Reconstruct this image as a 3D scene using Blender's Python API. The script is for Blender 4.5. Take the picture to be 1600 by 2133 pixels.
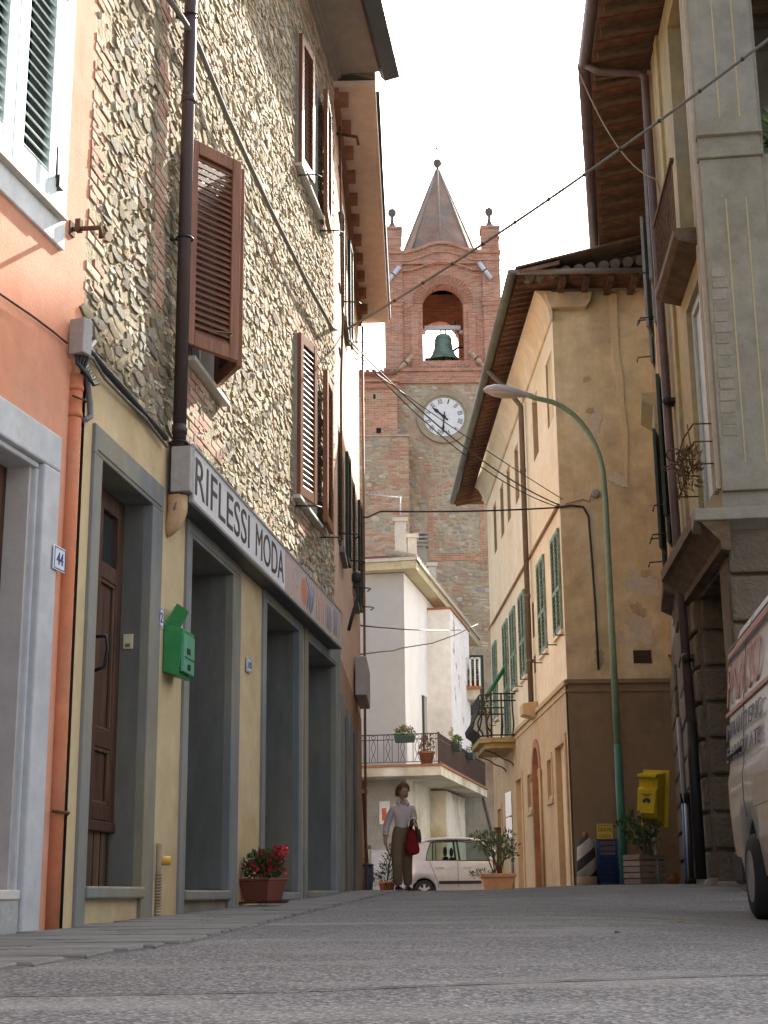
import bpy, bmesh, math, random
from mathutils import Matrix, Vector, noise
for _o in list(bpy.data.objects): bpy.data.objects.remove(_o)
SC = bpy.context.scene
COL = SC.collection
rnd = random.Random(7)
R = math.radians

# ------------------------------------------------------------------ camera
FPX, CX, CY = 3060.0, 800.0, 1066.5
PITCH, ROLL, EYE = math.atan(800/3060), -0.0102, 0.30
CAMR = Matrix.Rotation(math.pi/2+PITCH, 3, 'X') @ Matrix.Rotation(ROLL, 3, 'Z')
cam = bpy.data.cameras.new('camera'); camo = bpy.data.objects.new('camera', cam); COL.objects.link(camo)
cam.sensor_fit = 'VERTICAL'; cam.sensor_height = 36.0; cam.lens = FPX/2133*36
cam.clip_start = 0.05; cam.clip_end = 3000
camo.matrix_world = Matrix.Translation((0, 0, EYE)) @ CAMR.to_4x4()
SC.camera = camo

# ------------------------------------------------------------------ sky, sun, exposure
SUN_AZ, SUN_EL = 22.5, 35.0
w = bpy.data.worlds.new('World'); SC.world = w; w.use_nodes = True
nt = w.node_tree; nt.nodes.clear()
sk = nt.nodes.new('ShaderNodeTexSky'); sk.sky_type = 'NISHITA'; sk.sun_disc = False
sk.sun_elevation = R(SUN_EL); sk.sun_rotation = R(SUN_AZ)
sk.air_density = 1.0; sk.dust_density = 6.0; sk.ozone_density = 1.0; sk.altitude = 200
bg = nt.nodes.new('ShaderNodeBackground'); bg.inputs[1].default_value = 0.13
ow = nt.nodes.new('ShaderNodeOutputWorld')
hs = nt.nodes.new('ShaderNodeHueSaturation'); hs.inputs['Saturation'].default_value = 0.42   # thin white haze over the blue
nt.links.new(sk.outputs[0], hs.inputs['Color']); nt.links.new(hs.outputs[0], bg.inputs[0]); nt.links.new(bg.outputs[0], ow.inputs[0])
sl = bpy.data.lights.new('sun', 'SUN'); sl.energy = 5.0; sl.angle = R(0.6); sl.color = (1.0, 0.93, 0.82)
so = bpy.data.objects.new('sun', sl); COL.objects.link(so)
_d = Vector((math.sin(R(SUN_AZ))*math.cos(R(SUN_EL)), math.cos(R(SUN_AZ))*math.cos(R(SUN_EL)), math.sin(R(SUN_EL))))
so.rotation_euler = _d.to_track_quat('Z', 'Y').to_euler(); so.location = (20, 30, 40)
SC.view_settings.view_transform = 'Standard'; SC.view_settings.look = 'None'
SC.view_settings.exposure = 1.85; SC.view_settings.gamma = 1.0; SC.view_settings.use_curve_mapping = False
SC.render.engine = 'CYCLES'
SC.cycles.max_bounces = 8; SC.cycles.diffuse_bounces = 5; SC.cycles.glossy_bounces = 3; SC.cycles.transmission_bounces = 6; SC.cycles.transparent_max_bounces = 8
SC.cycles.use_denoising = True

# ------------------------------------------------------------------ helpers: measure
def ray(px, py):
    return CAMR @ Vector(((px-CX)/FPX, (CY-py)/FPX, -1.0))
def at(px, py, Y):
    d = ray(px, py); t = Y/d.y
    return Vector((d.x*t, Y, EYE+d.z*t))
def eyeX(px, Y):
    return at(px, 1866.5-0.0102*(px-800), Y).x

class Face:
    """a wall plane: x runs left to right for someone facing it, y goes into the wall, z is up"""
    def __init__(s, p, az, name=''):
        s.p = Vector((p[0], p[1], 0)); s.az = az
        s.dx = Vector((math.sin(R(az)), math.cos(R(az)), 0)); s.dy = Vector((-s.dx.y, s.dx.x, 0))
        s.M = Matrix(((s.dx.x, s.dy.x, 0, p[0]), (s.dx.y, s.dy.y, 0, p[1]), (0, 0, 1, 0), (0, 0, 0, 1)))
    def uv(s, px, py, d=0.0):
        r = ray(px, py); o = Vector((0, 0, EYE)); n = s.dy
        t = ((s.p + n*d - o).dot(n))/r.dot(n)
        q = o + r*t
        return (q-s.p).dot(s.dx), q.z
    def u(s, px, py, d=0.0): return s.uv(px, py, d)[0]
    def z(s, px, py, d=0.0): return s.uv(px, py, d)[1]
    def w(s, u, y, z): return s.M @ Vector((u, y, z))

def lerp_tab(t, x):
    if x <= t[0][0]: return t[0][1]
    for (a, b), (c, d) in zip(t, t[1:]):
        if x <= c:
            k = (x-a)/(c-a); return b+(d-b)*k
    return t[-1][1]
HT = [(-10, -.2), (0, 0), (16, .32), (18, .352), (20, .365), (22, .362), (24.5, .34), (30, .27), (38, .17), (60, .12), (400, .1)]
CT = [(-10, -.02), (0, -.02), (7, -.08), (10.5, -.10), (12.5, -.07), (15, 0), (17.5, .05), (24, .05), (30, 0), (400, 0)]
def g(X, Y):
    k = min(1, max(0, (X-1.0)/1.8)); k = k*k*(3-2*k)
    return lerp_tab(HT, Y) + k*lerp_tab(CT, Y)

# ------------------------------------------------------------------ helpers: build
WM = {}
def place(o, parent=None, M=None):
    M = M or Matrix.Identity(4)
    COL.objects.link(o); WM[o.name] = M.copy()
    if parent is not None:
        o.parent = parent; o.matrix_parent_inverse = Matrix.Identity(4)
        o.matrix_basis = WM[parent.name].inverted() @ M
    else: o.matrix_basis = M
    return o
def tag(o, label=None, cat=None, group=None, kind=None):
    for k, v in (('label', label), ('category', cat), ('group', group), ('kind', kind)):
        if v: o[k] = v
    return o
def thing(name, label, cat, loc=(0, 0, 0), group=None, M=None):
    o = bpy.data.objects.new(name, None); o.empty_display_size = 0.2
    place(o, None, M or Matrix.Translation(loc)); return tag(o, label, cat, group)
def obj(name, me, mat=None, parent=None, M=None, bev=0, kind=None, seg=2):
    if mat is not None and not me.materials: me.materials.append(mat)
    o = bpy.data.objects.new(name, me); place(o, parent, M)
    if bev:
        m = o.modifiers.new('bevel', 'BEVEL'); m.width = bev; m.segments = seg; m.limit_method = 'ANGLE'; m.angle_limit = R(40)
    if kind: o['kind'] = kind
    return o

class MB:
    def __init__(s): s.v = []; s.f = []; s.sm = []; s.t = []
    def add(s, vs, fs, smooth=False, tint=0.0):
        n = len(s.v); s.v += [tuple(v) for v in vs]; s.f += [tuple(i+n for i in f) for f in fs]
        s.sm += [smooth]*len(fs); s.t += [tint]*len(fs); return s
    def box(s, x0, x1, y0, y1, z0, z1, M=None, tint=0.0):
        vs = [Vector(p) for p in ((x0,y0,z0),(x1,y0,z0),(x1,y1,z0),(x0,y1,z0),(x0,y0,z1),(x1,y0,z1),(x1,y1,z1),(x0,y1,z1))]
        if M: vs = [M @ v for v in vs]
        return s.add(vs, [(0,3,2,1),(4,5,6,7),(0,1,5,4),(1,2,6,5),(2,3,7,6),(3,0,4,7)], tint=tint)
    def quad(s, a, b, c, d): return s.add([a, b, c, d], [(0,1,2,3)])
    def poly(s, pts): return s.add(pts, [tuple(range(len(pts)))])
    def prism(s, poly, y0, y1, axis='y', smooth=False):
        """poly of (a,b): extruded along an axis. y: a=x b=z ; x: a=y b=z ; z: a=x b=y"""
        n = len(poly)
        f = {'y': lambda a, b, t: (a, t, b), 'x': lambda a, b, t: (t, a, b), 'z': lambda a, b, t: (a, b, t)}[axis]
        vs = [f(a, b, y0) for a, b in poly] + [f(a, b, y1) for a, b in poly]
        fs = [tuple(range(n)), tuple(range(2*n-1, n-1, -1))] + [(i, i+n, (i+1) % n+n, (i+1) % n) for i in range(n)]
        s.add(vs, fs[:2]); s.f += []; m = len(s.v)-2*n
        s.f += [tuple(i+m for i in f_) for f_ in fs[2:]]; s.sm += [smooth]*n; s.t += [0.0]*n
        return s
    def tube(s, pts, r, n=8, closed=False, cap=True):
        pts = [Vector(p) for p in pts]; k = len(pts)
        rs = r if isinstance(r, (list, tuple)) else [r]*k
        vs = []; up = None
        for i, p in enumerate(pts):
            a = pts[i-1] if (i or closed) else p; b = pts[(i+1) % k] if (i < k-1 or closed) else p
            d = (b-a)
            d = d.normalized() if d.length > 1e-9 else Vector((0, 0, 1))
            if up is None: up = Vector((0, 0, 1)) if abs(d.z) < .9 else Vector((0, 1, 0))
            x = d.cross(up)
            if x.length < 1e-4: x = d.orthogonal()
            x.normalize(); y = x.cross(d).normalized(); up = y
            for j in range(n):
                t = 2*math.pi*j/n; vs.append(p+(x*math.cos(t)+y*math.sin(t))*rs[i])
        fs = []
        for i in range(k if closed else k-1):
            a = i*n; b = ((i+1) % k)*n
            for j in range(n): fs.append((a+j, a+(j+1) % n, b+(j+1) % n, b+j))
        s.add(vs, fs, True)
        if cap and not closed:
            m = len(s.v)-len(vs)
            s.f += [tuple(m+j for j in range(n-1, -1, -1)), tuple(m+(k-1)*n+j for j in range(n))]; s.sm += [False, False]; s.t += [0.0, 0.0]
        return s
    def lathe(s, prof, n=20, c=(0, 0, 0), cap=True, M=None, smooth=True):
        vs = []
        for r, z in prof:
            for j in range(n):
                t = 2*math.pi*j/n; vs.append(Vector((c[0]+r*math.cos(t), c[1]+r*math.sin(t), c[2]+z)))
        if M: vs = [M @ v for v in vs]
        fs = []
        for i in range(len(prof)-1):
            for j in range(n): fs.append((i*n+j, i*n+(j+1) % n, (i+1)*n+(j+1) % n, (i+1)*n+j))
        s.add(vs, fs, smooth)
        if cap:
            m = len(s.v)-len(vs); k = len(prof)
            s.f += [tuple(m+j for j in range(n-1, -1, -1)), tuple(m+(k-1)*n+j for j in range(n))]; s.sm += [False, False]; s.t += [0.0, 0.0]
        return s
    def ball(s, c, r, n=12, sc=(1, 1, 1)):
        pr = [(max(1e-4, math.sin(math.pi*i/n)), -math.cos(math.pi*i/n)) for i in range(n+1)]
        M = Matrix.Translation(c) @ Matrix.Diagonal((r*sc[0], r*sc[1], r*sc[2], 1))
        return s.lathe(pr, max(8, n), M=M)
    def mesh(s, name, smooth=None):
        me = bpy.data.meshes.new(name); me.from_pydata(s.v, [], s.f)
        me.polygons.foreach_set('use_smooth', s.sm if smooth is None else [smooth]*len(s.f))
        if any(s.t):
            at_ = me.attributes.new('tint', 'FLOAT', 'FACE'); at_.data.foreach_set('value', s.t)
        me.update(); return me
    def build(s, name, mat, parent=None, M=None, bev=0, kind=None, smooth=None, seg=2):
        return obj(name, s.mesh(name, smooth), mat, parent, M, bev, kind, seg)

def T(x, y, z): return Matrix.Translation((x, y, z))
def RZ(a): return Matrix.Rotation(R(a), 4, 'Z')
def RX(a): return Matrix.Rotation(R(a), 4, 'X')
def RY(a): return Matrix.Rotation(R(a), 4, 'Y')
def S(x, y, z): return Matrix.Diagonal((x, y, z, 1))
def sag(a, b, d, n=16):
    a, b = Vector(a), Vector(b)
    return [a.lerp(b, i/n)-Vector((0, 0, d*4*(i/n)*(1-i/n))) for i in range(n+1)]

def wallmesh(u0, u1, z0, z1, ops=(), mb=None):
    """front sheet with openings (ua,ub,za,zb,depth) and their reveals"""
    mb = mb or MB()
    us = sorted({u0, u1, *[x for o in ops for x in o[:2]]}); zs = sorted({z0, z1, *[x for o in ops for x in o[2:4]]})
    us = [x for x in us if u0 <= x <= u1]; zs = [x for x in zs if z0 <= x <= z1]
    for a, b in zip(us, us[1:]):
        for c, d in zip(zs, zs[1:]):
            m, n = (a+b)/2, (c+d)/2
            if any(o[0] < m < o[1] and o[2] < n < o[3] for o in ops): continue
            mb.quad((a,0,c), (b,0,c), (b,0,d), (a,0,d))
    for a, b, c, d, e in [o[:5] for o in ops]:
        mb.quad((a,0,c), (a,0,d), (a,e,d), (a,e,c)); mb.quad((b,0,d), (b,0,c), (b,e,c), (b,e,d))
        mb.quad((a,0,d), (b,0,d), (b,e,d), (a,e,d)); mb.quad((b,0,c), (a,0,c), (a,e,c), (b,e,c))
    return mb
def shell(mb, u0, u1, z0, z1, dep):
    """closes a wall sheet to a solid body behind it"""
    mb.quad((u0,0,z0), (u0,0,z1), (u0,dep,z1), (u0,dep,z0)); mb.quad((u1,0,z1), (u1,0,z0), (u1,dep,z0), (u1,dep,z1))
    mb.quad((u0,dep,z0), (u0,dep,z1), (u1,dep,z1), (u1,dep,z0)); mb.quad((u0,0,z1), (u1,0,z1), (u1,dep,z1), (u0,dep,z1))
    return mb

# ------------------------------------------------------------------ materials
MATS = {}
def mat(name, cols, scale=3.0, rough=.85, bump=.15, bscale=40.0, spec=.3, stain=None, sscale=.6, metal=0.0, rand=0.0, stretch=(1, 1, 1), detail=6.0, streak=None, bdist=.02, smix=(.45, .62), coat=0.0, mottle=.13):
    """cols: 2-3 colours mixed by noise; stain: colour of larger patches; streak: colour of vertical runs; rand: brightness change per piece"""
    if name in MATS: return MATS[name]
    m = bpy.data.materials.new(name); m.use_nodes = True; MATS[name] = m
    t = m.node_tree; N = t.nodes; L = t.links; b = N['Principled BSDF']
    tc = N.new('ShaderNodeTexCoord'); mp = N.new('ShaderNodeMapping'); mp.inputs['Scale'].default_value = stretch
    L.new(tc.outputs['Object'], mp.inputs[0])
    def nz(sc, det=detail, vec=None, rough_=.6):
        n = N.new('ShaderNodeTexNoise'); n.inputs['Scale'].default_value = sc; n.inputs['Detail'].default_value = det; n.inputs['Roughness'].default_value = rough_
        L.new((vec or mp).outputs[0], n.inputs['Vector']); return n
    n1 = nz(scale)
    cr = N.new('ShaderNodeValToRGB'); L.new(n1.outputs[0], cr.inputs[0])
    k = len(cols); e = cr.color_ramp.elements
    e[0].position = .32; e[0].color = (*cols[0], 1); e[1].position = .68; e[1].color = (*cols[-1], 1)
    if k == 3:
        x = e.new(.5); x.color = (*cols[1], 1)
    col = cr.outputs[0]
    def mix(fac, a, c, mode='MIX'):
        x = N.new('ShaderNodeMix'); x.data_type = 'RGBA'; x.blend_type = mode
        if isinstance(fac, float): x.inputs[0].default_value = fac
        else: L.new(fac, x.inputs[0])
        L.new(a, x.inputs[6])
        if isinstance(c, tuple): x.inputs[7].default_value = (*c, 1)
        else: L.new(c, x.inputs[7])
        return x.outputs[2]
    if stain:
        n2 = nz(sscale, 8.0, None, .65); r2 = N.new('ShaderNodeMapRange'); r2.inputs[1].default_value = smix[0]; r2.inputs[2].default_value = smix[1]
        L.new(n2.outputs[0], r2.inputs[0]); col = mix(r2.outputs[0], col, stain)
    if mottle:   # uneven tone that every painted or plastered surface has
        n9 = nz(scale*5.5, 6.0, None, .7); r9 = N.new('ShaderNodeMapRange'); r9.inputs[1].default_value = .3; r9.inputs[2].default_value = .7; r9.inputs[3].default_value = 1-mottle; r9.inputs[4].default_value = 1+mottle*.8
        L.new(n9.outputs[0], r9.inputs[0]); v9 = N.new('ShaderNodeVectorMath'); v9.operation = 'SCALE'; L.new(col, v9.inputs[0]); L.new(r9.outputs[0], v9.inputs['Scale']); col = v9.outputs[0]
    if streak:
        mp2 = N.new('ShaderNodeMapping'); mp2.inputs['Scale'].default_value = (5.0, 5.0, .22); L.new(tc.outputs['Object'], mp2.inputs[0])
        n3 = nz(1.0, 5.0, mp2); r3 = N.new('ShaderNodeMapRange'); r3.inputs[1].default_value = .48; r3.inputs[2].default_value = .75; r3.inputs[4].default_value = .7
        L.new(n3.outputs[0], r3.inputs[0]); col = mix(r3.outputs[0], col, streak)
    if rand:
        oi = N.new('ShaderNodeObjectInfo'); at_ = N.new('ShaderNodeAttribute'); at_.attribute_name = 'tint'
        ad = N.new('ShaderNodeMath'); ad.operation = 'ADD'; L.new(oi.outputs['Random'], ad.inputs[0]); L.new(at_.outputs['Fac'], ad.inputs[1])
        fr = N.new('ShaderNodeMath'); fr.operation = 'FRACT'; L.new(ad.outputs[0], fr.inputs[0])
        mr = N.new('ShaderNodeMapRange'); mr.inputs[3].default_value = 1-rand; mr.inputs[4].default_value = 1+rand; L.new(fr.outputs[0], mr.inputs[0])
        vm = N.new('ShaderNodeVectorMath'); vm.operation = 'SCALE'; L.new(col, vm.inputs[0]); L.new(mr.outputs[0], vm.inputs['Scale']); col = vm.outputs[0]
        m['_fr'] = 1; m_fr = fr
    L.new(col, b.inputs['Base Color'])
    b.inputs['Roughness'].default_value = rough; b.inputs['Metallic'].default_value = metal
    b.inputs['Specular IOR Level'].default_value = spec; b.inputs['Coat Weight'].default_value = coat
    if bump:
        n4 = nz(bscale, 8.0); bp = N.new('ShaderNodeBump'); bp.inputs['Strength'].default_value = bump; bp.inputs['Distance'].default_value = bdist
        L.new(n4.outputs[0], bp.inputs['Height']); L.new(bp.outputs[0], b.inputs['Normal'])
    return m
def plain(name, c, rough=.5, metal=0.0, spec=.4, coat=0.0):
    return mat(name, [tuple(x*.9 for x in c), tuple(min(1, x*1.08) for x in c)], 6.0, rough, .03, 30.0, spec, metal=metal, coat=coat)
def palette(name, cols, rough=.9, bump=.5, bscale=30.0, bdist=.02, jit=.25, spots=None):
    """one colour per piece, taken from a list by the piece's own random number"""
    if name in MATS: return MATS[name]
    m = mat(name, [(.5, .5, .5), (.8, .8, .8)], 9.0, rough, bump, bscale, .25, bdist=bdist)
    t = m.node_tree; N = t.nodes; L = t.links; b = N['Principled BSDF']
    base = b.inputs['Base Color'].links[0].from_socket
    oi = N.new('ShaderNodeObjectInfo'); at_ = N.new('ShaderNodeAttribute'); at_.attribute_name = 'tint'
    ad = N.new('ShaderNodeMath'); ad.operation = 'ADD'; L.new(oi.outputs['Random'], ad.inputs[0]); L.new(at_.outputs['Fac'], ad.inputs[1])
    fr = N.new('ShaderNodeMath'); fr.operation = 'FRACT'; L.new(ad.outputs[0], fr.inputs[0])
    cr = N.new('ShaderNodeValToRGB'); cr.color_ramp.interpolation = 'CONSTANT'; e = cr.color_ramp.elements
    while len(e) < len(cols): e.new(.5)
    for i, c in enumerate(cols): e[i].position = i/len(cols); e[i].color = (*[x*1.5 for x in c], 1)
    L.new(fr.outputs[0], cr.inputs[0])
    x = N.new('ShaderNodeMix'); x.data_type = 'RGBA'; x.blend_type = 'MULTIPLY'; x.inputs[0].default_value = 1.0
    L.new(cr.outputs[0], x.inputs[6]); L.new(base, x.inputs[7]); L.new(x.outputs[2], b.inputs['Base Color'])
    return m
def glass(name, tint=(.9, .95, .95), rough=.02):
    if name in MATS: return MATS[name]
    m = bpy.data.materials.new(name); m.use_nodes = True; MATS[name] = m
    N = m.node_tree.nodes; L = m.node_tree.links; N.clear()
    o = N.new('ShaderNodeOutputMaterial'); mx = N.new('ShaderNodeMixShader'); tr = N.new('ShaderNodeBsdfTransparent'); gl = N.new('ShaderNodeBsdfGlossy'); fr = N.new('ShaderNodeFresnel')
    fr.inputs[0].default_value = 1.5; tr.inputs[0].default_value = (*tint, 1); gl.inputs['Roughness'].default_value = rough
    L.new(fr.outputs[0], mx.inputs[0]); L.new(tr.outputs[0], mx.inputs[1]); L.new(gl.outputs[0], mx.inputs[2]); L.new(mx.outputs[0], o.inputs[0])
    return m
# ------------------------------------------------------------------ shared materials
def asphalt():
    m = mat('asphalt', [(.125, .123, .122), (.165, .162, .16)], 1.1, .9, 0, spec=.25)
    N = m.node_tree.nodes; L = m.node_tree.links; b = N['Principled BSDF']; base = b.inputs['Base Color'].links[0].from_socket
    tc = N.new('ShaderNodeTexCoord')
    v = N.new('ShaderNodeTexVoronoi'); v.inputs['Scale'].default_value = 105; L.new(tc.outputs['Object'], v.inputs['Vector'])
    cr = N.new('ShaderNodeValToRGB'); e = cr.color_ramp.elements; e[0].color = (.5, .5, .5, 1); e[0].position = .1; e[1].color = (1.9, 1.88, 1.84, 1); e[1].position = .95
    x1 = e.new(.6); x1.color = (.9, .9, .9, 1)
    sp = N.new('ShaderNodeSeparateColor'); L.new(v.outputs['Color'], sp.inputs[0]); L.new(sp.outputs[0], cr.inputs[0])
    mx = N.new('ShaderNodeMix'); mx.data_type = 'RGBA'; mx.blend_type = 'MULTIPLY'; mx.inputs[0].default_value = 1.0
    L.new(base, mx.inputs[6]); L.new(cr.outputs[0], mx.inputs[7])
    # pale worn areas where dust and old paint sit in the surface
    mp = N.new('ShaderNodeMapping'); mp.inputs['Scale'].default_value = (.55, 1.5, 1); L.new(tc.outputs['Object'], mp.inputs[0])
    n = N.new('ShaderNodeTexNoise'); n.inputs['Scale'].default_value = 1.3; n.inputs['Detail'].default_value = 7; L.new(mp.outputs[0], n.inputs['Vector'])
    r = N.new('ShaderNodeMapRange'); r.inputs[1].default_value = .52; r.inputs[2].default_value = .72; r.inputs[4].default_value = .75; L.new(n.outputs[0], r.inputs[0])
    m2 = N.new('ShaderNodeMix'); m2.data_type = 'RGBA'; L.new(r.outputs[0], m2.inputs[0]); L.new(mx.outputs[2], m2.inputs[6]); m2.inputs[7].default_value = (.25, .24, .225, 1)
    L.new(m2.outputs[2], b.inputs['Base Color'])
    bp = N.new('ShaderNodeBump'); bp.inputs['Strength'].default_value = .8; bp.inputs['Distance'].default_value = .006
    L.new(v.outputs['Distance'], bp.inputs['Height']); L.new(bp.outputs[0], b.inputs['Normal'])
    return m
M_asph = asphalt()
M_serena = mat('grey_stone', [(.15, .155, .155), (.21, .215, .21), (.27, .27, .26)], 1.6, .8, .12, 60, stain=(.25, .22, .15), sscale=1.3, stretch=(1, 1, .35))
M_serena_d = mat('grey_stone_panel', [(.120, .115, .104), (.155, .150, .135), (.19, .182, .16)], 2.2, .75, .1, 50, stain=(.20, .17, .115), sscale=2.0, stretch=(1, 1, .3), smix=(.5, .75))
M_wood_d = mat('dark_door_wood', [(.035, .016, .012), (.075, .032, .02), (.12, .055, .028)], 5, .55, .2, 60, stretch=(6, 6, .5))
M_wood_worn = mat('worn_door_wood', [(.05, .03, .02), (.1, .055, .03), (.2, .11, .045)], 6, .7, .25, 70, stretch=(8, 8, .35))
M_iron = plain('dark_iron', (.035, .032, .03), .6, .3)
M_rust = mat('rusty_iron', [(.06, .03, .02), (.14, .07, .035)], 20, .9, .3, 80)
M_cable = plain('cable_black', (.03, .03, .03), .6)
M_cable_g = plain('cable_grey', (.16, .15, .13), .7)
M_brownpipe = plain('brown_pipe', (.075, .05, .048), .45, .2)
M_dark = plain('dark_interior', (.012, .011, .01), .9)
M_glassd = mat('dark_glass', [(.02, .022, .022), (.04, .042, .04)], 3, .08, 0, spec=.6)
M_white = mat('white_paint', [(.7, .7, .68), (.8, .8, .78)], 2, .7, .05, 40)
M_marble = mat('marble_sill', [(.5, .47, .42), (.68, .64, .58)], 6, .6, .08, 60)
M_terra = mat('terracotta', [(.3, .12, .06), (.42, .18, .09)], 8, .85, .15, 50)
M_greenpaint = mat('green_shutter_paint', [(.10, .17, .13), (.18, .26, .2), (.26, .33, .26)], 9, .7, .15, 60)
M_dgreen = mat('dark_green_paint', [(.018, .035, .03), (.035, .06, .05)], 9, .55, .1, 60)
M_text = plain('brown_lettering', (.055, .04, .032), .6)
M_blacktext = plain('black_lettering', (.02, .02, .02), .6)

# ------------------------------------------------------------------ ground
def ground_sheet():
    xs = [-400, -120, -50, -25, -12, -7] + [-5+.25*i for i in range(53)] + [9, 12, 20, 40, 100, 400]
    ys = [-60, -20, -8] + [-4+.35*i for i in range(130)] + [43, 47, 52, 60, 75, 100, 160, 300, 600, 1200]
    mb = MB(); n = len(xs)
    vs = [(x, y, g(x, y)) for y in ys for x in xs]
    fs = [(j*n+i, j*n+i+1, (j+1)*n+i+1, (j+1)*n+i) for j in range(len(ys)-1) for i in range(n-1)]
    mb.add(vs, fs, True)
    return tag(mb.build('road', M_asph), 'grey asphalt street rising gently between the houses', None, None, 'structure')
road = ground_sheet()
del road['label']
L1 = Face((-1.64, 7.52), 7.65)
_a = R(12.5); L0 = Face((-1.64-4.5*math.sin(_a), 7.52-4.5*math.cos(_a)), 12.5)
L2 = Face((-.55, 15.65), 1.25)
def wall_x(Y):
    if Y < 7.52: return -1.64-(7.52-Y)*math.tan(R(12.5))
    if Y < 15.65: return -1.64+(Y-7.52)*math.tan(R(7.65))
    return -.55+(Y-15.65)*math.tan(R(1.25))
OUT = [(1.0, -2.05), (4.64, -1.17), (6.2, -.8), (12.4, -.31), (18, .17), (22, .3), (24, .32)]
M_slab = mat('paving_slab', [(.145, .14, .134), (.18, .174, .165), (.215, .207, .195)], 4, .9, .4, 45, rand=.12, stain=(.13, .125, .118), sscale=1.5)
M_joint = mat('paving_joint', [(.09, .085, .08), (.15, .145, .135)], 9, .95, .4, 60)
def pavement():
    mb = MB(); ys = [1+.4*i for i in range(58)]
    vs = []
    for y in ys:
        a, b = wall_x(y)-.15, lerp_tab(OUT, y)
        vs += [(a, y, g(a, y)+.004), (b, y, g(b, y)+.004), (b+.03, y, g(b, y)-.03)]
    fs = []
    for i in range(len(ys)-1):
        fs += [(3*i, 3*i+1, 3*i+4, 3*i+3), (3*i+1, 3*i+2, 3*i+5, 3*i+4)]
    mb.add(vs, fs)
    p = mb.build('sidewalk', M_joint, kind='structure')
    rr = random.Random(3); protos = []
    for k in range(5):
        b = MB(); j = lambda: rr.uniform(-.012, .012)
        pts = [(-.5+j(), -.5+j()), (0, -.5+j()), (.5+j(), -.5+j()), (.5+j(), .5+j()), (0, .5+j()), (-.5+j(), .5+j())]
        n = len(pts)
        vs = [(x, y, -.02) for x, y in pts]+[(x, y, .006) for x, y in pts]+[(x*.975, y*.965, .012+rr.uniform(-.002, .002)) for x, y in pts]
        fs = [tuple(range(2*n, 3*n))]+[(i+o, (i+1) % n+o, (i+1) % n+n+o, i+n+o) for o in (0, n) for i in range(n)]
        b.add(vs, fs); me = b.mesh('slab'); me.materials.append(M_slab); protos.append(me)
    y = 2.6; row = 0
    while y < 23.2:
        d = rr.uniform(.22, .40)+(.1 if y > 13 else 0); yc = y+d/2
        a, b = wall_x(yc)+.02, lerp_tab(OUT, yc)-.015
        n = max(1, round((b-a)/rr.uniform(.45, .85))); cuts = [a+(b-a)*i/n for i in range(n+1)]
        for i in range(1, n): cuts[i] += rr.uniform(-.1, .1)+(.07 if row % 2 else -.07)
        for c0, c1 in zip(cuts, cuts[1:]):
            xc = (c0+c1)/2; sk_ = math.tan(R(10))
            zc = g(xc, yc)+.001; sl_ = math.degrees(math.atan((g(xc, yc+.1)-g(xc, yc-.1))/.2))
            sh_ = Matrix.Identity(4); kk = (xc-a)/max(.1, b-a); sh_[0][1] = ((wall_x(yc+.2)-wall_x(yc-.2))*(1-kk)+(lerp_tab(OUT, yc+.2)-lerp_tab(OUT, yc-.2))*kk)/.4
            M = T(xc, yc, zc) @ RX(sl_+rr.uniform(-.4, .4)) @ RY(rr.uniform(-.5, .5)) @ sh_ @ S(c1-c0-.009, d-.009, 1)
            o = bpy.data.objects.new('slab', rr.choice(protos)); place(o, p, M)
        y += d; row += 1
pavement()
# long crack across the carriageway, dust line beside it
def crack(pts, w, name, m):
    mb = MB(); vs = []; rr = random.Random(5)
    P = []
    for (ax, ay), (bx, by) in zip(pts, pts[1:]):
        for i in range(14):
            k = i/14; px, py = ax+(bx-ax)*k, ay+(by-ay)*k
            d = ray(px, py); Y = .5
            for _ in range(60):
                zz = EYE+d.z*(Y/d.y); X = d.x*Y/d.y
                Y *= 1+(zz-g(X, Y))*.5/max(.05, EYE)
            P.append((d.x*Y/d.y, Y))
    for x, y in P:
        ww = w*rr.uniform(.3, 1.0); y += rr.uniform(-.012, .012)
        vs += [(x, y-ww/2, g(x, y)+.004), (x, y+ww/2, g(x, y)+.004)]
    fs = [(2*i, 2*i+2, 2*i+3, 2*i+1) for i in range(len(P)-1)]
    mb.add(vs, fs); o = mb.build(name, m); return o
ck = crack([(-200, 2083), (0, 2077), (300, 2072), (600, 2068), (950, 2053), (1500, 2034), (1700, 2030)], .03, 'road_crack', plain('crack_dark', (.03, .029, .028), .95))
tag(ck, 'long dark crack running across the near asphalt', 'road crack', kind='structure')
# leaves and litter on the asphalt
for k, (px, py, c) in enumerate([(1415, 1923, (.35, .28, .1)), (1286, 1946, (.05, .04, .03)), (1520, 1874, (.5, .45, .3))]):
    d = ray(px, py); Y = 4
    for _ in range(60):
        zz = EYE+d.z*(Y/d.y); Y *= 1+(zz-g(d.x*Y/d.y, Y))*1.0
    X = d.x*Y/d.y
    mb = MB(); mb.add([(-.025, 0, 0), (0, -.012, .008), (.03, .002, .003), (.005, .014, .012)], [(0, 1, 2), (0, 2, 3)])
    tag(mb.build('dead_leaf', plain('leaf_%d' % k, c, .9), None, T(X, Y, g(X, Y)+.004) @ RZ(k*50)),
        ['small yellowed leaf on the asphalt nearest the van wheel', 'small dark scrap lying mid street on the asphalt', 'pale dry leaf beside the van tyre'][k], 'leaf', 'litter on the street')
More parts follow.
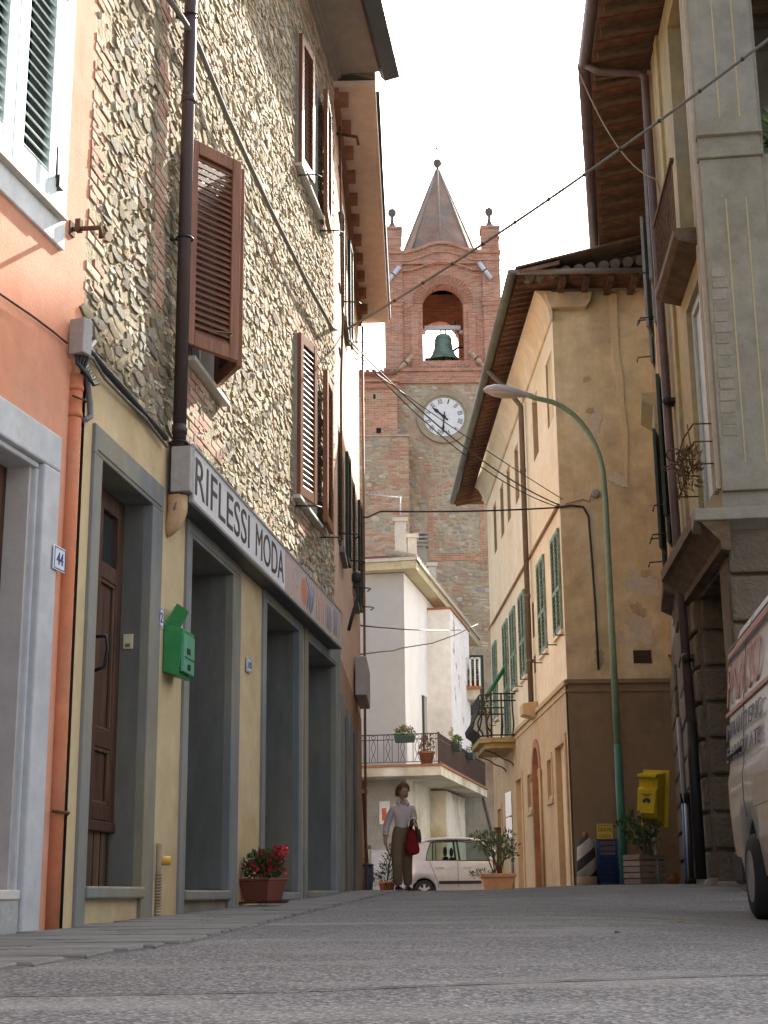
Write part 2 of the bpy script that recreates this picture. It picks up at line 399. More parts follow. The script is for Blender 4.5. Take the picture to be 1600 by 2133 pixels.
# ------------------------------------------------------------------ stones, bricks, shutters
def stone_protos(name, m, n, seed, k=9, dome=.75, sq=2.6):
    rr = random.Random(seed); out = []
    for q in range(n):
        b = MB(); pts = []
        if dome < .5:   # split flat stones with sharp slanting faces
            kk = rr.choice((5, 6, 6, 7, 8)); ph = rr.uniform(0, 1)
            for i in range(kk):
                t = 2*math.pi*(i+ph+rr.uniform(-.3, .3))/kk; c, s_ = math.cos(t), math.sin(t); r = (abs(c)**2.4+abs(s_)**2.4)**(-1/2.4)*rr.uniform(.78, 1.12); pts.append((.5*r*c, .5*r*s_))
            tx, tz = rr.uniform(-.9, .9), rr.uniform(-.7, .7)
            vs = [(x, .4, z) for x, z in pts]+[(x*.99, -.35-max(-.2, .5*(tx*x+tz*z)), z*.99) for x, z in pts]+[(x*.86, -.8-(tx*x+tz*z)*1.0-rr.uniform(0, .12), z*.86) for x, z in pts]
            fs = [(i+o, (i+1) % kk+o, (i+1) % kk+kk+o, i+kk+o) for o in (0, kk) for i in range(kk)]+[tuple(range(2*kk, 3*kk))]
            b.add(vs, fs, False); me = b.mesh(name, smooth=False); me.materials.append(m); out.append(me); continue
        for i in range(k):
            t = 2*math.pi*(i+rr.uniform(-.25, .25))/k; c, s_ = math.cos(t), math.sin(t)
            r = (abs(c)**sq+abs(s_)**sq)**(-1/sq)*rr.uniform(.84, 1.06)
            pts.append((.5*r*c, .5*r*s_))
        cx, cz, tp = rr.uniform(-.1, .1), rr.uniform(-.1, .1), rr.uniform(.55, .8)
        vs = [(x, .35, z) for x, z in pts]+[(x*.97, -.35-rr.uniform(0, .35), z*.97) for x, z in pts]+[(x*tp+cx*.4, -.85-rr.uniform(-.2, .2), z*tp+cz*.4) for x, z in pts]+[(cx, -1.0, cz)]
        fs = [(i, (i+1) % k, (i+1) % k+k, i+k) for i in range(k)]+[(i+k, (i+1) % k+k, (i+1) % k+2*k, i+2*k) for i in range(k)]+[(i+2*k, (i+1) % k+2*k, 3*k) for i in range(k)]
        b.add(vs, fs, False); me = b.mesh(name, smooth=False); me.materials.append(m); out.append(me)
    return out
def brick_protos(name, m, n, seed):
    rr = random.Random(seed); out = []
    for q in range(n):
        b = MB(); j = lambda a=.06: rr.uniform(-a, a)
        pts = [(-.5+j(.03), -.5+j()), (.5+j(.03), -.5+j()), (.5+j(.03), .5+j()), (-.5+j(.03), .5+j())]
        vs = [(x, .35, z) for x, z in pts]+[(x, -.8+j(), z) for x, z in pts]+[(x*.93, -1+j(.1), z*.8) for x, z in pts]
        fs = [(8, 9, 10, 11)]+[(i+o, (i+1) % 4+o, (i+1) % 4+4+o, i+4+o) for o in (0, 4) for i in range(4)]
        b.add(vs, fs); me = b.mesh(name); me.materials.append(m); out.append(me)
    return out
def scatter(F, parent, cells, protos, name, limit=300, stuffname=None):
    """cells: (u, z, w, h, out, rot). the ones that show largest become parts, the rest one joined part"""
    def seen(c):
        p = F.w(c[0], 0, c[1])-Vector((0, 0, EYE)); return c[2]*c[3]*abs(p.normalized().dot(F.dy))/p.length_squared
    def inframe(c):
        q = CAMR.transposed() @ (F.w(c[0], 0, c[1])-Vector((0, 0, EYE)))
        return q.z < 0 and abs(q.x/q.z) < 800/FPX*1.02 and abs(q.y/q.z) < 1067/FPX*1.02
    rr = random.Random(11)
    cells = sorted(cells, key=lambda c: (-inframe(c), -seen(c)))
    mb = MB()
    for i, c in enumerate(cells):
        me = rr.choice(protos); L_ = T(c[0], 0, c[1]) @ RY(c[5]) @ S(c[2], c[4], c[3])
        if i < limit:
            o = bpy.data.objects.new(name, me); place(o, parent, F.M @ L_)
        else:
            mb.add([L_ @ v.co for v in me.vertices], [tuple(p.vertices) for p in me.polygons], False, rr.random()+.001)
    if mb.v: mb.build(stuffname or name+'_fill', protos[0].materials[0], parent, F.M, kind='stuff')
def rubble_cells(u0, u1, z0, z1, ok, seed, hr=(.07, .15), wr=(.09, .3), out=(.012, .05), fill=.93):
    rr = random.Random(seed); z = z0; cells = []; r = 0
    while z < z1:
        h = rr.uniform(*hr); u = u0-rr.uniform(0, .15)
        while u < u1:
            wd = rr.uniform(*wr)*(1.0 if rr.random() < .8 else 1.35); uc = u+wd/2
            zc = z+h/2+.055*math.sin(uc*1.9+r*.13)+.03*math.sin(uc*4.3+1)+rr.uniform(-.015, .015)
            hh = h*rr.uniform(.72, 1.12)
            if u0 < uc < u1 and z0 < zc < z1 and ok(uc, zc, wd, hh):
                if rr.random() < .22:
                    for s_ in (-1, 1): cells.append((uc+rr.uniform(-.02, .02), zc+s_*hh*.26, wd*rr.uniform(.7, .95), hh*.45, rr.uniform(*out)*.8, rr.uniform(-10, 10)))
                else: cells.append((uc, zc, wd*fill*rr.uniform(.88, 1), hh*fill, rr.uniform(*out), rr.uniform(-14, 14)))
            u += wd
        z += h*.97; r += 1
    return cells
def brick_cells(u0, u1, z0, z1, ok, seed, h=.062, wd=.25, out=.012, drop=.06):
    rr = random.Random(seed); cells = []; r = 0; z = z0
    while z+h <= z1+.01:
        u = u0-(wd*.5 if r % 2 else 0)
        while u < u1:
            a, b = max(u, u0), min(u+wd, u1)
            if b-a > .06 and rr.random() > drop and ok((a+b)/2, z+h/2, b-a, h):
                cells.append(((a+b)/2, z+h/2, b-a-.014, h-.012, out*rr.uniform(.4, 1.5), rr.uniform(-1.2, 1.2)))
            u += wd
        z += h; r += 1
    return cells
SLATS = {}
def slat_mesh(w, dep, th, m):
    k = (round(w, 3), dep, th, m.name)
    if k not in SLATS:
        b = MB().box(0, w, -dep/2, dep/2, -th/2, th/2); me = b.mesh('slat'); me.materials.append(m); SLATS[k] = me
    return SLATS[k]
def shutter(parent, M, w, h, m, sp=.055, stile=.07, rail=.09, th=.045, mid=False, tilt=58, slats=True, name='shutter', sm=None, label=None, lower=None):
    """louvred leaf: x 0..w, y 0 (outer face) ..th, z 0..h in the frame M"""
    b = MB()
    b.box(0, stile, 0, th, 0, h); b.box(w-stile, w, 0, th, 0, h)
    b.box(stile, w-stile, .002, th-.002, 0, rail); b.box(stile, w-stile, .002, th-.002, h-rail, h)
    zs = [(rail, h-rail)]
    if mid:
        b.box(stile, w-stile, .002, th-.002, h*mid-.04, h*mid+.04); zs = [(rail, h*mid-.04), (h*mid+.04, h-rail)]
    o = b.build(name, m, parent, M, bev=.004, seg=1)
    if label: o['label'] = label
    me = slat_mesh(w-2*stile+.01, th*1.4, .009, sm or m)
    if slats:
        for a, c in zs:
            n = max(1, int((c-a)/sp))
            for i in range(n):
                s_ = bpy.data.objects.new('slat', me)
                place(s_, o, M @ T(stile-.005, th/2, a+(i+.5)*(c-a)/n) @ RX(tilt))
    return o
def text_mesh(s, size=1.0, font=None, ext=.004, space=1.0, bold=0.0):
    c = bpy.data.curves.new('lettering', 'FONT'); c.body = s; c.offset = bold; c.size = size; c.extrude = ext; c.space_character = space; c.align_x = 'LEFT'; c.resolution_u = 4
    o = bpy.data.objects.new('tmp_text', c); COL.objects.link(o)
    dg = bpy.context.evaluated_depsgraph_get(); dg.update()
    me = bpy.data.meshes.new_from_object(o.evaluated_get(dg)); me.name = 'lettering'; me.materials.clear()
    bpy.data.objects.remove(o); return me
def text_on(s, M, w, h, m, parent, name='lettering', ext=.003, bold=0.0):
    """letters filling a box w by h on the plane y=0 of frame M, facing -y"""
    me = text_mesh(s, 1.0, bold=bold)
    xs = [v.co.x for v in me.vertices]; ys = [v.co.y for v in me.vertices]
    sx, sy = w/(max(xs)-min(xs)), h/(max(ys)-min(ys)); x0, y0 = min(xs), min(ys)
    for v in me.vertices:
        x, y, z = v.co; v.co = ((x-x0)*sx, -ext if z > 0 else ext*.5, (y-y0)*sy)
    me.update()
    return obj(name, me, m, parent, M)
def tubeobj(pts, r, name, m, parent=None, M=None, n=8):
    return MB().tube(pts, r, n).build(name, m, parent, M)
def roof_slab(parent, M, u0, u1, z, over, dep, rise, th=.12, m=None, name='roof'):
    b = MB()
    b.add([(u0, -over, z), (u1, -over, z), (u1, dep, z+rise), (u0, dep, z+rise), (u0, -over, z+th), (u1, -over, z+th), (u1, dep, z+rise+th), (u0, dep, z+rise+th)],
          [(0,3,2,1),(4,5,6,7),(0,1,5,4),(1,2,6,5),(2,3,7,6),(3,0,4,7)])
    return b.build(name, m, parent, M)
M_rooftile = mat('roof_tile', [(.16, .12, .09), (.26, .17, .11), (.3, .24, .17)], 6, .9, .3, 40, stain=(.14, .13, .1), sscale=3)

# ------------------------------------------------------------------ orange house
M_orange = mat('orange_plaster', [(.58, .225, .12), (.66, .275, .155), (.7, .31, .19)], .9, .9, .22, 55, stain=(.66, .33, .22), sscale=.7, bdist=.012)
M_orangepipe = mat('orange_pipe', [(.54, .175, .08), (.62, .22, .105)], 3, .8, .1, stain=(.5, .2, .11), sscale=2)
M_surr = mat('pale_grey_surround', [(.45, .45, .46), (.56, .56, .56)], 1.5, .85, .08, 30, stain=(.5, .44, .38), sscale=2.5, smix=(.56, .7))
M_reveal = mat('beige_grey_plaster', [(.46, .41, .38), (.54, .48, .45)], 1.2, .85, .08, 30)
M_mint = mat('mint_white_paint', [(.62, .72, .7), (.72, .8, .78)], 5, .55, .06, 50)
M_shgreen = plain('shutter_green_dark', (.05, .09, .075), .6)
oh = thing('orange_house', 'orange plastered house at the left edge with white shuttered window and number 44', 'house', L0.w(4.5, 0, 0))
ZC0 = 3.90
wu0, wu1, wz0, wz1 = 3.02, 4.04, 3.83, 5.6
b = wallmesh(0, 4.5, -.4, 7.5, [(2.15, 4.12, -.35, 2.48, .3), (wu0-.05, wu1+.05, wz0-.12, wz1+.05, .25)]); shell(b, 0, 4.5, -.4, 7.5, 5)
b.build('wall', M_orange, oh, L0.M)
b = MB(); b.box(4.07, 4.26, -.03, .34, -.1, 2.43); b.box(1.9, 4.26, -.03, .34, 2.43, 2.62); b.box(1.9, 2.2, -.03, .34, -.1, 2.43)
b.box(4.045, 4.072, .0, .34, .3, 2.40); b.box(2.2, 4.072, 0, .34, 2.40, 2.432)
b.build('door_surround', M_surr, oh, L0.M, bev=.012)
MB().box(4.02, 4.045, .03, .3, .34, 2.4).build('reveal_plaster', M_reveal, oh, L0.M)
MB().box(2.2, 4.02, .15, .2, .34, 2.4).build('door', M_wood_d, oh, L0.M, bev=.006)
b = MB().box(2.2, 4.06, -.02, .3, .3, .345); b.build('threshold', M_marble, oh, L0.M, bev=.006)
MB().box(2.2, 4.06, -.012, .3, -.3, .298).build('step_plaster', mat('grey_step_plaster', [(.34, .33, .31), (.46, .45, .42)], 5, .95, .35, 25), oh, L0.M)
# window
win = MB(); win.box(wu0-.17, wu0, -.02, .2, 3.64, wz1+.2); win.box(wu1, 4.19, -.02, .2, 3.64, wz1+.2); win.box(wu0, wu1, -.02, .2, 3.64, wz0-.05); win.box(wu0, wu1, -.02, .2, wz1, wz1+.2)
ws = win.build('window_surround', M_white, oh, L0.M, bev=.006)
MB().box(wu0-.14, 4.13, -.06, .2, 3.78, 3.802).build('window_sill', M_marble, oh, L0.M, bev=.004)
MB().box(wu0, wu1, .16, .2, wz0, wz1).build('window_pane', M_shgreen, oh, L0.M)
wm = (wu0+wu1)/2
for a in (wu0+.005, wm+.004):
    s_ = shutter(oh, L0.M @ T(a, -.035, wz0-.02), (wu1-wu0)/2-.01, wz1-wz0, M_mint, .058, .105, .16, .045, tilt=52)
b = MB()
for z in (wz0+.1, wz0+1.25): b.box(wu1-.02, wu1+.035, -.055, -.02, z, z+.07)
b.build('hinge', M_iron, oh, L0.M)
tubeobj([(wu1-.07, -.06, wz0+.12), (wu1-.07, -.06, wz0+.3)], .006, 'shutter_latch', M_iron, oh, L0.M, 6)
# painted pipe in the corner with the next house
PU = 4.42
b = MB(); b.tube([(PU, -.008, z) for z in (.05, 1, 2, 3.02)], .044, 12); b.tube([(PU, -.008, 2.78), (PU, -.008, 2.81)], .049, 12); b.tube([(PU, -.008, 2.93), (PU, -.008, 2.96)], .049, 12)
b.build('downpipe', M_orangepipe, oh, L0.M)
b = MB(); b.tube([(PU-.08, -.03, .72), (PU, -.08, .715), (PU+.07, -.03, .7)], .008, 6); b.tube([(PU-.07, -.03, 2.88), (PU, -.08, 2.87), (PU+.07, -.03, 2.88)], .006, 6)
b.build('pipe_clip', M_rust, oh, L0.M)
# bracket throwing the long shadow
br = thing('wall_bracket', 'rusty iron bracket sticking out of the orange wall below the window', 'bracket', L0.w(4.3, 0, 3.8))
MB().tube([(4.30, .02, 3.82), (4.30, -.17, 3.81), (4.30, -.175, 3.75)], .014, 8).build('arm', M_rust, br, L0.M)
b = MB(); b.box(4.27, 4.33, -.01, .01, 3.78, 3.86); b.box(4.28, 4.32, -.06, -.03, 3.80, 3.87); b.build('plate', M_rust, br, L0.M)
# number plate 44
def number_plate(F, u, z, w_, h_, txt, label, d=-.036, rot=0):
    M = F.M @ T(u, d, z) @ RY(rot)
    t = thing('house_number', label, 'house number', M=M, group='white house number plates')
    MB().box(0, w_, -.008, 0, 0, h_).build('plate', mat('enamel_white', [(.68, .7, .74), (.76, .78, .8)], 3, .3, 0), t, M, bev=.004)
    b = MB(); e = .007; q = .004
    b.box(e, w_-e, -.010, -.007, e, e+q); b.box(e, w_-e, -.010, -.007, h_-e-q, h_-e); b.box(e, e+q, -.010, -.007, e+q, h_-e-q); b.box(w_-e-q, w_-e, -.010, -.007, e+q, h_-e-q)
    M_blue = plain('enamel_blue', (.03, .05, .22), .4)
    b.build('border', M_blue, t, M)
    text_on(txt, M @ T(w_*.24, -.0085, h_*.25), w_*.52, h_*.5, M_blue, t, 'number')
number_plate(L0, 4.19, 1.91, .14, .125, '44', 'white enamel plate numbered 44 on the pale door surround')

# ------------------------------------------------------------------ stone house
M_mortar = mat('rubble_mortar', [(.27, .21, .13), (.36, .29, .18), (.43, .36, .24)], 5, .97, 1.0, 15, bdist=.06, stain=(.24, .185, .115), sscale=1.4)
M_stone = palette('wall_stone', [(.50, .42, .29), (.40, .345, .25), (.54, .45, .30), (.36, .325, .26), (.46, .365, .225), (.60, .53, .41), (.40, .31, .19), (.50, .43, .32), (.38, .32, .225), (.46, .31, .215), (.52, .42, .26), (.58, .52, .41), (.44, .34, .20)], .92, 1.0, 24, .03)
M_brick = palette('old_brick', [(.48, .28, .2), (.52, .33, .24), (.45, .26, .18), (.56, .38, .28), (.5, .33, .23), (.52, .41, .30)], .95, .5, 35, .012)
M_yellow = mat('yellow_plaster', [(.53, .405, .225), (.60, .47, .275), (.64, .515, .32)], .8, .92, .2, 40, stain=(.52, .37, .20), sscale=.8, bdist=.015, streak=(.52, .40, .245))
sh = thing('stone_house', 'rubble stone house with yellow plastered ground floor and shop openings on the left', 'house', L1.w(4.3, 0, 0))
SL, ZB, ZE = 8.2, 3.13, 9.78
Wn = [(2.12, 3.0, 3.93, 5.5, .22), (5.95, 7.05, 7.42, 8.95, .22), (5.95, 7.03, 3.97, 5.65, .22)]
b = wallmesh(0, SL, ZB, ZE, Wn); shell(b, 0, SL, -.4, ZE, 5.5); b.build('rubble_wall', M_mortar, sh, L1.M)
def okst(u, z, w_, h_):
    for a, b_, c, d, _ in Wn:
        if a-.02-w_/2 < u < b_+.02+w_/2 and c-.02-h_/2 < z < d+.02+h_/2: return False
    return True
BR = [(0, .30, 3.55, 7.2), (1.22, 1.5, 3.9, 6.3), (1.95, 3.15, 3.2, 3.93), (1.9, 2.12, 3.93, 5.6), (5.75, 5.95, 3.8, 5.8), (7.03, 7.25, 3.8, 5.8), (5.75, 5.95, 7.3, 9.1), (7.05, 7.3, 7.3, 9.1), (5.7, 7.3, 5.65, 6.0), (5.85, 7.15, 3.68, 3.95), (7.9, 8.2, 3.2, 9.3), (0, 8.2, 9.25, 9.75)]
def inbr(u, z): return any(a <= u <= b_ and c <= z <= d for a, b_, c, d in BR)
cells = rubble_cells(.02, SL-.02, ZB+.03, ZE-.03, lambda u, z, w_, h_: okst(u, z, w_, h_) and not inbr(u, z), 21, (.035, .10), (.06, .24), (.004, .019), 1.04)
rr = random.Random(77)
for _ in range(4500):
    u_, z_ = rr.uniform(.03, SL-.03), rr.uniform(ZB+.03, ZE-.05)
    if okst(u_, z_, .06, .06): cells.append((u_, z_, rr.uniform(.025, .07), rr.uniform(.015, .035), rr.uniform(.005, .018), rr.uniform(-25, 25)))
scatter(L1, sh, cells, stone_protos('stone', M_stone, 28, 4, 8, .3), 'stone', 300, 'rubble_stones')
bc = []
for i, (a, b_, c, d) in enumerate(BR): bc += brick_cells(a, b_, c, d, okst, 50+i, drop=.3, out=.007)
scatter(L1, sh, bc, brick_protos('brick', M_brick, 6, 5), 'brick', 300, 'brickwork')
# ground floor plaster and openings: door 12, three shop bays
OPS = [(.27, 1.24, -.3, 2.65, .6), (2.18, 3.36, -.3, 2.66, .6), (4.56, 5.96, -.3, 2.68, .6), (6.42, 7.98, -.3, 2.66, .6)]
b = wallmesh(0, SL, -.4, ZB+.02, [(o[0]-.04, o[1]+.04, -.35, o[3]+.04, .6) for o in OPS])
b.quad((0, 0, ZB+.02), (SL, 0, ZB+.02), (SL, .06, ZB+.02), (0, .06, ZB+.02))
b.build('plaster_wall', M_yellow, sh, L1.M @ T(0, -.035, 0))
SUR = [(.13, .27, 1.24, 1.47, 2.65, 2.82), (2.05, 2.18, 3.36, 3.62, 2.66, 2.9), (4.43, 4.56, 5.96, 6.14, 2.68, 2.92), (6.26, 6.42, 7.98, 8.12, 2.66, 2.92)]
for i, ((a, b0, b1, c, zt, zl), o) in enumerate(zip(SUR, OPS)):
    m = MB(); dp = .17 if i == 0 else .62
    m.box(a, b0, -.055, dp, 0, zt); m.box(b1, c, -.055, dp, 0, zt); m.box(a, c, -.055, dp, zt, zl)
    m.box(a+.05, c-.05, -.062, -.05, zt+.025, zt+.035)
    m.build('stone_surround', M_serena, sh, L1.M, bev=.008)
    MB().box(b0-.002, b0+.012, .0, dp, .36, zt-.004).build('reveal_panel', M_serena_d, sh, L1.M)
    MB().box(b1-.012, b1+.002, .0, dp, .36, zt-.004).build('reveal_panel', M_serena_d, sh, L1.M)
    zs = .30 if i == 0 else .285 if i == 1 else .275 if i == 2 else .29
    MB().box(b0-.01, b1+.02, -.075, dp, zs, zs+.065).build('stone_sill', M_serena, sh, L1.M, bev=.012)
    if i: MB().box(b0, b1, dp-.03, dp, zs+.065, zt).build('shop_door', M_glassd, sh, L1.M)
    MB().box(b0-.002, b1+.002, -.03, dp, -.3, zs).build('step_plaster', M_yellow if i == 0 else mat('dirty_plaster', [(.22, .19, .14), (.32, .28, .2)], 3, .95, .2, 40), sh, L1.M)
MB().box(4.75, 5.1, .3, .36, 2.3, 2.5).build('shop_door_closer', M_dark, sh, L1.M)
# door of number 12
dM = L1.M @ T(.27, .13, .365); dw, dh = .97, 2.285
dz = lambda y: L1.z(212, y, .13)-.365
zp, zr1, zr2, zg = dz(1722), dz(1540), dz(1185), dz(1060)
d = MB().box(0, dw, .012, .05, 0, zp).build('door', M_wood_worn, sh, dM)
b = MB()
for a, c in ((0, .11), (dw/2-.09, dw/2+.0), (dw/2+.004, dw/2+.09), (dw-.11, dw)): b.box(a, c, -.008, .05, zp, dh)
b.box(0, dw, -.02, .05, zp-.03, zp+.03)
for z0, z1 in ((zp+.032, zp+.12), (zr1-.05, zr1+.05), (zr2-.05, zr2+.05), (dh-.12, dh)): b.box(.0, dw, -.006, .05, z0, z1)
b.build('frame', M_wood_d, d, dM, bev=.008)
for x0, x1 in ((.11, dw/2-.09), (dw/2+.09, dw-.11)):
    for z0, z1 in ((zp+.12, zr1-.05), (zr1+.05, zr2-.05)):
        MB().box(x0, x1, .02, .03, z0, z1).build('panel', M_wood_d, d, dM)
        q = MB(); e = .022
        q.box(x0, x1, .0, .02, z0, z0+e); q.box(x0, x1, .0, .02, z1-e, z1); q.box(x0, x0+e, .0, .02, z0+e, z1-e); q.box(x1-e, x1, .0, .02, z0+e, z1-e); q.build('moulding', M_wood_worn, d, dM, bev=.006)
    MB().box(x0, x1, .02, .028, zr2+.05, dh-.12).build('pane', M_glassd, d, dM)
b = MB()
for x in (.18, .3, .42, .54, .66, .78, .9): b.box(x, x+.006, .008, .014, .0, zp-.03)
b.build('plank_joint', M_dark, d, dM)
h0, h1 = dz(1410), dz(1338)
b = MB(); b.tube([(dw/2-.04, -.02, h1), (dw/2-.04, -.09, h1), (dw/2-.03, -.1, h1-.07), (dw/2-.05, -.09, h0+.02), (dw/2-.04, -.02, h0)], .011, 8); b.box(dw/2-.06, dw/2-.02, -.02, .01, h1-.04, h1+.04); b.box(dw/2-.06, dw/2-.02, -.02, .01, h0-.04, h0+.04)
b.build('handle', M_iron, d, dM)
number_plate(L1, L1.u(326, 1280, -.045), L1.z(322, 1300, -.045), .14, .125, '12', 'white enamel plate numbered 12 above the green letter box', -.045)
number_plate(L1, L1.u(513, 1385, -.045), L1.z(513, 1398, -.045), .16, .115, '10', 'white enamel plate numbered 10 between the first two shop bays', -.045)
# door bell on the stone reveal, little meter plate
db = thing('door_bell', 'cream plastic door bell on the grey reveal beside door 12', 'door bell', L1.w(1.23, .05, 1.5))
MB().box(1.217, 1.229, .04, .10, L1.z(270, 1340), L1.z(270, 1308)).build('cover', plain('cream_plastic', (.66, .58, .4), .5), db, L1.M, bev=.003)
MB().box(1.212, 1.219, .055, .085, L1.z(270, 1336), L1.z(270, 1329)).build('button', plain('button_brown', (.2, .13, .06), .5), db, L1.M)
ic = thing('intercom_plate', 'small cream intercom plate under the green letter box', 'intercom', L1.w(1.6, 0, 1.25))
iu, iz = L1.u(316, 1405, -.04), L1.z(316, 1422, -.04)
MB().box(iu, iu+.11, -.05, -.036, iz, iz+.11).build('cover', MATS['cream_plastic'], ic, L1.M, bev=.003)
MB().box(iu+.035, iu+.075, -.054, -.048, iz+.02, iz+.06).build('button', plain('brass', (.4, .3, .1), .4, .6), ic, L1.M)
# gas tap and flexible grille pipe near the ground
gt = thing('gas_tap', 'yellow capped gas tap in a chipped hole of the yellow plaster', 'gas tap', L1.w(1.62, 0, .5))
M_yelcap = plain('yellow_cap', (.62, .34, .04), .5)
MB().tube([(1.62, -.03, .52), (1.66, -.10, .52)], .028, 12).build('cap', M_yelcap, gt, L1.M)
b = MB().tube([(1.60, -.045, .25), (1.60, -.045, .62)], .02, 8)
for i in range(14): b.tube([(1.60, -.045, .2+i*.018), (1.60, -.045, .21+i*.018)], .027, 8)
b.build('corrugated_pipe', plain('pipe_sand', (.3, .24, .15), .8), gt, L1.M)
# brown downpipe with clay foot
DP = [(1.93, -.11, z) for z in (9.7, 6.6, 4.5)]+[(1.86, -.11, 3.6), (1.80, -.11, 2.8)]
b = MB().tube([(1.62, -.1, 9.7), (1.62, -.1, 2.80)], .044, 14)
for z in (3.22, 5.62, 7.9): b.tube([(1.62, -.1, z), (1.62, -.1, z+.06)], .05, 14)
b.build('downpipe', M_brownpipe, sh, L1.M)
b = MB()
for z in (3.16, 4.6, 6.3): MB().tube([(1.62, .02, z), (1.62, -.05, z)], .01, 6).tube([(1.62+.056*math.cos(t), -.1+.056*math.sin(t), z) for t in [i*.6 for i in range(11)]], .007, 6).build('pipe_clip', M_iron, sh, L1.M)
MB().tube([(1.62, -.10, 2.80), (1.62, -.10, 2.70), (1.62, -.08, 2.62), (1.62, -.03, 2.55)], [.066, .064, .058, .03], 14).build('pipe_foot', mat('clay_foot', [(.5, .3, .16), (.58, .38, .22)], 5, .85, .1), sh, L1.M)
# windows: pane, gray reveal, sill
M_winrev = mat('window_reveal_grey', [(.27, .28, .25), (.36, .37, .34)], 2, .85, .08)
for (a, c, z0, z1, dp) in Wn:
    w_ = MB().box(a, c, dp-.02, dp, z0, z1).build('window', M_glassd, sh, L1.M)
    q = MB(); q.box(a, a+.05, dp-.08, dp-.022, z0, z1); q.box(c-.05, c, dp-.08, dp-.022, z0, z1); q.box(a+.05, c-.05, dp-.08, dp-.022, z1-.06, z1); q.box((a+c)/2-.04, (a+c)/2+.04, dp-.08, dp-.022, z0, z1-.06)
    q.build('frame', M_winrev, w_, L1.M)
    q = MB(); q.box(a-.006, a+.012, -.02, dp-.08, z0, z1); q.box(c-.012, c+.006, -.02, dp-.08, z0, z1); q.box(a, c, -.02, dp-.08, z1-.012, z1+.006)
    q.build('reveal', M_winrev, w_, L1.M)
    MB().box(a-.07, c+.07, -.075, dp, z0-.035, z0).build('sill', mat('pale_sill', [(.5, .48, .42), (.62, .6, .54)], 5, .8, .1), w_, L1.M, bev=.004)
M_shbrown = mat('brown_shutter_paint', [(.17, .062, .030), (.23, .088, .042), (.28, .115, .06)], 4, .5, .08, 70, stretch=(6, 6, .6))
M_shbrown2 = mat('brown_slat_paint', [(.11, .045, .026), (.17, .07, .04)], 5, .5, .05)
lw = .5
a, c, z0, z1 = Wn[0][:4]
m1 = shutter(sh, L1.M @ T(a-.24, -.05, z0+.03) @ RZ(-33), lw, z1-z0-.02, M_shbrown, .048, .085, .10, .045, tilt=60, sm=M_shbrown2)
m2 = shutter(sh, L1.M @ T(c-.17, -.05, z0+.03) @ RZ(180+33) @ T(0, -.045, 0), lw, z1-z0-.02, M_shbrown, .048, .085, .10, .045, tilt=-60, sm=M_shbrown2)
b = MB(); b.tube([(a+.02, -.02, z0+.22), (a+.02, -.2, z0+.2), (a+.08, -.3, z0+.2), (a+.06, -.28, z0+.16)], .007, 6)
for z in (z0+.25, z1-.25): b.box(a-.02, a+.05, -.08, -.05, z, z+.05)
b.build('shutter_stay', plain('brass_stay', (.3, .22, .1), .5, .5), sh, L1.M)
for k, (Wk, t1, t2) in enumerate(((Wn[1], -6, 5), (Wn[2], -10, 3))):
    a, c, z0, z1 = Wk[:4]
    shutter(sh, L1.M @ T(a, -.06, z0+.02) @ RZ(t1), .46, z1-z0-.04, M_shbrown, .056, .075, .10, .05)
    shutter(sh, L1.M @ T(c+.01, -.13, z0+.02) @ RZ(t2), .54, z1-z0-.04, M_shbrown, .056, .075, .10, .05)
    b = MB()
    for u in (a+.05, c+.25): MB().tube([(u, .0, z0-.08), (u, -.2, z0-.09), (u+.05, -.24, z0-.09), (u+.05, -.2, z0-.13)], .008, 6).build('shutter_hook', M_iron, sh, L1.M)
# eave: soffit, fascia moulding, gutter
M_soffit = mat('grey_brown_soffit', [(.30, .24, .2), (.35, .29, .24)], 1.5, .9, .05)
MB().box(0, SL, -.55, .1, ZE, ZE+.05).build('soffit', M_soffit, sh, L1.M)
b = MB(); b.box(0, SL, -.05, 0, ZE-.10, ZE); b.box(0, SL, -.09, 0, ZE-.05, ZE-.002); b.build('cornice', M_soffit, sh, L1.M)
roof_slab(sh, L1.M, -.05, SL+.02, ZE+.06, .62, 5.5, 1.6, .14, M_rooftile)
M_gutter = plain('grey_gutter', (.13, .14, .15), .45, .5)
gpx = [(-.78, ZE-.02), (-.60, ZE-.06), (-.55, ZE+.0), (-.55, ZE+.17), (-.80, ZE+.17)]
gp = [(-.10*math.cos(t), -.10*math.sin(t)) for t in [math.pi*i/8 for i in range(9)]]
b = MB().prism(gpx, 0, SL+.12, 'x'); b.build('gutter', M_gutter, sh, L1.M)
# ------------------------------------------------------------------ shop sign
sg = thing('shop_sign', 'long white shop sign reading RIFLESSI MODA above the shop bays', 'sign', L1.w(5.4, -.1, 2.95))
D = -.19
su0, su1 = L1.u(401, 985, D), L1.u(713, 1320, D); sz0, sz1 = L1.z(401, 1047, D), L1.z(401, 922, D)
M_signw = mat('sign_white', [(.62, .61, .60), (.70, .69, .68)], 1.5, .5, .02)
M_alu = plain('sign_frame_alu', (.42, .42, .43), .4, .6)
M_signd = plain('sign_dark_metal', (.07, .075, .085), .5, .3)
MB().box(su0+.02, su1-.02, D+.004, -.04, sz0+.02, sz1-.02).build('panel', M_signw, sg, L1.M)
b = MB(); e = .035
b.box(su0, su1, D-.004, D+.02, sz1-e*.5, sz1); b.box(su0, su1, D-.004, D+.02, sz0, sz0+e*.6); b.box(su0, su0+e, D-.004, D+.02, sz0+e*.6, sz1-e*.5); b.box(su1-e*.6, su1, D-.004, D+.02, sz0+e*.6, sz1-e*.5)
b.build('frame', M_alu, sg, L1.M)
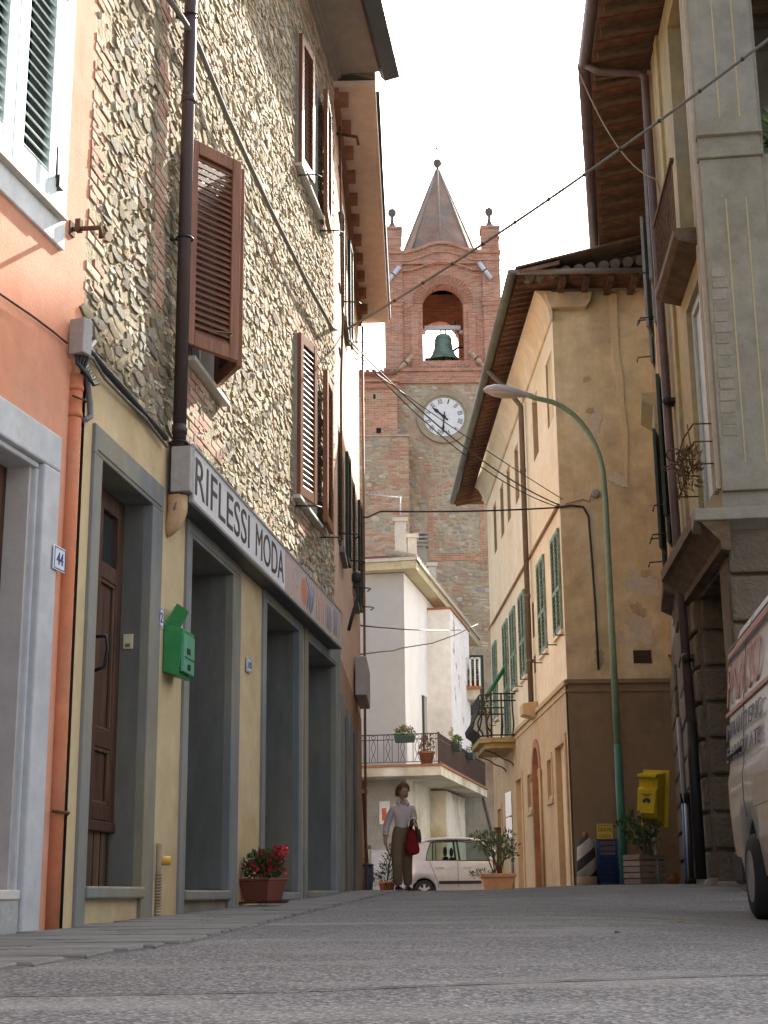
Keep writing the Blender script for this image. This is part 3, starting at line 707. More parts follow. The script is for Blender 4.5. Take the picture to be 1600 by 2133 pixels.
b = MB(); b.box(su0+.001, su1, D+.02, -.036, sz1-.018, sz1-.002); b.box(su0+.001, su1, D+.02, -.036, sz0+.002, sz0+.02); b.box(su0-.003, su0+.02, D+.02, -.036, sz0+.02, sz1-.018)
b.build('casing', M_signd, sg, L1.M)
MB().box(su0-.09, su0-.004, -.20, -.07, sz0+.05, sz1-.04).build('end_box', mat('stone_box', [(.34, .30, .29), (.42, .38, .36)], 20, .9, .1), sg, L1.M, bev=.008)
MB().tube([(su0-.05, -.12, sz0+.06), (su0-.08, -.10, sz0-.06), (su0-.03, -.08, sz0-.10), (su0, -.06, sz0+.02)], .008, 6).build('lead', M_cable_g, sg, L1.M)
tu0, tu1 = L1.u(408, 1000, D), L1.u(521, 1095, D); zt0, zt1 = sz0+.075, sz1-.06
text_on('RIFLESSI', L1.M @ T(tu0, D+.004, zt0), tu1-tu0, zt1-zt0, M_text, sg)
tu2, tu3 = L1.u(534, 1120, D), L1.u(592, 1180, D)
text_on('MODA', L1.M @ T(tu2, D+.004, zt0), tu3-tu2, zt1-zt0, M_text, sg)
def flat(pts, r, name, m, parent=sg, F=L1, y=D+.003):
    b = MB().tube([(u, 0, z) for u, z in pts], r, 6); b.v = [(x, y+(yy)*.25, z) for x, yy, z in b.v]; return b.build(name, m, parent, F.M)
M_sbl = plain('sign_blue', (.10, .15, .25), .6); M_sor = plain('sign_orange', (.52, .22, .12), .6); M_spk = plain('sign_pink', (.50, .38, .33), .6); M_svi = plain('sign_violet', (.20, .17, .26), .6)
q = L1.u(600, 1190, D);  hh = sz1-sz0; zc = (sz0+sz1)/2
MB().box(q-.1, su1-.03, D+.0015, D+.005, sz0+.025, sz1-.02).build('pink_field', M_spk, sg, L1.M)
KS = (su1-q-.1)/3.5
sp = [(q+KS*(.15), zc-.13), (q+KS*(.2), zc-.16), (q+KS*(.27), zc-.10), (q+KS*(.33), zc+.06), (q+KS*(.42), zc+.12), (q+KS*(.55), zc+.10), (q+KS*(.6), zc), (q+KS*(.52), zc-.05), (q+KS*(.45), zc), (q+KS*(.48), zc+.05)]
flat(sp, .009, 'printed_curve', M_svi)
b = MB(); k = 20; pts = [(q+KS*(.95+.2*math.cos(t)), zc-.01+.125*math.sin(t)) for t in [2*math.pi*i/k for i in range(k)]]
b.poly([(u, D+.0005, z) for u, z in pts]); b.build('printed_oval', M_sor, sg, L1.M)
for i in range(9): flat([(q+KS*(1.1+i*.045), zc-.15+.02*(i % 3)), (q+KS*(1.22+i*.05), zc+.11+.02*math.sin(i*2))], .012, 'printed_stroke', M_sbl)
flat([(q+KS*(1.05), zc+.14), (q+KS*(1.25), zc+.05), (q+KS*(1.35), zc-.16)], .014, 'printed_stroke', M_sbl)
for i, c in enumerate((0, .22, .47)): flat([(q+KS*(1.75+c), zc-.14), (q+KS*(1.75+c), zc+.08), (q+KS*(1.8+c), zc+.14), (q+KS*(1.88+c), zc+.09), (q+KS*(1.9+c), zc-.14)], .012, 'printed_arch', M_sor)
for i in range(6): flat([(q+KS*(2.45+i*.06), zc-.14), (q+KS*(2.47+i*.06), zc+.02), (q+KS*(2.44+i*.06), zc+.1)], .013, 'printed_stroke', M_sbl)
for i in range(5): flat([(q+KS*(2.95+i*.07), zc-.13), (q+KS*(2.99+i*.06), zc-.02), (q+KS*(2.93+i*.08), zc+.08), (q+KS*(3.02+i*.05), zc+.13)], .013, 'printed_stroke', M_sbl)
flat([(q+KS*(3.35), zc-.12), (q+KS*(3.38), zc+.1), (q+KS*(3.45), zc-.1)], .012, 'printed_stroke', M_sor)
MB().tube([(8.55, -.1, sz1-.02), (8.5, -.14, sz1+.1), (8.58, -.2, sz1+.35), (8.52, -.2, sz1+.55)], .02, 8).build('spot_arm', M_iron, sg, L1.M)
MB().lathe([(.02, 0), (.06, .02), (.06, .1), (.03, .13)], 10, M=T(8.52, -.2, sz1+.5)).build('spot_lamp', M_iron, sg, L1.M)

# ------------------------------------------------------------------ green letter box
mu0 = L1.u(340, 1360, -.04); lz0, lz1 = L1.z(342, 1410, -.04), L1.z(342, 1300, -.04)
M_green = mat('green_enamel', [(.03, .21, .06), (.045, .27, .085)], 4, .4, .03); M_green2 = plain('pale_green_enamel', (.11, .33, .19), .4)
lb = thing('letter_box', 'green metal letter box with its lid tipped up beside number 12', 'letter box', L1.w(mu0, -.05, lz0))
b = MB(); b.prism([(-.04, lz0+.03), (-.14, lz0), (-.165, lz1-.03), (-.04, lz1)], mu0, mu0+.27, 'x'); b.build('body', M_green, lb, L1.M, bev=.004)
MB().box(mu0+.012, mu0+.258, -.172, -.15, lz0+.03, lz1-.06).build('front_door', M_green2, lb, L1.M, bev=.002)
b = MB(); b.box(mu0+.1, mu0+.16, -.176, -.170, lz0+.05, lz0+.085); b.box(mu0+.08, mu0+.15, -.176, -.170, lz1-.18, lz1-.145); b.build('name_card', M_dark, lb, L1.M)
b = MB(); b.box(mu0+.02, mu0+.25, -.1745, -.171, lz0+.12, lz0+.125); b.build('door_gap', M_dark, lb, L1.M)
b = MB(); b.add([(mu0, -.045, lz1), (mu0+.27, -.045, lz1), (mu0+.27, -.12, lz1+.13), (mu0, -.12, lz1+.13), (mu0, -.055, lz1-.005), (mu0+.27, -.055, lz1-.005), (mu0+.27, -.128, lz1+.125), (mu0, -.128, lz1+.125)], [(0,1,2,3), (7,6,5,4), (0,4,5,1), (1,5,6,2), (2,6,7,3), (3,7,4,0)]); b.build('lid', M_green, lb, L1.M)

# ------------------------------------------------------------------ pink house at the end of the left row
M_peach = mat('peach_plaster', [(.60, .37, .235), (.66, .42, .28), (.7, .47, .33)], .7, .92, .1, 50, stain=(.6, .40, .28), sscale=.6)
M_ochre_d = mat('brown_plaster_base', [(.32, .17, .08), (.42, .24, .12)], 1.5, .92, .15, 40)
ph = thing('peach_house', 'narrow peach plastered house past the stone house with dark green shutters', 'house', L2.w(3.5, 0, 0))
PL, PZ = 7.2, 9.62
Pw = [(2.0, 2.8, 7.5, 9.0, .2), (1.1, 1.9, 4.25, 5.7, .2), (4.9, 5.7, 4.4, 6.1, .2)]
b = wallmesh(0, PL, 2.95, PZ, Pw); shell(b, 0, PL, -.4, PZ, 5.5); b.build('wall', M_peach, ph, L2.M)
b = wallmesh(0, PL, -.4, 2.95, [(1.3, 2.3, -.3, 2.4, .3), (3.4, 4.6, -.3, 2.45, .3)]); b.build('ground_floor_wall', M_ochre_d, ph, L2.M @ T(0, -.012, 0))
b = MB()
for a, c in ((0, .4), (.8, 1.3), (2.3, 2.6), (3.1, 3.4), (4.6, 4.9)): b.box(a, c, -.05, .3 if a > .5 else 0, 0, 2.5 if a > .5 else 2.95)
b.build('stone_jamb', M_serena, ph, L2.M, bev=.01)
for a, c in ((1.3, 2.3), (3.4, 4.6)): MB().box(a, c, .2, .24, .3, 2.45).build('door', M_wood_d, ph, L2.M)
MB().box(4.7, 6.3, -.18, -.02, 3.0, 3.55).build('awning_box', M_reveal, ph, L2.M, bev=.02)
for a, c, z0, z1, dp in Pw:
    w_ = MB().box(a, c, dp-.02, dp, z0, z1).build('window', M_glassd, ph, L2.M)
    MB().box(a-.06, c+.06, -.06, dp, z0-.06, z0).build('sill', M_serena, w_, L2.M)
    shutter(ph, L2.M @ T(a, -.03, z0+.02) @ RZ(180-4) @ T(0, -.04, 0), .4, z1-z0-.04, M_dgreen, .05, .06, .08, .04, tilt=-40)
    shutter(ph, L2.M @ T(c, -.07, z0+.02) @ RZ(-3), .4, z1-z0-.04, M_dgreen, .05, .06, .08, .04)
    for u in (a-.3, c+.3): MB().tube([(u, .0, z0+.1), (u, -.22, z0+.09), (u+.06, -.25, z0+.09), (u+.06, -.2, z0+.05)], .009, 6).build('shutter_hook', M_iron, ph, L2.M)
MB().box(-.05, PL+.25, -.5, .1, PZ, PZ+.06).build('soffit', mat('pale_peach_soffit', [(.66, .50, .39), (.72, .56, .45)], 1, .92, .05), ph, L2.M)
b = MB().box(0, PL, -.06, 0, PZ-.16, PZ); b.build('brick_band', mat('red_brown_band', [(.24, .11, .065), (.33, .16, .09)], 5, .9, .2), ph, L2.M)
for i in range(11):
    MB().box(.1+i*.65, .24+i*.65, -.17, -.06, PZ-.13, PZ-.002).build('corbel_brick', MATS['red_brown_band'], ph, L2.M)
roof_slab(ph, L2.M, -.05, PL+.3, PZ+.07, .5, 5.5, 1.7, .14, M_rooftile)
b = MB().prism([(y*.5-.49, z*.5+PZ+.12) for y, z in gp], .3, PL+.3, 'x', True); b.build('gutter', plain('dark_gutter', (.05, .055, .055), .5, .3), ph, L2.M)
MB().tube([(PL-.12, -.07, PZ-.2), (PL-.12, -.07, 3.0), (PL-.12, -.07, .3)], .02, 10).build('downpipe', mat('copper_pipe', [(.2, .1, .06), (.27, .15, .09)], 4, .6), ph, L2.M)
b = MB().tube([(.35, -.06, 9.3), (.33, -.07, 7.5), (.4, -.08, 6.8), (.36, -.06, 6.0), (.4, -.06, 4.2)], .016, 6)
for z in (8.7, 8.1, 7.2, 6.4): b.tube([(.2, -.05, z), (.5, -.05, z)], .012, 6)
b.build('conduit', M_rust, ph, L2.M)
b = MB().tube([(.6, 0, 9.35), (.6, -.25, 9.3), (.62, -.27, 9.2)], .02, 6); b.build('cable_bracket', M_rust, ph, L2.M)

# ------------------------------------------------------------------ things on the left wall
jb = thing('junction_box', 'grey cable junction box in the corner of orange and stone houses', 'junction box', L0.w(4.42, -.1, 3.2))
jM = L0.M @ T(4.345, -.02, 3.10) @ RZ(-12) @ S(.72, .72, .8)
MB().box(-.05, .06, -.13, 0, 0, .25).build('box', mat('grey_box', [(.33, .31, .29), (.4, .38, .36)], 6, .6), jb, jM, bev=.008)
MB().box(.061, .068, -.12, -.01, .02, .23).build('cover', plain('pale_box_cover', (.5, .49, .47), .6), jb, jM)
b = MB()
for i in range(4): b.tube([(-.02+i*.025, -.05-.02*i, .0), (-.02+i*.03, -.06, -.06), (.06+.04*i, -.07, -.10-.02*i), (.12+.05*i, -.05, -.03-.03*i)], .013, 6)
b.build('cable_loops', M_cable, jb, jM)
def wire(name, label, pts, r, m, n=6): return tag(tubeobj(pts, r, name, m, n=n), label, 'cable', 'overhead and wall cables')
def facepts(F, px, d): return [F.w(F.u(x, y, d), d, F.z(x, y, d)) for x, y in px]
wire('wall_cable', 'thin cable running down the orange wall into the junction box', facepts(L0, [(-60, 560), (0, 612), (70, 660), (110, 690), (140, 715)], -.02), .006, M_rust)
b1 = facepts(L1, [(168, 718), (190, 735), (215, 765), (260, 815), (300, 862), (345, 912)], -.06)
wire('wall_cable', 'black twisted cable bundle above the yellow plaster edge', b1, .022, M_cable)
wire('wall_cable', 'pale loose wire along the top of the yellow plaster', [p+Vector((.01, 0, -.05+.02*math.sin(i*2))) for i, p in enumerate(b1)], .01, M_cable_g)
wire('wall_cable', 'grey flexible conduit hanging on the yellow plaster above door 12', facepts(L1, [(197, 712), (182, 730), (178, 760), (183, 800), (188, 838), (189, 868), (176, 875)], -.05), .016, plain('conduit_grey', (.2, .2, .21), .6))
hub = L2.w(2.3, -.32, L2.z(712, 690, -.32))
hub = at(712, 692, 18.0)
wire('wall_cable', 'thick grey cable running diagonally down the rubble stone wall', facepts(L1, [(325, -40), (385, 45), (398, 68), (412, 92), (470, 235), (560, 430), (640, 590), (690, 680)], -.10)+[hub], .022, M_cable_g)
wire('overhead_cable', 'thick cable stretched across the street up to the right house', sag(hub, at(1640, 52, 12.6), .12, 20), .016, M_cable_g)
b = MB(); _p = sag(hub, at(1640, 52, 12.6), .12, 26)
for i in range(4, 25, 2): b.ball(_p[i], .024, 6)
tag(b.build('cable_tie', M_cable), 'row of dark ties on the thick overhead cable', 'cable ties', kind='stuff')
yc_top = at(1165, 1052, 24.3)
wire('overhead_cable', 'upper of the twin cables sagging from the peach house to the yellow corner', sag(hub, yc_top, .28, 20), .011, M_cable_g)
wire('overhead_cable', 'lower of the twin cables sagging from the peach house to the yellow corner', sag(hub+Vector((0, 0, -.05)), yc_top+Vector((.02, 0, -.05)), .36, 20), .008, M_cable)
wire('overhead_cable', 'fine straight wire past the clock face to the yellow corner', sag(at(738, 745, 19.5), at(1172, 1040, 24.3), .05, 10), .007, M_cable)
bl = at(752, 1076, 22.6)
wire('overhead_cable', 'black bundled cable crossing level in front of the stone tower', [at(748, 1068, 22.5), bl, at(765, 1078, 22.6), at(790, 1066, 22.8)]+sag(at(800, 1065, 22.8), at(1165, 1057, 24.2), .03, 10), .014, M_cable)
wire('overhead_cable', 'black cable crossing level in front of the white house', sag(at(740, 1302, 22.6), at(960, 1312, 46), .05, 8), .013, M_cable)
wire('overhead_cable', 'thin looped wire low in front of the white house', [at(742, 1364, 22.6), at(790, 1358, 25), at(822, 1355, 27), at(835, 1350, 28), at(900, 1340, 31), at(950, 1322, 34), at(995, 1300, 37)], .012, M_cable_g)

# ------------------------------------------------------------------ flower pot by the shop
M_redpot = mat('red_plastic_pot', [(.16, .045, .03), (.20, .06, .042)], 4, .55, .04)
M_leaf = mat('leaf_green', [(.03, .07, .02), (.06, .11, .035)], 5, .6, .1, rand=.35)
M_red = mat('red_petal', [(.42, .015, .03), (.55, .03, .05)], 5, .6, 0, rand=.2)
def leafcloud(center, rad, n, size, seed, hollow=0, up=.3, aspect=.5):
    rr = random.Random(seed); mb = MB()
    for i in range(n):
        while True:
            p = Vector((rr.uniform(-1, 1), rr.uniform(-1, 1), rr.uniform(-1, 1)))
            if hollow < p.length < 1: break
        c = Vector(center)+Vector((p.x*rad[0], p.y*rad[1], p.z*rad[2]))
        dr = (p+Vector((rr.uniform(-.6, .6), rr.uniform(-.6, .6), rr.uniform(-.2, .8)+up))).normalized()
        sd = dr.cross(Vector((rr.uniform(-1, 1), rr.uniform(-1, 1), rr.uniform(-1, 1)))).normalized(); nn = dr.cross(sd)
        s_ = size*rr.uniform(.6, 1.3); wd = s_*aspect
        mb.add([c, c+dr*s_*.5+sd*wd*.5+nn*s_*.08, c+dr*s_, c+dr*s_*.5-sd*wd*.5+nn*s_*.08], [(0, 1, 2), (0, 2, 3)], False, rr.random()+.001)
    return mb
fx, fy = -.93, 11.3; fz = g(fx, fy)+.03
fp = thing('flower_pot', 'red plastic trough of red flowers on the pavement between shop bays', 'flower pot', (fx, fy, fz))
fM = T(fx, fy, fz) @ RZ(-30) @ S(.86, .86, .95)
def frustum(a, b_, z0, z1, a2, b2, mb=None):
    mb = mb or MB(); vs = [(-a, -b_, z0), (a, -b_, z0), (a, b_, z0), (-a, b_, z0), (-a2, -b2, z1), (a2, -b2, z1), (a2, b2, z1), (-a2, b2, z1)]
    return mb.add(vs, [(0,3,2,1),(4,5,6,7),(0,1,5,4),(1,2,6,5),(2,3,7,6),(3,0,4,7)])
frustum(.12, .11, .015, .17, .155, .145).build('trough', M_redpot, fp, fM, bev=.008)
frustum(.16, .15, .17, .19, .162, .152).build('rim', M_redpot, fp, fM, bev=.004)
frustum(.15, .14, 0, .014, .17, .16).build('saucer', M_redpot, fp, fM)
leafcloud((0, 0, .28), (.17, .16, .12), 650, .045, 1).build('foliage', M_leaf, fp, fM, kind='stuff')
rr = random.Random(9)
hd = leafcloud((0, 0, 0), (.02, .02, .02), 14, .028, 3, up=0, aspect=.9).mesh('flower_head'); hd.materials.append(M_red)
for i in range(34):
    a = rr.uniform(0, 6.28); r_ = rr.uniform(.04, .19); x = r_*math.cos(a)+.05; y = r_*math.sin(a)*.8; z = .27+rr.uniform(-.05, .15)
    o = bpy.data.objects.new('flower_head', hd); place(o, fp, fM @ T(x, y, z) @ RZ(rr.uniform(0, 360)) @ S(1, 1, 1.2))
# ------------------------------------------------------------------ brick texture for far brickwork
def brickmat(name, c1, c2, mortar, stain=None, k=1.0):
    if name in MATS: return MATS[name]
    m = mat(name, [c1, c2], 1.3, .95, 0, stain=stain, sscale=.9, smix=(.5, .7)); N = m.node_tree.nodes; L = m.node_tree.links; b = N['Principled BSDF']
    base = b.inputs['Base Color'].links[0].from_socket
    tc = N.new('ShaderNodeTexCoord'); sp = N.new('ShaderNodeSeparateXYZ'); L.new(tc.outputs['Object'], sp.inputs[0])
    ad = N.new('ShaderNodeMath'); L.new(sp.outputs[0], ad.inputs[0]); L.new(sp.outputs[1], ad.inputs[1])
    cb = N.new('ShaderNodeCombineXYZ'); L.new(ad.outputs[0], cb.inputs[0]); L.new(sp.outputs[2], cb.inputs[1])
    br = N.new('ShaderNodeTexBrick'); L.new(cb.outputs[0], br.inputs['Vector']); br.inputs['Scale'].default_value = 1.0*k
    br.inputs['Brick Width'].default_value = .28; br.inputs['Row Height'].default_value = .075; br.inputs['Mortar Size'].default_value = .010; br.inputs['Bias'].default_value = -.1
    br.inputs['Color1'].default_value = (.72, .72, .72, 1); br.inputs['Color2'].default_value = (1.25, 1.2, 1.15, 1); br.inputs['Mortar'].default_value = (*mortar, 1)
    x = N.new('ShaderNodeMix'); x.data_type = 'RGBA'; x.blend_type = 'MULTIPLY'; x.inputs[0].default_value = 1.0
    L.new(base, x.inputs[6]); L.new(br.outputs[0], x.inputs[7]); L.new(x.outputs[2], b.inputs['Base Color'])
    bp = N.new('ShaderNodeBump'); bp.inputs['Strength'].default_value = .6; bp.inputs['Distance'].default_value = .02; bp.invert = True
    L.new(br.outputs['Fac'], bp.inputs['Height']); L.new(bp.outputs[0], b.inputs['Normal']); return m
M_tbrick = brickmat('tower_brick', (.44, .22, .16), (.52, .29, .21), (1.3, 1.4, 1.4), (.40, .28, .22))
M_tbrick2 = brickmat('church_brick', (.44, .24, .165), (.52, .31, .22), (1.3, 1.4, 1.4), (.44, .35, .24))
M_tmortar = mat('tower_mortar', [(.40, .34, .25), (.47, .40, .30), (.53, .46, .36)], 2.2, .97, .6, 9, stain=(.36, .22, .15), sscale=.5, bdist=.05)
M_tstone = palette('tower_stone', [(.44, .37, .26), (.38, .35, .28), (.48, .41, .29), (.35, .33, .29), (.46, .37, .23), (.48, .29, .21), (.42, .37, .28), (.54, .49, .40), (.40, .33, .23)], .95, .5, 12, .03)
M_spire = mat('spire_brick', [(.28, .18, .15), (.36, .23, .18), (.36, .30, .25)], 1.1, .95, .3, 20, stain=(.22, .21, .18), sscale=.9)
M_bronze = mat('green_bronze', [(.10, .17, .14), (.17, .25, .21), (.21, .29, .24)], 2.5, .6, .15, 20, metal=.2)

# ------------------------------------------------------------------ bell tower
TF = Face((0, 58), 90)
tw = thing('bell_tower', 'tall brick and rubble bell tower with pointed spire behind the white house', 'bell tower', (2.58, 60, 0))
TX0, TX1 = .13, 5.03; TC = (TX0+TX1)/2
b = MB().box(TX0, TX1, 0, 4.9, -.5, 21.0); b.build('shaft', M_tmortar, tw, TF.M)
cl = (2.53, 19.5)
def okt(u, z, w_, h_):
    if (u-cl[0])**2+(z-cl[1])**2 < (1.2+w_/2)**2: return False
    if abs(u-2.95) < 1.15+w_/2 and 13.4 < z < 17.0: return False
    return True
cells = rubble_cells(TX0+.05, TX1-.05, 9.0, 20.95, okt, 31, (.14, .3), (.18, .5), (.012, .04))
scatter(TF, tw, cells, stone_protos('stone', M_tstone, 10, 14, 8), 'stone', 300, 'rubble_stones')
# blocked round headed opening below the clock
b = MB(); pts = []
for i in range(17):
    t = math.pi*i/16; pts.append((2.95+.95*math.cos(t), 15.6+.95*math.sin(t)))
o_ = [(2.95+1.15*math.cos(math.pi*i/16), 15.6+1.15*math.sin(math.pi*i/16)) for i in range(17)]
for i in range(16): b.add([(pts[i][0], -.03, pts[i][1]), (o_[i][0], -.03, o_[i][1]), (o_[i+1][0], -.03, o_[i+1][1]), (pts[i+1][0], -.03, pts[i+1][1]), (pts[i][0], .1, pts[i][1]), (pts[i+1][0], .1, pts[i+1][1])], [(0, 1, 2, 3), (0, 3, 5, 4)])
b.box(1.8, 2.0, -.03, .1, 13.4, 15.6); b.box(3.9, 4.1, -.03, .1, 13.4, 15.6); b.box(2.0, 3.9, -.03, .1, 13.4, 13.7)
b.build('blocked_arch', M_tbrick2, tw, TF.M)
cells = rubble_cells(2.0, 3.9, 13.7, 16.4, lambda u, z, w_, h_: z < 15.6 or (u-2.95)**2+(z-15.6)**2 < .8, 33, (.12, .22), (.18, .4), (.01, .03))
scatter(TF, tw, cells, stone_protos('arch_stone', M_tstone, 6, 15, 8), 'stone', 60)
# string courses
b = MB(); b.box(TX0-.08, TX1+.08, -.12, 5.0, 20.98, 21.2); b.box(TX0-.04, TX1+.04, -.06, 4.95, 21.2, 21.5); b.box(TX0-.1, TX1+.1, -.14, 5.0, 21.5, 21.66)
b.build('string_course', M_tbrick, tw, TF.M)
# belfry stage, open on both fronts
A0, A1, AZ0, AS = 1.72, 3.46, 22.05, 24.62; AR = (A1-A0)/2; AC = (A0+A1)/2
Z0, Z1 = 21.66, 26.9
def archwall(mb, y, flip=False, zt=Z1, y2=None):
    def q(p):
        p = [(a, y, z) for a, z in p]; mb.poly(p[::-1] if flip else p)
    q([(TX0, Z0), (A0, Z0), (A0, AS), (TX0, AS)]); q([(A1, Z0), (TX1, Z0), (TX1, AS), (A1, AS)]); q([(A0, Z0), (A1, Z0), (A1, AZ0), (A0, AZ0)])
    k = 20; ar = [(AC-AR*math.cos(math.pi*i/k), AS+AR*math.sin(math.pi*i/k)) for i in range(k+1)]
    for (a, z), (c, d) in zip(ar, ar[1:]): q([(a, z), (c, d), (c, zt), (a, zt)])
    q([(TX0, AS), (A0, AS), (A0, zt), (TX0, zt)]); q([(A1, AS), (TX1, AS), (TX1, zt), (A1, zt)])
    if y2 is not None:
        loop = [(A0, AZ0)]+ar+[(A1, AZ0)]
        for (a, z), (c, d) in zip(loop, loop[1:]+loop[:1]): mb.quad((a, y, z), (c, y, d), (c, y2, d), (a, y2, z))
b = MB(); archwall(b, .12, False, Z1, .75); archwall(b, 4.9, True, Z1, 4.3); archwall(b, .75, True); archwall(b, 4.3)
for x, s_ in ((TX0, 1), (TX1, -1)):
    b.quad((x, .12, Z0), (x, .12, Z1), (x, 4.9, Z1), (x, 4.9, Z0)); b.quad((x+s_*.6, .75, Z0), (x+s_*.6, .75, Z1), (x+s_*.6, 4.3, Z1), (x+s_*.6, 4.3, Z0))
b.quad((TX0, .12, AZ0-.05), (TX1, .12, AZ0-.05), (TX1, 4.9, AZ0-.05), (TX0, 4.9, AZ0-.05))
b.quad((TX0, .12, Z1-.1), (TX1, .12, Z1-.1), (TX1, 4.9, Z1-.1), (TX0, 4.9, Z1-.1))
b.build('belfry_wall', M_tbrick, tw, TF.M)
for a, c in ((TX0-.02, TX0+.74), (TX1-.74, TX1+.02)):
    p_ = MB().box(a, c, -.03, .12, Z0, Z1).build('pilaster', M_tbrick, tw, TF.M)
    q = MB(); q.box(a-.04, c+.04, -.09, .1, 24.45, 24.62); q.box(a-.07, c+.07, -.13, .1, 24.62, 24.75); q.box(a-.03, c+.03, -.06, .1, 24.2, 24.28); q.build('impost', M_tbrick, p_, TF.M)
for a, c in ((A0-.5, A0-.18), (A1+.18, A1+.5)): MB().box(a, c, .06, .121, Z0, 24.3).build('inner_strip', M_tbrick, tw, TF.M)
b = MB(); k = 27
for i in range(k):
    t0, t1 = math.pi*(i+.06)/k, math.pi*(i+.94)/k
    ring = [(AC+r_*math.cos(t), AS+r_*math.sin(t)) for r_, t in ((AR, t0), (AR+.42, t0), (AR+.42, t1), (AR, t1))]
    b.prism(ring, .075, .14, 'y')
b.build('arch_bricks', palette('arch_brick', [(.34, .16, .11), (.40, .2, .14), (.30, .14, .1)], .95, .2), tw, TF.M, kind='stuff')
# swept cornices: they rise over the middle in a segment
def swept(z, h, out, name='swept_cornice'):
    b = MB(); k = 28; pr = []
    for i in range(k+1):
        x = TX0+.74+(TX1-TX0-1.48)*i/k; s_ = (x-TC)/((TX1-TX0)/2-.74)
        pr.append((x, z+.42*(0.5+0.5*math.cos(math.pi*min(1, abs(s_)*1.05)))))
    pr = [(TX0-out*.6, z), ]+pr+[(TX1+out*.6, z)]
    for (a, c), (d, e) in zip(pr, pr[1:]):
        b.add([(a, -out, c), (d, -out, e), (d, -out, e+h), (a, -out, c+h), (a, .3, c), (d, .3, e), (d, .3, e+h), (a, .3, c+h)], [(0, 1, 2, 3), (4, 0, 3, 7)[::-1], (3, 2, 6, 7), (0, 4, 5, 1)])
    return b.build(name, M_tbrick, tw, TF.M)
swept(26.05, .07, .05); swept(26.5, .08, .07); swept(26.85, .14, .12)
# top parapet that follows the sweep
b = MB(); k = 28
for i in range(k):
    xs = [TX0+(TX1-TX0)*j/k for j in (i, i+1)]; hs = []
    for x in xs:
        s_ = (x-TC)/((TX1-TX0)/2-.74); hs.append(26.9+.42*(0.5+0.5*math.cos(math.pi*min(1, abs(s_)*1.05))))
    b.add([(xs[0], .0, 26.4), (xs[1], .0, 26.4), (xs[1], .0, hs[1]), (xs[0], .0, hs[0]), (xs[1], .5, hs[1]), (xs[0], .5, hs[0])], [(0, 1, 2, 3), (3, 2, 4, 5)])
b.box(TX0, TX1, .5, 4.9, 26.8, 27.1); b.build('parapet', M_tbrick, tw, TF.M)
for a, y0 in ((TX0-.02, 0), (TX1-.72, 0), (TX0-.02, 4.2), (TX1-.72, 4.2)):
    pn = MB().box(a, a+.74, y0-.04, y0+.7, 26.9, 28.05).build('pinnacle', M_tbrick, tw, TF.M)
    q = MB(); q.box(a-.06, a+.80, y0-.1, y0+.76, 28.0, 28.12); q.box(a-.03, a+.77, y0-.07, y0+.73, 27.55, 27.62); q.build('cap', M_tbrick, pn, TF.M)
    MB().lathe([(.36, 0), (.3, .06), (.17, .18), (.09, .34), (.06, .55), (.07, .62), (.15, .70), (.19, .82), (.15, .95), (.04, 1.02)], 14, (a+.37, y0+.33, 28.12)).build('finial', plain('finial_grey', (.13, .12, .11), .8), pn, TF.M)
cy = 2.45
sp_ = MB(); n = 8; R0 = 1.95
prof = [(R0, 26.95), (R0*.985, 27.1), (.09, 32.05), (.07, 32.1)]
sp_.lathe(prof, n, (TC, cy, 0), smooth=False, M=None); sp_.build('spire', M_spire, tw, TF.M)
b = MB()
for j in range(n):
    t = 2*math.pi*j/n; b.tube([(TC+R0*math.cos(t), cy+R0*math.sin(t), 27.1), (TC+.08*math.cos(t), cy+.08*math.sin(t), 32.05)], .045, 5)
b.build('spire_hip', mat('hip_tile', [(.26, .24, .21), (.34, .31, .27)], 3, .95, .3, 20), tw, TF.M)
b = MB().tube([(TC, cy, 32.0), (TC, cy, 32.3)], .07, 8); b.ball((TC, cy, 32.42), .2, 10); b.build('spire_ball', MATS['finial_grey'], tw, TF.M)
b = MB().tube([(TC, cy, 32.5), (TC, cy, 34.2)], .012, 5).tube([(TC-.12, cy, 33.9), (TC+.12, cy, 33.9)], .01, 5); b.add([(TC-.15, cy, 33.05), (TC, cy, 33.1), (TC, cy, 33.3)], [(0, 1, 2)]); b.build('weather_vane', M_iron, tw, TF.M)
# bell
bc_ = (AC+.02, 1.0); bl_ = thing('bell', 'green bronze bell hanging in the tower arch', 'bell', (bc_[0], 59, 22.6))
bz = 22.32
MB().lathe([(.65, 0), (.67, .04), (.62, .12), (.50, .3), (.41, .55), (.37, .85), (.35, 1.05), (.29, 1.17), (.12, 1.24), (.02, 1.26)], 28, (bc_[0], bc_[1], bz), cap=False).build('body', M_bronze, bl_, TF.M)
b = MB()
for r_, z in ((.64, .1), (.445, .45), (.365, .98)): b.tube([(bc_[0]+(r_+.005)*math.cos(t), bc_[1]+(r_+.005)*math.sin(t), bz+z) for t in [2*math.pi*i/28 for i in range(28)]], .014, 5, closed=True)
b.build('moulding_ring', M_bronze, bl_, TF.M)
b = MB().lathe([(.04, 0), (.04, .9)], 8, (bc_[0], bc_[1], bz-.1)); b.ball((bc_[0], bc_[1], bz-.08), .1, 8); b.build('clapper', M_iron, bl_, TF.M)
b = MB()
for x in (-.1, 0, .1): b.tube([(bc_[0]+x, bc_[1], bz+1.2), (bc_[0]+x, bc_[1], bz+1.55)], .035, 6)
b.build('crown', M_bronze, bl_, TF.M)
MB().box(A0+.1, A1-.1, bc_[1]-.08, bc_[1]+.08, bz+1.45, bz+1.62).build('yoke', plain('yoke_galvanised', (.5, .51, .54), .5, .3), bl_, TF.M)
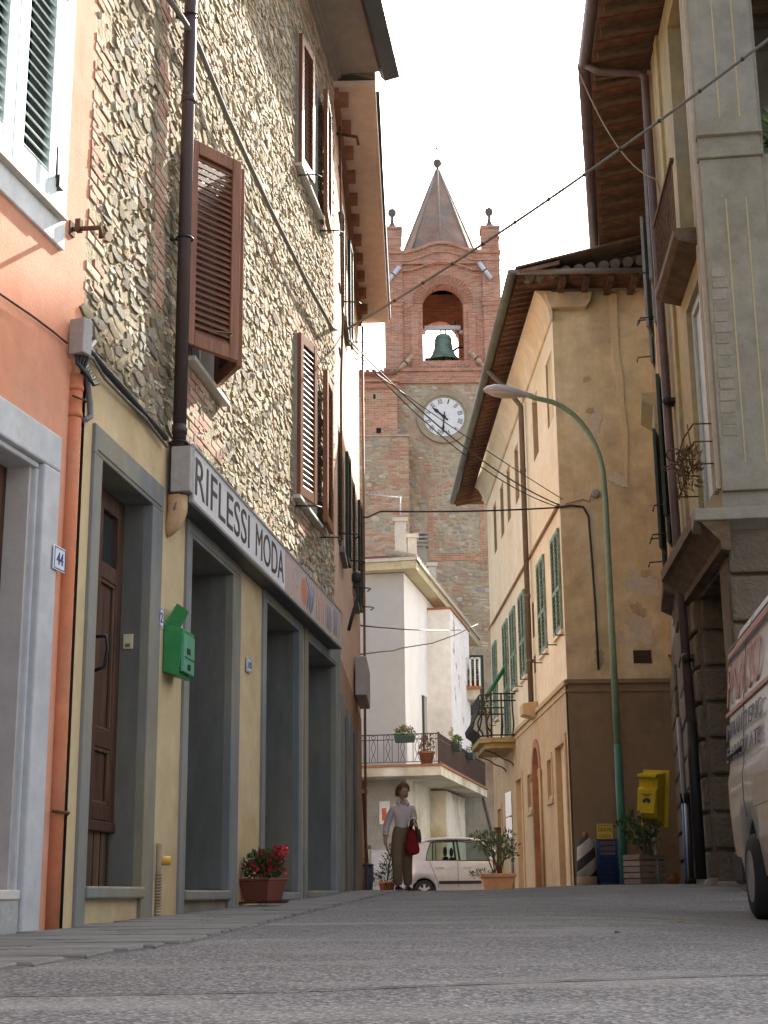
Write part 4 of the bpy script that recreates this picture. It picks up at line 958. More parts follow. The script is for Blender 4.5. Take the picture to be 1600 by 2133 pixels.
b = MB(); b.box(A0-.05, A0+.14, bc_[1]-.1, bc_[1]+.1, bz+1.28, bz+1.38); b.box(A1-.14, A1+.05, bc_[1]-.1, bc_[1]+.1, bz+1.28, bz+1.38); b.build('bearing', MATS['yoke_galvanised'], bl_, TF.M)
b = MB().tube([(bc_[0]+.55, bc_[1]+.1, bz+1.9), (bc_[0]+.55, bc_[1]+.1, bz+.45)], .018, 6).tube([(bc_[0]+.78+.42*math.cos(t), bc_[1]+.3, bz+.35+.42*math.sin(t)) for t in [2*math.pi*i/20 for i in range(20)]], .05, 6, closed=True)
b.box(bc_[0]-.8, bc_[0]-.48, .9, 1.4, bz-.25, bz+.15); b.box(bc_[0]-.25, bc_[0]+.3, 1.8, 2.2, bz-.28, bz+.1); b.build('striker', M_iron, bl_, TF.M)
# clock
ck_ = thing('tower_clock', 'round white clock with roman numerals on the bell tower', 'clock', (cl[0], 57.9, cl[1]-1))
cM = TF.M @ T(cl[0], -.02, cl[1])
def ringmesh(r0, r1, y0, y1, n=48):
    b = MB(); vs = []
    for j in range(n):
        t = 2*math.pi*j/n; c, s_ = math.cos(t), math.sin(t); vs += [(r0*c, y1, r0*s_), (r0*c, y0, r0*s_), (r1*c, y0, r1*s_), (r1*c, y1, r1*s_)]
    fs = []
    for j in range(n):
        a, d = 4*j, 4*((j+1) % n)
        for q in range(3): fs.append((a+q, a+q+1, d+q+1, d+q))
    return b.add(vs, fs)
ringmesh(.93, 1.14, -.12, .1).build('stone_rim', mat('rim_stone', [(.30, .25, .18), (.4, .34, .25)], 4, .95, .3, 20), ck_, cM)
ringmesh(.875, .93, -.07, .1).build('inner_rim', mat('rim_ochre', [(.34, .27, .15), (.42, .33, .2)], 4, .9), ck_, cM)  # inner rim has a yellow-brown tone
b = MB(); b.prism([(.875*math.cos(2*math.pi*i/48), .875*math.sin(2*math.pi*i/48)) for i in range(48)], -.03, .05, 'y'); b.build('face', mat('clock_white', [(.72, .73, .76), (.78, .79, .8)], 2, .4, 0), ck_, cM)
ringmesh(.845, .862, -.034, -.028).build('minute_ring', M_blacktext, ck_, cM)
off = -14
for i, s_ in enumerate(['XII', 'I', 'II', 'III', 'IIII', 'V', 'VI', 'VII', 'VIII', 'IX', 'X', 'XI']):
    wd = {1: .05, 2: .10, 3: .15, 4: .19}.get(len(s_.replace('V', 'VV').replace('X', 'XX')), .2)
    text_on(s_, cM @ RY(30*i+off) @ T(-wd/2, -.031, .58), wd, .22, M_blacktext, ck_, 'numeral', bold=.012)
def hand(ang, ln, wd, tail, y, name):
    MB().prism([(-wd*.5, -tail), (wd*.5, -tail), (wd*.55, ln*.45), (wd*1.1, ln*.6), (0, ln), (-wd*1.1, ln*.6), (-wd*.55, ln*.45)], y-.012, y, 'y').build(name, M_blacktext, ck_, cM @ RY(ang))
hand(311, .66, .07, .22, -.05, 'hour_hand'); hand(185, .80, .05, .22, -.07, 'minute_hand')
b = MB().prism([(.08*math.cos(2*math.pi*i/16), .08*math.sin(2*math.pi*i/16)) for i in range(16)], -.095, -.08, 'y'); b.build('hub', M_blacktext, ck_, cM)
# decoration light tubes fixed on the belfry
M_tubew = plain('white_tube', (.62, .66, .74), .4); M_tubeb = mat('brown_tube', [(.35, .2, .08), (.6, .5, .4)], 8, .5)
for i, (pa, pb, m, lab) in enumerate([((806, 588), (832, 556), M_tubew, 'white light tube on the upper left pilaster of the bell tower'), ((998, 547), (1023, 580), M_tubew, 'white light tube on the upper right pilaster of the bell tower'),
                              ((831, 772), (860, 740), M_tubeb, 'amber light tube lower left of the bell arch'), ((978, 730), (1008, 763), M_tubeb, 'amber light tube lower right of the bell arch')]):
    a, c = at(*pa, 57.85), at(*pb, 57.85); t_ = thing('light_tube', lab, 'light tube', a, 'festive light tubes on the tower')
    MB().tube([a, c], .10, 8).build('tube', m, t_); MB().tube([a.lerp(c, .47), a.lerp(c, .53)], .11, 8).build('clamp', M_iron, t_)

# ------------------------------------------------------------------ church wall left of the tower
CF = Face((0, 57.3), 90)
chh = thing('church_nave', 'church wall of mixed brick and rubble joined to the left of the bell tower', 'church', (-4, 60, 0))
MB().box(-9, .58, 0, 9, -.5, 21.0).build('upper_wall', M_tbrick2, chh, CF.M)
MB().box(5.2, 18, 1.2, 22, -.5, 20.5).build('sun_blocker', M_tbrick2, chh, CF.M)  # unseen block, added to keep the sun off the white house
MB().box(-9, 1.02, -.35, 0, -.5, 18.35).build('lower_wall', M_tmortar, chh, CF.M)
MB().box(-9, 1.06, -.42, 0, 18.35, 18.42).build('ledge', mat('ledge_tile', [(.4, .3, .22), (.55, .48, .4)], 6, .9), chh, CF.M)
F2 = Face((0, 56.95), 90)
qb = lambda u, z: .45 < u or (u > -.1+.35*math.sin(z*3.1) and z < 17.6) or (z < 15.5 and math.sin(z*5+u*.7) > .55)
cells = rubble_cells(-1.6, .98, 12.6, 18.3, lambda u, z, w_, h_: not qb(u, z), 41, (.12, .26), (.16, .45), (.01, .04))
scatter(F2, chh, cells, stone_protos('nave_stone', M_tstone, 8, 16, 8), 'stone', 200)
bcl = brick_cells(-1.6, 1.02, 12.6, 18.3, lambda u, z, w_, h_: qb(u, z), 43, .085, .30, .012, .05)
scatter(F2, chh, bcl, brick_protos('nave_brick', M_brick, 4, 6), 'brick', 260, 'brickwork')
b = MB()
for px, py, w_, h_ in ((757, 832, .16, .2), (780, 826, .1, .2), (789, 897, .2, .22)):
    u, z = CF.uv(px, py); b.box(u-w_/2, u+w_/2, -.006, .004, z-h_/2, z+h_/2)
b.build('putlog_hole', M_dark, chh, CF.M)
b = MB(); b.box(-9, .62, -.15, 0, 20.55, 20.75); b.box(-9, .66, -.3, 0, 20.75, 21.02); b.build('brick_cornice', M_tbrick, chh, CF.M)
b = MB().add([(-9, -.35, 21.02), (.62, -.35, 21.02), (.62, 9, 21.02), (-9, 9, 21.02), (-9, -.35, 21.12), (.62, -.35, 21.12), (.2, 5, 22.0), (-9, 5, 24)], [(0, 3, 2, 1), (0, 1, 5, 4), (4, 5, 6, 7), (1, 2, 6, 5), (3, 0, 4, 7)]); b.build('roof', M_rooftile, chh, CF.M)
for i in range(9):
    MB().tube([(.5-i*.28, -.4, 21.16), (.35-i*.28, 4.5, 22.0+i*.12)], .09, 6).build('roof_tile', M_rooftile, chh, CF.M)
MB().tube([(-9, -.42, 21.05), (.45, -.42, 21.05)], .09, 8).build('gutter', mat('copper_gutter', [(.25, .09, .07), (.32, .13, .1)], 4, .6), chh, CF.M)

# ------------------------------------------------------------------ white house
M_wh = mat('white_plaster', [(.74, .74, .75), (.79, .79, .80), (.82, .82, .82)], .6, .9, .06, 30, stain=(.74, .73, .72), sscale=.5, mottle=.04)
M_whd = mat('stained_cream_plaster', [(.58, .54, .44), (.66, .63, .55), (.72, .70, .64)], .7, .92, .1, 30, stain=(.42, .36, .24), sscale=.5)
M_cream = mat('cream_cornice', [(.46, .40, .26), (.54, .48, .33)], 1.5, .9, .06)
M_cut = mat('grey_scarp_plaster', [(.33, .33, .31), (.42, .42, .40), (.5, .5, .47)], .8, .95, .2, 20, stain=(.26, .25, .22), sscale=.7, streak=(.3, .29, .27))
Wc = Vector((eyeX(850, 43), 43, 0))
W1 = Face((Wc.x, Wc.y), 11); W0 = Face((Wc.x-8*math.cos(R(11)), Wc.y+8*math.sin(R(11))), 101)
whs = thing('white_house', 'white plastered house with wrapping balcony at the end of the street', 'house', (Wc.x, Wc.y, .1))
HZ = 9.66
b = wallmesh(0, 8, 3.72, HZ); b.build('front_wall', M_wh, whs, W0.M)
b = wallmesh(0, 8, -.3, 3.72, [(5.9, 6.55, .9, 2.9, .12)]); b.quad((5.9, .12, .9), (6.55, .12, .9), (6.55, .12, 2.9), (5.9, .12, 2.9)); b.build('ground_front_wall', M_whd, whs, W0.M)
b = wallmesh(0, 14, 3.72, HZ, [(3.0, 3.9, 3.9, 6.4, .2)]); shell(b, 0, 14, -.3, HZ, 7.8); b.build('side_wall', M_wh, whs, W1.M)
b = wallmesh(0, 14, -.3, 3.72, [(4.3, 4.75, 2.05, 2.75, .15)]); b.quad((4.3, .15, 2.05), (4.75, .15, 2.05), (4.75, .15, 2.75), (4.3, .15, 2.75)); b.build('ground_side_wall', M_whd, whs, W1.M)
MB().box(3.05, 3.85, .16, .2, 3.9, 6.4).build('balcony_door', M_glassd, whs, W1.M)
shutter(whs, W1.M @ T(3.0, -.05, 3.95) @ RZ(180-20) @ T(0, -.04, 0), .5, 2.4, M_dgreen, .07, .07, .09, .05, tilt=-40)
# projecting flue on the side wall
fl_ = MB().prism([(4.2, -.75), (8.6, -.75), (8.6, .05), (4.2, .05)], 3.72, 9.3, 'z').build('projecting_bay', mat('peeling_white_plaster', [(.74, .74, .75), (.80, .80, .80)], .6, .9, .1, 30, stain=(.36, .30, .21), sscale=1.1, smix=(.60, .64)), whs, W1.M)
MB().box(4.15, 8.65, -.80, .05, 9.3, 9.36).build('coping', M_terra, fl_, W1.M)
MB().box(4.2, 8.4, -.5, .05, -.3, 3.5).build('bay_foot', M_whd, whs, W1.M)
shutter(whs, W1.M @ T(10.6, -.45, 6.6) @ RZ(-75), .55, 2.2, M_dgreen, .08, .07, .09, .05)
# eaves: soffit, cove and tiled edge
for F, u0, u1 in ((W0, 0, 8.45), (W1, -.45, 14)):
    e_ = 0 if F is W0 else .006; b = MB(); b.box(u0, u1, -.42+e_, .0, HZ+.02+e_, HZ+.26-e_)
    b.build('eave_cornice', M_cream, whs, F.M)
    MB().box(u0, u1+(.06 if F is W0 else 0), -.5+e_, .1, HZ+.262, HZ+.36-e_).build('eave_edge', mat('pale_edge', [(.45, .42, .37), (.56, .53, .47)], 4, .9, .2), whs, F.M)
b = MB(); b.box(-.2, 13.9, .0, 7.6, HZ+.36, HZ+.42); b.build('roof_deck', M_rooftile, whs, W1.M)
for i in range(36):
    MB().tube([(-.3+i*.4, -.46, HZ+.40), (-.3+i*.4, .5, HZ+.62)], .09, 6).build('edge_tile', mat('edge_tile_pale', [(.3, .25, .19), (.42, .36, .28)], 8, .95, .3), whs, W1.M)
MB().box(0, 8.0, .3, .5, HZ+.36, HZ+.62).build('red_flashing', plain('red_flashing', (.25, .06, .06), .6), whs, W0.M)
M_chim = mat('chimney_plaster', [(.50, .47, .43), (.58, .55, .5)], 2, .92, .1)
def chimney(pxl, pxr, pyt, pyb, Y, cap=True, m=None):
    a, c = at(pxl, pyb, Y), at(pxr, pyt, Y); w_ = c.x-a.x
    o = MB().box(a.x, c.x, Y, Y+w_, min(a.z, HZ+.3), c.z).build('chimney', m or M_chim, whs)
    if cap: MB().box(a.x-.06, c.x+.06, Y-.06, Y+w_+.06, c.z-.12, c.z).build('cap', m or M_chim, o)
    return o, a, c
chimney(823, 846, 1078, 1150, 43.4); chimney(850, 868, 1112, 1165, 44.2)
o, a, c = chimney(868, 887, 1128, 1175, 45.0, False, mat('grey_vent', [(.2, .2, .19), (.28, .28, .27)], 4, .8))
for i in range(4): MB().box(a.x-.08, c.x+.08, 44.93, 45.0+(c.x-a.x)+.08, c.z-.15+i*.13, c.z-.09+i*.13).build('louvre', MATS['grey_vent'], o)
chimney(893, 908, 1172, 1215, 47.0)
fr_ = W1.w(.6, .6, HZ+.3)
frustum(.5, .45, 0, .28, .2, .2).build('chimney_foot', MATS['red_flashing'], whs, T(at(834, 1150, 43.6).x, 43.6, HZ+.34))
an = thing('roof_antenna', 'thin aluminium roof antenna above the white chimney', 'antenna', at(834, 1080, 43.6))
M_al = plain('antenna_alu', (.55, .55, .55), .4, .6)
p0, p1 = at(834, 1078, 43.6), at(834, 1035, 43.6)
MB().tube([p0, p1], .02, 6).build('mast', M_al, an)
e0, e1 = at(768, 1030, 43.6), at(836, 1037, 43.6); b = MB().tube([e0, e1], .022, 6)
for i in range(8):
    q = e0.lerp(e1, .08+i*.12); b.tube([q+Vector((0, -.25, 0)), q+Vector((0, .25, 0))], .01, 5)
b.build('boom', M_al, an)
# wrapping balcony
BZ0, BZ1 = 3.56, 3.86; OW = 1.2
sl_ = MB(); sl_.box(0, 8+OW, -OW, 0, BZ0, BZ1-.04); sl_.build('balcony_slab', M_whd, whs, W0.M)
sl2 = MB(); sl2.box(.01, 9.0, -OW+.004, -.001, BZ0+.004, BZ1-.045); sl2.build('balcony_slab', M_whd, whs, W1.M)
for F, a, c in ((W0, 0, 8+OW+.04), (W1, -OW+.06, 9.05)): MB().box(a, c, -OW-.05+(0 if F is W0 else .004), -OW+.2, BZ1-.039, BZ1+.02-(0 if F is W0 else .005)).build('balcony_tiles', M_terra, whs, F.M)
M_rail = plain('railing_brown', (.075, .05, .048), .6, .2)
def railing(F, u0, u1, dense):
    b = MB(); y = -OW+.06; zt = BZ1+.88
    b.box(u0, u1, y-.02, y+.02, zt-.03, zt); b.box(u0, u1, y-.012, y+.012, zt-.17, zt-.15); b.box(u0, u1, y-.012, y+.012, BZ1+.08, BZ1+.1)
    u = u0; i = 0
    while u < u1-.01:
        if dense:
            b.box(u, u+.02, y-.01, y+.01, BZ1+.02, zt); u += .085
        else:
            b.box(u, u+.016, y-.008, y+.008, BZ1+.1, zt); b.box(u+.24, u+.256, y-.008, y+.008, BZ1+.1, zt)
            pts = [(u+.06, y, BZ1+.12), (u+.12, y, BZ1+.3), (u+.06, y, BZ1+.5), (u+.12, y, BZ1+.7)]; b.tube(pts, .009, 5, cap=False); b.tube([(2*u+.256-x, yy, z) for x, yy, z in pts], .009, 5, cap=False)
            b.tube([(u+.128+.06*math.cos(t), y, zt-.09+.05*math.sin(t)) for t in [2*math.pi*k_/10 for k_ in range(10)]], .009, 5, closed=True)
            u += .42
        i += 1
    for u in (u0, (u0+u1)/2, u1-.03): b.box(u, u+.035, y-.018, y+.018, BZ1, zt+.03)
    return b.build('railing', M_rail, whs, F.M)
railing(W0, 0, 8+OW-.06, False); railing(W1, -OW+.12, 9.0, True)
# scarped wall and small back balcony to the right
sc_ = thing('scarp_wall', 'grey plastered sloping scarp wall beside the stone tower base', 'wall', at(1000, 1850, 52))
pf = [(940, 1300), (958, 1300), (972, 1462), (978, 1500), (988, 1570), (1005, 1660), (1022, 1730), (1050, 1800), (1075, 1860), (1075, 1890), (940, 1890)]
P_ = [at(x, y, 52) for x, y in pf]; b = MB(); b.prism([(p.x, p.z) for p in P_], 52, 57, 'y'); b.build('slope', M_cut, sc_)
b = MB(); b.tube([at(x+1, y-1, 51.97) for x, y in pf[2:9]], .05, 5); b.build('edge_line', plain('scarp_edge', (.12, .11, .1), .9), sc_)
bb = thing('back_balcony', 'small white balcony with terracotta pots beside the tower wall', 'balcony', at(985, 1450, 50.5))
a, c = at(952, 1436, 50.5), at(1000, 1436, 50.5)
b = MB(); b.box(a.x, c.x, 50.5, 52, a.z-.35, a.z); b.build('slab', M_whd, bb)
MB().box(a.x-.03, c.x+.05, 50.4, 52, a.z+.001, a.z+.1).build('tiles', M_terra, bb)
b = MB(); zt = a.z+1.1
b.box(a.x, c.x, 50.45, 50.5, zt-.05, zt)
for i in range(6):
    x = a.x+(c.x-a.x)*i/5; b.box(x-.03, x+.03, 50.45, 50.5, a.z+.1, zt)
b.add([(c.x, 50.45, a.z+.1), (c.x+.03, 52, a.z+.1), (c.x+.03, 52, zt), (c.x, 50.45, zt)], [(0, 1, 2, 3)]); b.build('railing', M_white, bb)
for x in (.15, .5, .85):
    p_ = Vector((a.x+(c.x-a.x)*x, 50.9, a.z+.1))
    tp = thing('terracotta_pot', ['left terracotta pot on the small back balcony', 'middle terracotta pot on the small back balcony', 'right terracotta pot on the small back balcony'][int(x*2.4)], 'pot', p_, 'pots on the back balcony')
    MB().lathe([(.1, 0), (.14, .22), (.155, .22), (.155, .26)], 10, p_).build('pot', M_terra, tp); leafcloud((p_.x, p_.y, p_.z+.42), (.16, .16, .2), 70, .1, int(x*20)).build('foliage', M_leaf, tp, kind='stuff')
# planters hung on the balcony railing
M_boxg = plain('dark_green_box', (.03, .06, .05), .6); M_leaf2 = mat('leaf_light', [(.07, .13, .03), (.13, .2, .06)], 5, .6, .1, rand=.3); M_salmon = mat('salmon_petal', [(.6, .16, .1), (.65, .25, .15)], 5, .6, 0)
for i, (F, u, col, lab) in enumerate([(W0, 8.2, M_salmon, 'green railing box of salmon flowers on the balcony front'), (W1, 1.6, M_leaf2, 'green railing box with pale leaves near the balcony corner'), (W1, 4.6, M_leaf2, 'green railing box with few leaves at the balcony far end')]):
    M = F.M @ T(u, -OW-.07, BZ1+.62); t_ = thing('railing_planter', lab, 'planter', M=M, group='planters on the balcony railing')
    frustum(.26, .09, 0, .2, .3, .11).build('box', M_boxg, t_, M, bev=.01)
    leafcloud((0, 0, .3), (.28, .12, .13), 200 if i < 2 else 60, .09, 20+i).build('foliage', M_leaf2, t_, M, kind='stuff')
    if i == 0: leafcloud((0, 0, .38), (.28, .13, .1), 60, .06, 30).build('flowers', M_salmon, t_, M, kind='stuff')
M = W0.M @ T(8.75, -OW+.3, BZ1); t_ = thing('terracotta_pot', 'terracotta pot with reddish plant standing on the balcony corner', 'pot', M=M)
MB().lathe([(.15, 0), (.22, .32), (.25, .32), (.25, .38)], 14).build('pot', M_terra, t_, M); leafcloud((0, 0, .58), (.2, .2, .25), 120, .1, 77).build('foliage', mat('red_leaf', [(.15, .05, .04), (.2, .09, .05)], 5, .7, 0, rand=.3), t_, M, kind='stuff')
# notices and fittings on the ground floor front
ps = thing('wall_poster', 'white poster with an orange figure under the balcony', 'poster', W0.w(7.35, -.02, 2.4))
MB().box(7.2, 7.5, -.02, -.004, 2.3, 2.95).build('sheet', M_white, ps, W0.M); MB().box(7.27, 7.40, -.025, -.019, 2.4, 2.75).build('printed_figure', plain('poster_orange', (.6, .12, .04), .6), ps, W0.M)
mp_ = thing('meter_cabinet', 'pale grey meter cabinet on the wall under the balcony', 'cabinet', W0.w(6.2, 0, 1.9))
MB().box(6.02, 6.42, -.14, 0, 1.95, 2.45).build('box', M_surr, mp_, W0.M, bev=.01); MB().tube([(6.35, -.04, 1.95), (6.35, -.06, 1.2)], .02, 6).build('lead', M_cable, mp_, W0.M)
wp = thing('wall_panel', 'blank grey notice panel behind the walking woman', 'panel', W0.w(7.2, 0, 1.2)); MB().box(6.95, 7.75, -.03, 0, .95, 1.55).build('sheet', M_surr, wp, W0.M, bev=.01); MB().box(6.93, 7.77, -.036, -.001, 1.552, 1.58).build('frame', M_alu, wp, W0.M)
# ------------------------------------------------------------------ yellow house
M_yh = mat('warm_yellow_plaster', [(.72, .585, .39), (.77, .64, .45), (.80, .68, .50)], .7, .92, .12, 40, stain=(.71, .56, .35), sscale=.5, streak=(.66, .52, .34))
M_yend = mat('stained_ochre_plaster', [(.58, .45, .24), (.65, .53, .325), (.68, .58, .41)], .55, .95, .25, 18, stain=(.45, .35, .23), sscale=.8, smix=(.47, .62), streak=(.55, .41, .19), mottle=.2, bdist=.03)
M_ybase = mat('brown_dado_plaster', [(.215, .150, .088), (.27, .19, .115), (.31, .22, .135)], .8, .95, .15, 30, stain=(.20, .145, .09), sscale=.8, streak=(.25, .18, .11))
M_ybase1 = mat('tan_dado_plaster', [(.42, .29, .16), (.50, .36, .205), (.54, .40, .24)], .8, .95, .15, 30, stain=(.40, .28, .16), sscale=.8, streak=(.40, .28, .17))
YC = (eyeX(1200, 24.5), 24.5); _az = -1.45; YL = 12.9
Y1 = Face((YC[0]+YL*math.sin(R(_az)), YC[1]+YL*math.cos(R(_az))), 180+_az); Y2 = Face(YC, 90.5)
yh = thing('yellow_house', 'long warm yellow house with green shutters and deep tiled eaves on the right', 'house', (YC[0]+1, 30, .3))
YZ = 10.75; DZ = 3.72
UP = [(11.8, 12.65, 8.5, 9.75, .3), (9.7, 10.5, 8.5, 9.75, .3), (7.9, 8.4, 8.5, 9.75, .3), (6.45, 7.2, 8.5, 9.75, .3), (4.8, 5.5, 8.5, 9.75, .3), (3.3, 4.05, 8.5, 9.75, .3), (1.6, 2.3, 8.5, 9.75, .3)]
MID = [(11.75, 12.72, 4.66, 6.45), (9.7, 10.7, 4.66, 6.45), (6.5, 7.5, 4.66, 6.45), (4.75, 5.7, 4.66, 6.45), (3.15, 4.15, 3.75, 6.45), (.6, 1.5, 4.5, 6.4)]
SMALL = [(8.55, 8.9, 5.2, 5.9, .15), (8.55, 8.9, 4.5, 4.85, .15)]
GR = [(11.5, 12.62, -.2, 2.78, .4), (10.3, 10.85, 2.02, 2.66, .18), (8.2, 9.2, -.2, 2.58, .3), (7.2, 7.8, 1.99, 2.64, .18), (5.2, 6.2, -.2, 2.68, .35), (1.0, 1.85, -.2, 2.3, .3)]
b = wallmesh(0, YL, DZ, YZ, UP+SMALL+[(*m_, .2) for m_ in MID]); b.build('street_wall', M_yh, yh, Y1.M)
# lower street wall; arched door cut with a curved head
b = wallmesh(0, YL, -.4, DZ, [o if i != 2 else (8.2, 9.2, -.2, 3.08, .3) for i, o in enumerate(GR)])
k = 12; c0, r0 = 8.7, .5
ar = [(c0-r0*math.cos(math.pi*i/k), 2.58+r0*math.sin(math.pi*i/k)) for i in range(k+1)]
for (a, z), (c, d) in zip(ar, ar[1:]): b.quad((a, 0, z), (c, 0, d), (c, 0, 3.08), (a, 0, 3.08)); b.quad((a, 0, z), (a, .3, z), (c, .3, d), (c, 0, d))
b.build('lower_street_wall', M_ybase1, yh, Y1.M @ T(0, -.03, 0))
b = MB(); b.box(0, YL+.06, -.07, 0, DZ-.04, DZ+.04); b.box(0, YL+.04, -.05, 0, DZ-.16, DZ-.11); b.build('string_course', M_ybase1, yh, Y1.M)
MB().tube([(0, -.03, 6.93), (YL, -.03, 6.80)], .03, 6).build('thin_moulding', mat('moulding_brown', [(.3, .2, .11), (.38, .26, .15)], 4, .9), yh, Y1.M)
# body, end wall
b = wallmesh(0, 2.6, DZ+.02, YZ); shell(b, 0, 7, -.4, YZ, 12.9); b.build('end_wall', M_yend, yh, Y2.M)
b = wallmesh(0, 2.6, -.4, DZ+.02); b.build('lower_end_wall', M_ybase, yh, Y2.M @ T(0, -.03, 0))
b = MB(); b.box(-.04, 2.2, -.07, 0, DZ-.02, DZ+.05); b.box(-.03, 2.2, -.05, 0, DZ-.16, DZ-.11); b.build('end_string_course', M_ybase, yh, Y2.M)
u, z = Y2.uv(1338, 1368); MB().box(u-.15, u+.15, -.012, .0, z-.11, z+.11).build('vent_grille', plain('vent_rust', (.05, .025, .018), .8), yh, Y2.M)
# cove under eaves and projecting cornice block on the end wall
cv = [(0, YZ-.55), (-.05, YZ-.5), (-.09, YZ-.3), (-.2, YZ-.08), (-.3, YZ)]
b = MB().prism(cv+[(0, YZ)], -.1, YL+.06, 'x', True); b.build('cove', M_yh, yh, Y1.M)
b = MB().prism([(-.02, YZ-.34), (.6, YZ-.34), (.66, YZ-.25), (.72, YZ-.06), (-.12, YZ-.06), (-.07, YZ-.25)], -.14, 0, 'y'); b.build('corner_cornice', M_yend, yh, Y2.M)
MB().prism([(1.02, YZ-.05), (1.17, YZ-.05), (1.16, 9.6), (1.21, 9.1), (1.2, 8.6), (1.24, 8.1), (1.21, 7.6), (1.17, 7.1), (1.14, 7.8), (1.1, 8.4), (1.08, 9.0), (1.04, 9.5)], -.02, 0, 'y').build('plaster_strip', mat('pale_ochre_strip', [(.58, .45, .25), (.64, .5, .3)], 2, .95), yh, Y2.M)
# loose plaster patches: thicker coats that stand proud of the wall
rr = random.Random(12)
def patch(F, cu, cz, w_, h_, th, m, parent, seed):
    r2 = random.Random(seed); k = 44; pts = []
    for i in range(k):
        t = 2*math.pi*i/k; q = .95+.26*math.sin(2*t+seed)+.17*math.sin(5*t+seed*2)+.1*math.sin(9*t+seed*3)+r2.uniform(-.13, .13); pts.append((cu+w_*q*math.cos(t), cz+h_*q*math.sin(t)))
    MB().prism(pts, -th, .001, 'y').build('plaster_patch', m, parent, F.M)
M_pale = mat('pale_worn_plaster', [(.52, .44, .33), (.60, .52, .41)], 2, .95, .3, 25)
M_bare = mat('bare_plaster', [(.40, .29, .18), (.48, .36, .23)], 2, .97, .5, 25)
for i, (px, py, w_, h_, m) in enumerate([(1335, 1215, .24, .27, M_pale), (1335, 1310, .2, .25, M_pale), (1290, 1330, .12, .12, M_pale), (1345, 1195, .13, .05, M_bare), (1240, 880, .1, .25, M_pale), (1222, 790, .06, .07, M_bare), (1230, 855, .06, .07, M_bare), (1290, 1000, .16, .14, M_pale), (1330, 1270, .14, .1, M_bare), (1248, 1370, .1, .12, M_bare)]):
    u, z = Y2.uv(px, py); patch(Y2, u, z, w_, h_, .004+.0011*i, m, yh, i+2)
for i, (px, py, w_, h_) in enumerate([(318, 1790, .05, .14), (316, 1765, .03, .05), (318, 1655, .03, .04)]):
    u, z = L1.uv(px, py, -.036); patch(L1, u, z, w_, h_, .0375+.001*i, M_bare, sh, i+40)
# eaves: barrel tiles seen from below, gutter
OV = .66
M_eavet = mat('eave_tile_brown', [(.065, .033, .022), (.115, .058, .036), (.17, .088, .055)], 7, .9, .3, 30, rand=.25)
b = MB(); k = 8; r_ = .14
vs = []
for y, zz in ((-OV, .0), (.05, .17)):
    for i in range(k+1):
        t = math.pi*i/k; vs.append((-r_*math.cos(t), y, zz+.12*math.sin(t)))
b.add(vs, [(i, i+1, k+2+i, k+1+i) for i in range(k)], True)
b.add([(-.16, -OV, .0), (-.12, -OV, .0), (-.12, .05, .17), (-.16, .05, .17), (-.16, -OV, -.03), (-.12, -OV, -.03), (-.12, .05, .13), (-.16, .05, .13)], [(4, 5, 6, 7), (0, 4, 7, 3), (1, 2, 6, 5), (0, 1, 5, 4)])
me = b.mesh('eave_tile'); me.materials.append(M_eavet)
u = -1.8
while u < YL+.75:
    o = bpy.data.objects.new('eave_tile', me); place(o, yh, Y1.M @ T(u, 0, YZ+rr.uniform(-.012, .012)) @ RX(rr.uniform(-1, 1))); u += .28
b = MB(); b.add([(-1.95, -OV-.06, YZ+.11), (YL+.8, -OV-.06, YZ+.11), (YL+.8, 6, YZ+1.9), (-1.95, 6, YZ+1.9), (-1.95, -OV-.06, YZ+.14), (YL+.8, -OV-.06, YZ+.14), (YL+.8, 6, YZ+1.94), (-1.95, 6, YZ+1.94)], [(0,3,2,1),(4,5,6,7),(0,1,5,4),(1,2,6,5),(2,3,7,6),(3,0,4,7)]); b.build('roof', M_rooftile, yh, Y1.M)
tm = MB().lathe([(.09, 0), (.11, .42)], 8, cap=True).mesh('roof_tile'); tm.materials.append(mat('mossy_tile', [(.10, .095, .08), (.17, .155, .125), (.2, .17, .13)], 9, .95, .5, 40))
for i in range(11):
    for j in range(2):
        o = bpy.data.objects.new('roof_tile', tm); place(o, yh, Y2.M @ T(-.45+i*.22+rr.uniform(-.02, .02), -.62+j*.36, YZ+.05+.03*i+j*.09) @ RX(-76))
M_olive = mat('olive_gutter', [(.10, .10, .075), (.14, .14, .105)], 2, .55, .05, metal=.2)
def gutter(F, u0, u1, y, z, r_, m, parent):
    pr = [(y-r_*math.cos(t), z-r_*math.sin(t)) for t in [math.pi*i/8 for i in range(9)]]
    MB().prism(pr, u0, u1, 'x', True).build('gutter', m, parent, F.M)
gutter(Y1, -2.0, YL+.7, -OV-.1, YZ+.12, .085, M_olive, yh)
gutter(Y2, -OV-.15, 1.9, -.68, YZ+.12, .07, plain('grey_end_gutter', (.2, .18, .16), .6), yh)
for i in range(4): MB().box(.1+i*.42, .2+i*.42, -.62, 0, YZ-.08, YZ+.06).build('rafter_end', M_eavet, yh, Y2.M)
MB().box(-.6, 1.95, -.64, 0, YZ+.06, YZ+.09).build('eave_board', M_eavet, yh, Y2.M)
MB().box(-2.0, -1.95, -OV-.1, .4, YZ+.04, YZ+.12).build('verge_board', M_olive, yh, Y1.M)
